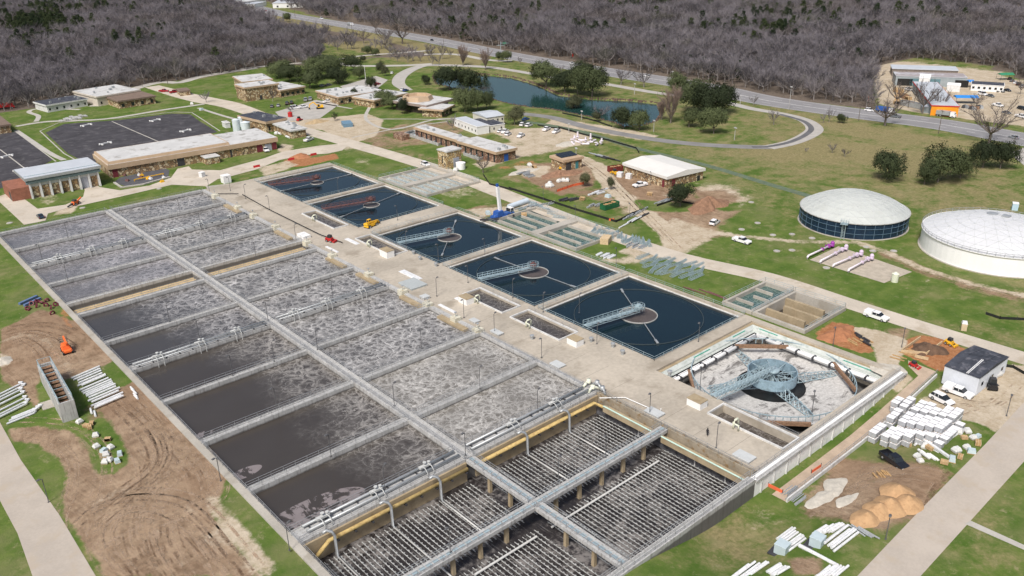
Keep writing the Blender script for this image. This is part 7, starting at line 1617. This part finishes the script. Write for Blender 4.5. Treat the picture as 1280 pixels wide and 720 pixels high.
# loose goods
def mk_bag():
    t = thing('goods_bag', 'b', 'bag'); mb = MB(); mb.taper(-.7,-.6,.7,.6,0,.45,-.08); mb.taper(-.75,-.65,.75,.65,.453,1.0,.25); mb.build('sack', mat('white sack', (.62,.62,.60), .7, .1, 2), t, smooth=False); mb = MB(); mb.box(-.65,-.6,-.12,.65,.6,-.003); mb.build('pallet_base', wood, t); return t
def mk_crate():
    t = thing('wooden_crate', 'c', 'crate'); mb = MB(); mb.box(-.7,-.5,0,.7,.5,.7); mb.build('box', wood, t); mb = MB(); [mb.box(-.74,y,.05,.74,y+.1,.74) for y in (-.5,-.05,.4)]; mb.build('batten', mat('pale timber', (.55,.42,.26), .8, .15, 2), t); return t
def mk_bluebag():
    t = thing('covered_stack', 'c', 'covered stack'); mb = MB(); mb.taper(-.8,-.6,.8,.6,0,.8,.12); mb.build('tarp', lb, t); mb = MB(); mb.box(-.85,-.65,-.12,.85,.65,-.003); mb.build('pallet_base', wood, t); return t
LOOSE = [(100,529,0),(108,534,1),(115,531,1),(120,546,0),(135,551,1),(121,560,0),(130,565,2),(133,570,0),(139,561,0),(150,569,2),(137,577,0),(132,579,0),(147,578,2),(112,536,1),
 (1128,554,0),(1136,557,1),(1113,556,0),(1119,558,1),(1155,560,0),(1162,562,1),(1180,580,1),(1190,576,2),(1200,573,1),(1195,565,0),(1208,561,0),(1214,566,2),(1222,556,1),(1216,549,0),(1205,549,1),(1209,541,0),(1199,542,0),(1222,547,2),(1196,536,1),(1150,578,0),(1146,572,0)]
for i, (a, b_, k) in enumerate(LOOSE):
    left = a < 300; mk = (mk_bag, mk_crate, mk_bluebag)[k]; place(('bag','crate','stack')[k], mk, G(a, b_)+Vector((0,0,.13)), rg.random()*3, ('%s on the grass %s' % (('white sack','wooden crate','pale blue covered stack')[k], 'crescent by the left dirt yard' if left else 'beyond the wrapped pallets near the black pickup')), '%s, %s' % (('white sacks','wooden crates','covered stacks')[k], 'left yard' if left else 'right yard'), .8 if left else rg.uniform(.6,1.0))
for i, (a, b_) in enumerate(((35,387),(47,378),(53,380),(59,377),(64,386),(58,383),(66,393),(46,384),(40,381),(70,382))):
    g = G(a, b_); mb = MB(); mb.M = Matrix.Translation(g+Vector((0,0,.4))) @ Matrix.Rotation(i*1.1,4,'Z') @ Matrix.Rotation(R(20+i*13),4,'X'); mb.lathe([(.7,-.2),(.7,.2),(.45,.2),(.45,-.2),(.7,-.2)], (0,0,0), 14); mb.tube([(0,-.4,0),(0,-1.2,.1)],.28,8)
    tag(mb.build('pipe_flange', mat('maroon casting', (.14,.03,.045), .5, .15, 1)), 'maroon pipe casting in the scrap heap at the left outer wall', 'pipe fitting', 'maroon castings')
# purple valve pump sets on the lawn
drape('paved_pad', GP([(1012,325),(1048,308),(1140,340),(1105,354)], GZ), mat('pale pad', (.42,.37,.30), .9, .15, .6), .05)
for i, (a, b_, c, d_) in enumerate(((1009,324,1041,309),(1025,330,1058,313),(1041,335,1077,320),(1060,341,1090,325))):
    p = G(a, b_); q = G(c, d_); u = (q-p).normalized(); rz = math.atan2(u.y, u.x); L_ = (q-p).length; t = thing('pump_set', 'lilac and white pipe with pump on the lawn pad, %s from the left' % ORD[i], 'pump set', p, rz, 'pump sets on the lawn pad')
    mb = MB(); mb.tube([(0,0,-.2),(0,0,.7),(.4,0,1.0),(L_,0,1.0)], .28, 10); mb.build('pipe', mat('pale lilac pipe', (.74,.68,.74), .4, .04, 1), t, smooth=True); mb = MB(); mb.lathe([(.6,.4),(.6,1.6),(.35,2.0),(0,2.0)], (L_*.97,0,0), 14); mb.box(L_*.78,-.5,.7,L_*.84,.5,1.4); mb.box(L_*.55,-.45,.7,L_*.58,.45,1.4); mb.tube([(L_*.9,-.9,1.0),(L_*.9,.9,1.0)],.3,8); mb.tube([(L_*.68,0,1.0),(L_*.68,0,2.0)],.14,6); mb.build('pump', mat('purple paint', (.30,.05,.33), .5, .1, 1) if i == 0 else purple, t)
tank((1118,352), .9, 2.3, 'cream upright vessel at the end of the lawn pad', MATS['cream pipe']); 
for i in range(8):
    g = G(716+i*5, 180-(i % 3)*2+(i//3)); mb = MB(); mb.M = Matrix.Translation(g) @ Matrix.Rotation(R(60+i*25),4,'Z'); mb.tube([(-2,0,.4),(1,0,.4),(1.6,0,.8),(1.6,0,2.0+(i % 3))], .4, 8); mb.lathe([(.8,.1),(.8,.3),(0,.3)], (1.6,0,1.6), 10)
    tag(mb.build('pipe_fitting', mat('pale lilac pipe', (.74,.68,.74), .4, .04, 1)), 'pale lilac pipe fitting in the pile beside the black fence', 'pipe fitting', 'lilac fittings by the fence')
# mounds
def mound(px, rx, ry, h, m_, label, name='sand_pile', seed=0, rz=0, group=None, rough=.15):
    g = G(*px); mb = MB(); rg = random.Random(seed); nA, nR = 36, 12; ph = [rg.uniform(0, 6) for _ in range(4)]; mb.M = Matrix.Translation(g) @ Matrix.Rotation(rz, 4, 'Z'); vs = [(0,0,h)]
    for k in range(1, nR+1):
        f = k/nR
        for i in range(nA):
            a = 2*math.pi*i/nA; w_ = 1+rough*(math.sin(2*a+ph[0])+.6*math.sin(3*a+ph[1])+.4*math.sin(7*a+ph[2])); z_ = h*(1-f)**1.05*(1+.0) if f < 1 else -.1
            z_ += (mnoise.noise(Vector((math.cos(a)*f*3+seed, math.sin(a)*f*3, seed)))*h*rough*1.6)*(1-f)*min(1,f*3)
            vs.append((math.cos(a)*rx*f*w_, math.sin(a)*ry*f*w_, z_))
    fs = [(0, 1+i, 1+(i+1) % nA) for i in range(nA)]+[(1+(k-1)*nA+i, 1+k*nA+i, 1+k*nA+(i+1) % nA, 1+(k-1)*nA+(i+1) % nA) for k in range(1, nR) for i in range(nA)]
    mb.add(vs, fs); return tag(mb.build(name, m_, smooth=True), label, name.replace('_',' '), group)
sand = mat('orange sand', (.46,.29,.155), .95, .12, .8, col2=(.38,.23,.12), bump=.35); clay = mat('brown clay', (.26,.15,.095), .95, .25, .7, bump=.6); redclay = mat('red clay', (.36,.16,.08), .95, .2, .7); wsand = mat('white sand', (.50,.465,.40), .95, .15, .8, bump=.4); dclay = mat('dark soil', (.12,.075,.05), .95, .3, .8)
for i, (px, r_, h) in enumerate((((1122,617),3.4,1.9),((1134,630),3.2,1.8),((1112,634),3.4,1.9),((1099,639),3.2,1.7),((1083,649),3.0,1.5))):
    mound(px, r_, r_*.85, h, sand, 'orange sand pile by the right road, %s from the right' % ORD[[1,0,2,3,4][i]], seed=i, group='orange sand piles', rough=.05)
mound((1040,618), 4.6, 3.2, .6, wsand, 'low spread of white sand left of the orange sand piles', seed=8, rough=.3); mound((1062,626), 3.0, 1.6, .35, wsand, 'thin tail of white sand beside the orange piles', seed=9); mound((884,258), 8.0, 6.0, 3.8, clay, 'large brown dirt mound right of the lone oak in the works yard', 'dirt_mound', 3, rough=.25)
mound((1047,418), 5.2, 3.6, 1.5, redclay, 'red clay heap behind the drained clarifier', 'clay_heap', 4, rough=.25); mound((1160,438), 3.8, 3.0, 2.0, dclay, 'dark soil heap in the boxed excavation', 'soil_heap', 5, rough=.3); mound((375,196), 5.5, 3.6, 1.6, redclay, 'red brown dirt heap above the far corner clarifier', 'dirt_mound', 6, rough=.2)
mound((396,153), 6, 3.2, 1.8, mat('tan dirt', (.40,.30,.18), .95, .15, .6), 'tan dirt heap on the pale lot below the parking', 'dirt_mound', 7); mound((700,218), 8, 4.5, 1.8, clay, 'brown excavated earth in front of the solar roofed building', 'dirt_mound', 12, rough=.3); mound((655,214), 7, 3.5, .5, wsand, 'pale spread of gravel left of the excavated earth', 'gravel_spread', 13); mound((3,452), 2.2, 2.6, .8, wsand, 'pale sand heap at the left edge', 'sand_pile', 14)
mound((708,180), 7, 3.5, .5, wsand, 'white gravel spread by the lilac fittings', 'gravel_spread', 15); mound((1110,462), 3.0, 4.0, .4, wsand, 'pale sand spread beside the retaining wall corner', 'sand_spread', 16)
for i, (a, b_) in enumerate((((1126,441),(1158,444)),((1158,444),(1177,430)),((1127,440),(1150,424)),((1143,447),(1160,451)))):
    p = G(*a); q = G(*b_); mb = MB(); mb.beam(p+Vector((0,0,.45)), q+Vector((0,0,.45)), .18, .7); tag(mb.build('formwork_board', mat('pale timber', (.55,.42,.26), .8, .15, 2)), 'timber formwork board at the boxed excavation, side %s' % ORD[i], 'formwork board')
# silt fences, barriers
def fence(pts, h, m_, label, name='silt_fence', cat='silt fence', posts=True):
    P_ = [G(*p) for p in pts]; t = thing(name, label, cat, P_[0]); mb = MB()
    for a, b_ in zip(P_[:-1], P_[1:]): mb.beam(a+Vector((0,0,h/2)), b_+Vector((0,0,h/2)), .06, h)
    mb.build('fabric', m_, t, world=True); mb = MB()
    for a, b_ in zip(P_[:-1], P_[1:]):
        k = max(1, int((b_-a).length/3))
        for i in range(k+1): c = a.lerp(b_, i/k); mb.beam(c, c+Vector((0,0,h+.25)), .09)
    mb.build('posts', darkst, t, world=True)
sf = mat('black silt cloth', (.02,.022,.02), .9, .2, 1); netg = mat('green mesh strip', (.10,.16,.11), .9, .15, .5)
fence([(636,236),(680,250),(720,263),(770,278),(777,275),(790,268),(808,262)], .8, sf, 'black silt fence along the haul road round the works yard'); fence([(698,160),(730,169),(760,176),(795,186),(799,192)], .8, sf, 'black silt fence between the works yard and the pond lane'); fence([(821,258),(842,251),(872,257),(871,261)], .7, sf, 'black silt fence curved round the lone oak'); fence([(1232,393),(1250,399),(1292,401)], .7, sf, 'short black silt fence on the grass at the right edge')
fence([(703,142),(722,146),(745,152),(765,159)], .7, sf, 'black silt fence on the near pond bank, upper part'); fence([(604,219),(612,231),(640,238)], .7, sf, 'black silt fence curving round the green corner by the dark bare tree'); fence([(1253,458),(1266,460),(1280,468)], .7, sf, 'black silt fence behind the white metal shed'); fence([(672,157),(700,162)], .7, sf, 'short black silt fence by the pale parking lot')
of = mat('orange mesh', (.70,.14,.06), .8, .1, 1); fence([(696,240),(716,233),(730,230)], .9, of, 'orange mesh fence round the stacked sacks in the works yard', 'barrier_fence', 'barrier'); fence([(761,276),(768,276)], .8, of, 'small orange barrier on the silt fence line', 'barrier_fence', 'barrier'); fence([(1014,592),(1026,584)], .7, of, 'orange mesh at the foot of the retaining wall', 'barrier_fence', 'barrier'); fence([(960,608),(978,617)], .7, of, 'orange mesh barrier at the lower end of the retaining wall path', 'barrier_fence', 'barrier')
for a, b_ in ((364,200),(392,194),(321,209)): g = G(a, b_); mb = MB(); mb.M = Matrix.Translation(g); mb.taper(-1.4,-.3,1.4,.3,0,.9,.0,.2); tag(mb.build('road_barrier', redp), 'small red barrier above the far clarifier', 'barrier', 'red barriers')
# concrete path with rail at the foot of the retaining wall
drape('path', [(116,63.6),(172,63.6),(176,70),(176,61.5),(116,60.4)], mat('tan walkway', (.42,.33,.25), .9, .15, .4), .06)
t = thing('guard_rail', 'low white wall and rail along the tan walkway below the retaining wall', 'guard rail', (145,60.6,T(145,60.6))); mb = MB(); N_ = 20
for i in range(N_): xa, xb = 116+58*i/N_, 116+58*(i+1)/N_; za, zb = T(xa,60.6), T(xb,60.6); mb.beam((xa,60.6,za+.4),(xb,60.6,zb+.4),.3,.9)
mb.build('kerb_wall', wallw, t, world=True); mb = MB()
for i in range(N_): xa, xb = 116+58*i/N_, 116+58*(i+1)/N_; za, zb = T(xa,60.6), T(xb,60.6); mb.beam((xa,60.6,za+.8),(xa,60.6,za+1.9),.06); mb.beam((xa,60.6,za+1.9),(xb,60.6,zb+1.9),.07); mb.beam((xa,60.6,za+1.4),(xb,60.6,zb+1.4),.05)
mb.build('railing', rail_m, t, world=True)
# utility poles and highway lamps
def pole(px, hpx, label, arm=True, m_=None, name='utility_pole', head=False):
    g = G(*px); ppm = FPX/(g-Vector((0,0,CAMH))).dot(_f); h = hpx/ppm/.93; t = thing(name, label, 'pole' if name != 'flag_pole' else 'flag pole', g, 1.0); mb = MB(); mb.tube([(0,0,-.3),(0,0,h)], .17, 6, .1); mb.build('shaft', m_ or mat('weathered pole', (.12,.10,.085), .9, .2, 1), t)
    if arm: mb = MB(); mb.box(-1.3,-.06,h-.8,1.3,.06,h-.65); mb.build('cross_arm', darkst, t)
    if head: mb = MB(); mb.box(-.9,-.4,h-.1,.9,.4,h+.25); mb.build('lamp_head', m_ or wallw, t)
for px, hp, s_ in (((210,106),26,'at the wood edge left of the service road'),((241,97),19,'right of the first at the wood edge'),((178,108),14,'behind the brown roofed building'),((1073,151),28,'on the highway verge beside the blue dump truck'),((1173,167),28,'on the highway verge below the orange warehouse'),((1108,136),26,'behind the highway at the far yard corner'),((1135,135),16,'left of the orange warehouse'),((909,119),21,'on the highway verge right of the pond oaks'),((723,82),11,'on the verge above the pond'),((555,62),15,'at the highway bend above the park'),((604,75),12,'by the pond road cypress'),((1143,128),22,'in the far yard timber stacks'),((1265,190),20,'at the side road by the white tank field'),((440,38),20,'on the highway verge by the grey lorry'),((343,30),18,'at top left of the highway'),((369,22),14,'beyond the highway at top left')): pole(px, hp, 'dark timber utility pole %s' % s_)
for px, hp, s_ in (((986,137),26,'opposite the loop drive'),((840,105),14,'above the pond oaks'),((277,90),12,'on the service road by the woods'),((295,89),10,'second on the service road by the woods'),((817,165),13,'on the lawn by the loop drive'),((1238,174+4),14,'right of the largest bare tree'),((918,175),14,'inside the loop lawn'),((793,118),12,'at the pond lawn'),((925,131),10,'on the lane verge'),((720,200-6),8,'by the works yard'),((711,166),10,'on the pale lot'),((727,150),10,'on the pond lane')): pole(px, hp, 'tall lamp pole %s' % s_, arm=False, head=True, m_=wallc, name='street_lamp')
pole((458,111), 27, 'tall white flag pole beside the office roof', arm=False, m_=white, name='flag_pole'); pole((222,250-1), 1, 'x', arm=False) if False else None
t = thing('sign_gantry', 'green traffic sign frame at the highway junction', 'sign', G(626,66), R(-40)); mb = MB(); mb.beam((0,0,0),(0,0,8),.3); mb.beam((0,0,7),(6,0,7),.2); mb.beam((-3,0,5.5),(3,0,5.5),.2); mb.build('frame', bluest, t); mb = MB(); mb.box(1.5,-.08,6.2,4,.08,7.8); mb.build('sign_panel', green_p, t)
for a, b_, s_ in ((716,74,'left of the white car'),(1084.5,130,'beside the woods near the blue truck')): t = thing('road_sign', 'bright red road sign %s on the highway' % s_, 'sign', G(a, b_), R(200)); mb = MB(); mb.tube([(0,0,0),(0,0,2)], .06, 6); mb.build('post', steel, t); mb = MB(); mb.M = Matrix.Translation((0,0,2.6)) @ Matrix.Rotation(R(45),4,'Y'); mb.box(-1.0,-.05,-1.0,1.0,.05,1.0); mb.build('panel', mat('bright red sign', (.85,.04,.02), .5, .03, 1), t)
# manholes, pads
for i, (a, b_) in enumerate(((939,253),(947,279),(966,294),(990,293),(1015,298),(1083,309),(1091,314),(1117,314),(927,287),(12,279),(103,260),(199,236),(990,313),(971,314),(1033,335))):
    g = G(a, b_); t = thing('manhole_cover', 'round grey manhole cover on the lawn, %s' % (('%s in the field by the blue domed tank' % (ORD+['thirteenth','fourteenth','fifteenth'])[i]) if a > 300 else ['by the bottom of the driveway','on the lawn above the basins','near the red debris on the lawn'][i-9 if 0 <= i-9 < 3 else 0]), 'manhole cover', g, 0, 'manhole covers'); mb = MB(); mb.lathe([(1.0,-.1),(1.0,.16),(.75,.2),(0,.2)], (0,0,0), 14); mb.build('ring', concrete, t); mb = MB(); mb.lathe([(.55,.204),(.55,.24),(0,.24)], (0,0,0), 12); mb.build('lid', wallc, t)
# blue covered stack, sacks, boxes, misc stacks in the yards
t = block((434,157), (7.5,4.5,1.8), 'covered_stack', 'blue tarpaulin covered stack on the brown lot', 'covered stack', (mat('faded blue tarp', (.14,.24,.33), .6, .1, 1), MATS['faded blue tarp'] if 'faded blue tarp' in MATS else bluep), z=None, rz=1.2)
for i, (a, b_) in enumerate(((684,234),(689,234),(699,228),(704,227),(709,227),(687,231))): place('bag', mk_bag, G(a, b_)+Vector((0,0,.13)), rg.random(), 'white sack in the row beside the orange mesh fence', 'white sacks in the works yard', 1.2)
for i, (a, b_) in enumerate(((775,221),(786,223))): block((a,b_), (2.0,2.0,1.9), 'tank_cube', 'white cube tank %s in front of the stone workshop' % ('left' if i == 0 else 'right'), 'tank cube', (whitepl, whitepl), z=None, rz=.3)
block((757,303), (4.2,2.6,1.9), 'timber_box', 'pale timber box beside the haul road frames', 'timber box', (MATS['pale timber'], MATS['pale timber']), z=None, rz=.5); block((721,204), (1.2,1.2,2.3), 'portable_toilet', 'teal portable toilet by the solar roofed building', 'portable toilet', (mat('teal door', (.05,.20,.22), .5, .1, 1), whitepl), z=None); block((253,221), (1.8,1.8,2.0), 'cabinet', 'white cabinet by the entrance block of the long building', 'cabinet', (whitepl, white), z=None, rz=.3); block((283,228), (3.0,3.0,3.0), 'pump_kiosk', 'white block kiosk at the top end of the deck', 'kiosk', (white, white), z=None); block((640,186-20), (1,1,1), 'x', 'x', 'x', (white, white)) if False else None
for i, (a, b_, s_) in enumerate(((108,157,1),(232,164,1),(132,180,1),(194,151,1),(8,196,1),(26,213,1))):
    g = G(a, b_); t = thing('bed_outlet', 'white outlet frame on the dark bed, %s of six' % ORD[i], 'outlet frame', g, .3, 'outlets on the dark beds'); mb = MB(); [mb.beam((x,-1.6,.3),(x,1.6,.3),.35,.5) for x in (-2.2,2.2)]; mb.beam((-3.2,0,.4),(3.2,0,.4),.5,.5); mb.build('frame', white, t)
for i, (a, b_, s_) in enumerate(((95,147,0),(350/4,150,0))):
    g = G(a, b_); mb = MB(); mb.M = Matrix.Translation(g); [mb.box(-5+k*2.2,-2,0,-3.4+k*2.2,2,.5+(k % 2)*.5) for k in range(5)]; tag(mb.build('pipe_pallet', wallc), 'grey stacked concrete blocks on the lawn near the dark bed, %s' % ORD[i], 'blocks')
for i in range(10):
    g = G(1122+rg.uniform(0,24), 104+rg.uniform(0,28)) if False else G(1126+rg.uniform(-6,10), 118+rg.uniform(-6,12)); place('crate', mk_crate, g, rg.random()*3, 'timber crate in the stacks left of the orange warehouse', 'timber crates in the far yard', 2.2)
for i in range(8): g = G(1205+i*3, 136+rg.uniform(-2,2)); mb = MB(); mb.M = Matrix.Translation(g) @ Matrix.Rotation(i,4,'Z'); mb.taper(-1.6,-.8,1.6,.8,0,1.4,.3); tag(mb.build('scrap_heap', [darkst, steel, rust][i % 3]), 'scrap pile piece right of the orange warehouse front', 'scrap', 'scrap right of the orange front')
# clutter of the works yards
for k, (n_, c0, c1, hd, hl, r_, m_, lab, nm, ct, gp, shp) in enumerate((
 (9,(650,216),(664,221),(8,-2),1.8,.3,steel,'grey rubble beam left of the excavated earth','concrete_beam','beam','beams left of the excavated earth','box'),
 (8,(600,184),(634,194),(6,3),1.6,.25,wood,'plank in the strip of timber along the stone gallery','timber_plank','plank','planks along the gallery','box'),
 (7,(703,252),(722,249),(7,-2),2.0,.25,darkst,'dark plate on the grass inside the black silt fence','steel_plate','plate','dark plates inside the silt fence','box'),
 (6,(742,243),(756,239),(7,-2),1.8,.3,MATS['pale grey pipe'],'pale sheet on the grass above the green dumpster','metal_sheet','sheet','pale sheets above the dumpster','box'),
 (5,(738,259),(748,258),(5,-2),1.5,.3,steel,'grey pallet stack left of the green dumpster','steel_stack','stack','stacks left of the dumpster','box'),
 (8,(750,318),(768,323),(6,-3),1.6,.22,MATS['pale grey pipe'],'pale steel piece on the grass beside the middle clarifier','steel_section','steel section','pale steel beside the clarifier','box'),
 (9,(784,306),(806,311),(6,-3),1.5,.2,steel,'galvanised piece in the heap at the end of the long frame row','steel_section','steel section','galvanised heap','box'),
 (8,(862,362),(905,372),(8,3),2.0,.16,redst,'thin red pipe on the grass above the nearest dark clarifier','red_pipe','pipe','thin red pipes','tube'),
 (12,(648,262),(690,254),(6,-2),1.8,.2,steel,'steel length in the row between the haul road and the channel tanks','steel_section','steel section','steel row by the channel tanks','box'),
 (7,(1096,596),(1110,592),(6,4),.9,.12,wood,'wooden stick scattered on the dirt beside the black pickup','timber_scrap','scrap','timber scraps by the black pickup','box'),
 (9,(1152,567),(1166,574),(6,3),1.0,.18,white,'white board in the scatter between pallets and black pickup','white_board','board','white boards by the black pickup','box'),
 (8,(1222,470),(1240,462),(4,-3),1.5,.18,wood,'timber in the heap behind the white metal shed','timber_plank','plank','timber behind the shed','box'),
 (6,(345,163),(360,172),(5,2),1.8,.5,whitepl,'white process vessel among the pipework by the stone annex','process_vessel','vessel','vessels by the stone annex','tube'),
 (6,(1072,419),(1085,432),(5,3),1.2,.2,darkst,'dark form panel on the red clay behind the drained clarifier','form_panel','panel','form panels on the clay','box'))):
    rowof(n_, c0, c1, hd, hl, r_, m_, lab, nm, ct, gp, 3.0, shape=shp, seed=40+k)
for a, b_, k in ((662,208,0),(668,210,1),(595,186,0),(612,190,1),(760,247,2),(728,250,1),(812,244,1),(570,214,0),(655,270,1),(610,268,2),(1232,474,1),(1245,470,0),(346,168,0),(356,166,2),(240,131,0),(252,138,2)):
    place(('bag','crate','stack')[k], (mk_bag, mk_crate, mk_bluebag)[k], G(a, b_)+Vector((0,0,.13)), rg.random()*3, '%s lying loose in the works area %s' % (('white sack','wooden crate','pale blue covered stack')[k], 'left of the yellow stone building' if a < 400 else 'between the gallery and the workshop' if a < 1000 else 'behind the white metal shed'), 'loose goods of the works, %s' % ('bag','crate','stack')[k], 1.3)
# ============================================================ PERSON walking on the deck
def person(g, rz, label, shirt, pants):
    bm = bmesh.new(); me = bpy.data.meshes.new('person')
    J = [(0,0,.98),(0,0,1.20),(.02,0,1.42),(.03,0,1.54),(.05,0,1.66),(.05,0,1.76),
         (.0,.10,.92),(.14,.11,.50),(.02,.11,.09),(.20,.12,.04), (.0,-.10,.92),(-.06,-.11,.50),(-.26,-.11,.12),(-.12,-.12,.05),
         (.02,.19,1.42),(-.08,.23,1.14),(.02,.25,.90),(.05,.26,.80), (.02,-.19,1.42),(.10,-.23,1.15),(.28,-.22,.98),(.36,-.21,.95)]
    E_ = [(0,1),(1,2),(2,3),(3,4),(4,5),(0,6),(6,7),(7,8),(8,9),(0,10),(10,11),(11,12),(12,13),(2,14),(14,15),(15,16),(16,17),(2,18),(18,19),(19,20),(20,21)]
    Rr = [.15,.14,.17,.06,.10,.09,.10,.075,.05,.045,.10,.075,.05,.045,.07,.05,.035,.04,.07,.05,.035,.04]
    me.from_pydata(J, E_, []); me.update(); o = bpy.data.objects.new('person', me); COL.objects.link(o); md = o.modifiers.new('skin', 'SKIN')
    for i, r_ in enumerate(Rr): me.skin_vertices[0].data[i].radius = (r_, r_)
    me.skin_vertices[0].data[0].use_root = True; o.modifiers.new('sub', 'SUBSURF').levels = 1
    o.location = g; o.rotation_euler = (0,0,rz); me.materials.append(shirt); tag(o, label, 'person')
    mb = MB(); mb.lathe([(0,1.88),(.09,1.86),(.12,1.78),(.12,1.70)], (.04,0,0), 10); mb.build('hair', black, o, smooth=True)
    return o
person(G(884,545,0), R(200), 'person in dark clothes walking across the pale deck', mat('dark clothing', (.02,.02,.025), .8, .1, 3), None)
# ============================================================ LIGHT, SKY, RENDER
w = bpy.data.worlds.new('World'); scn.world = w; w.use_nodes = True; nt = w.node_tree
sky = nt.nodes.new('ShaderNodeTexSky'); sky.sky_type = 'NISHITA'; sky.sun_disc = False
SUN_EL, SUN_AZ = 52, 205      # degrees; azimuth of the sun, counter-clockwise from +X
sky.sun_elevation = R(SUN_EL); sky.sun_rotation = R(90-SUN_AZ); sky.air_density = 1.0; sky.dust_density = 5; sky.ozone_density = 1.0
nt.links.new(sky.outputs[0], nt.nodes['Background'].inputs[0]); nt.nodes['Background'].inputs[1].default_value = .078
sl = bpy.data.lights.new('sun', 'SUN'); sl.energy = 2.5; sl.angle = R(12); sl.color = (1, .97, .93)
so = bpy.data.objects.new('sun', sl); COL.objects.link(so)
d = Vector((math.cos(R(SUN_AZ))*math.cos(R(SUN_EL)), math.sin(R(SUN_AZ))*math.cos(R(SUN_EL)), math.sin(R(SUN_EL))))
so.rotation_euler = (-d).to_track_quat('-Z', 'Y').to_euler(); so.location = (0, 0, 300)
scn.view_settings.view_transform = 'Standard'; scn.view_settings.look = 'None'; scn.view_settings.gamma = 1; scn.view_settings.exposure = 0.47
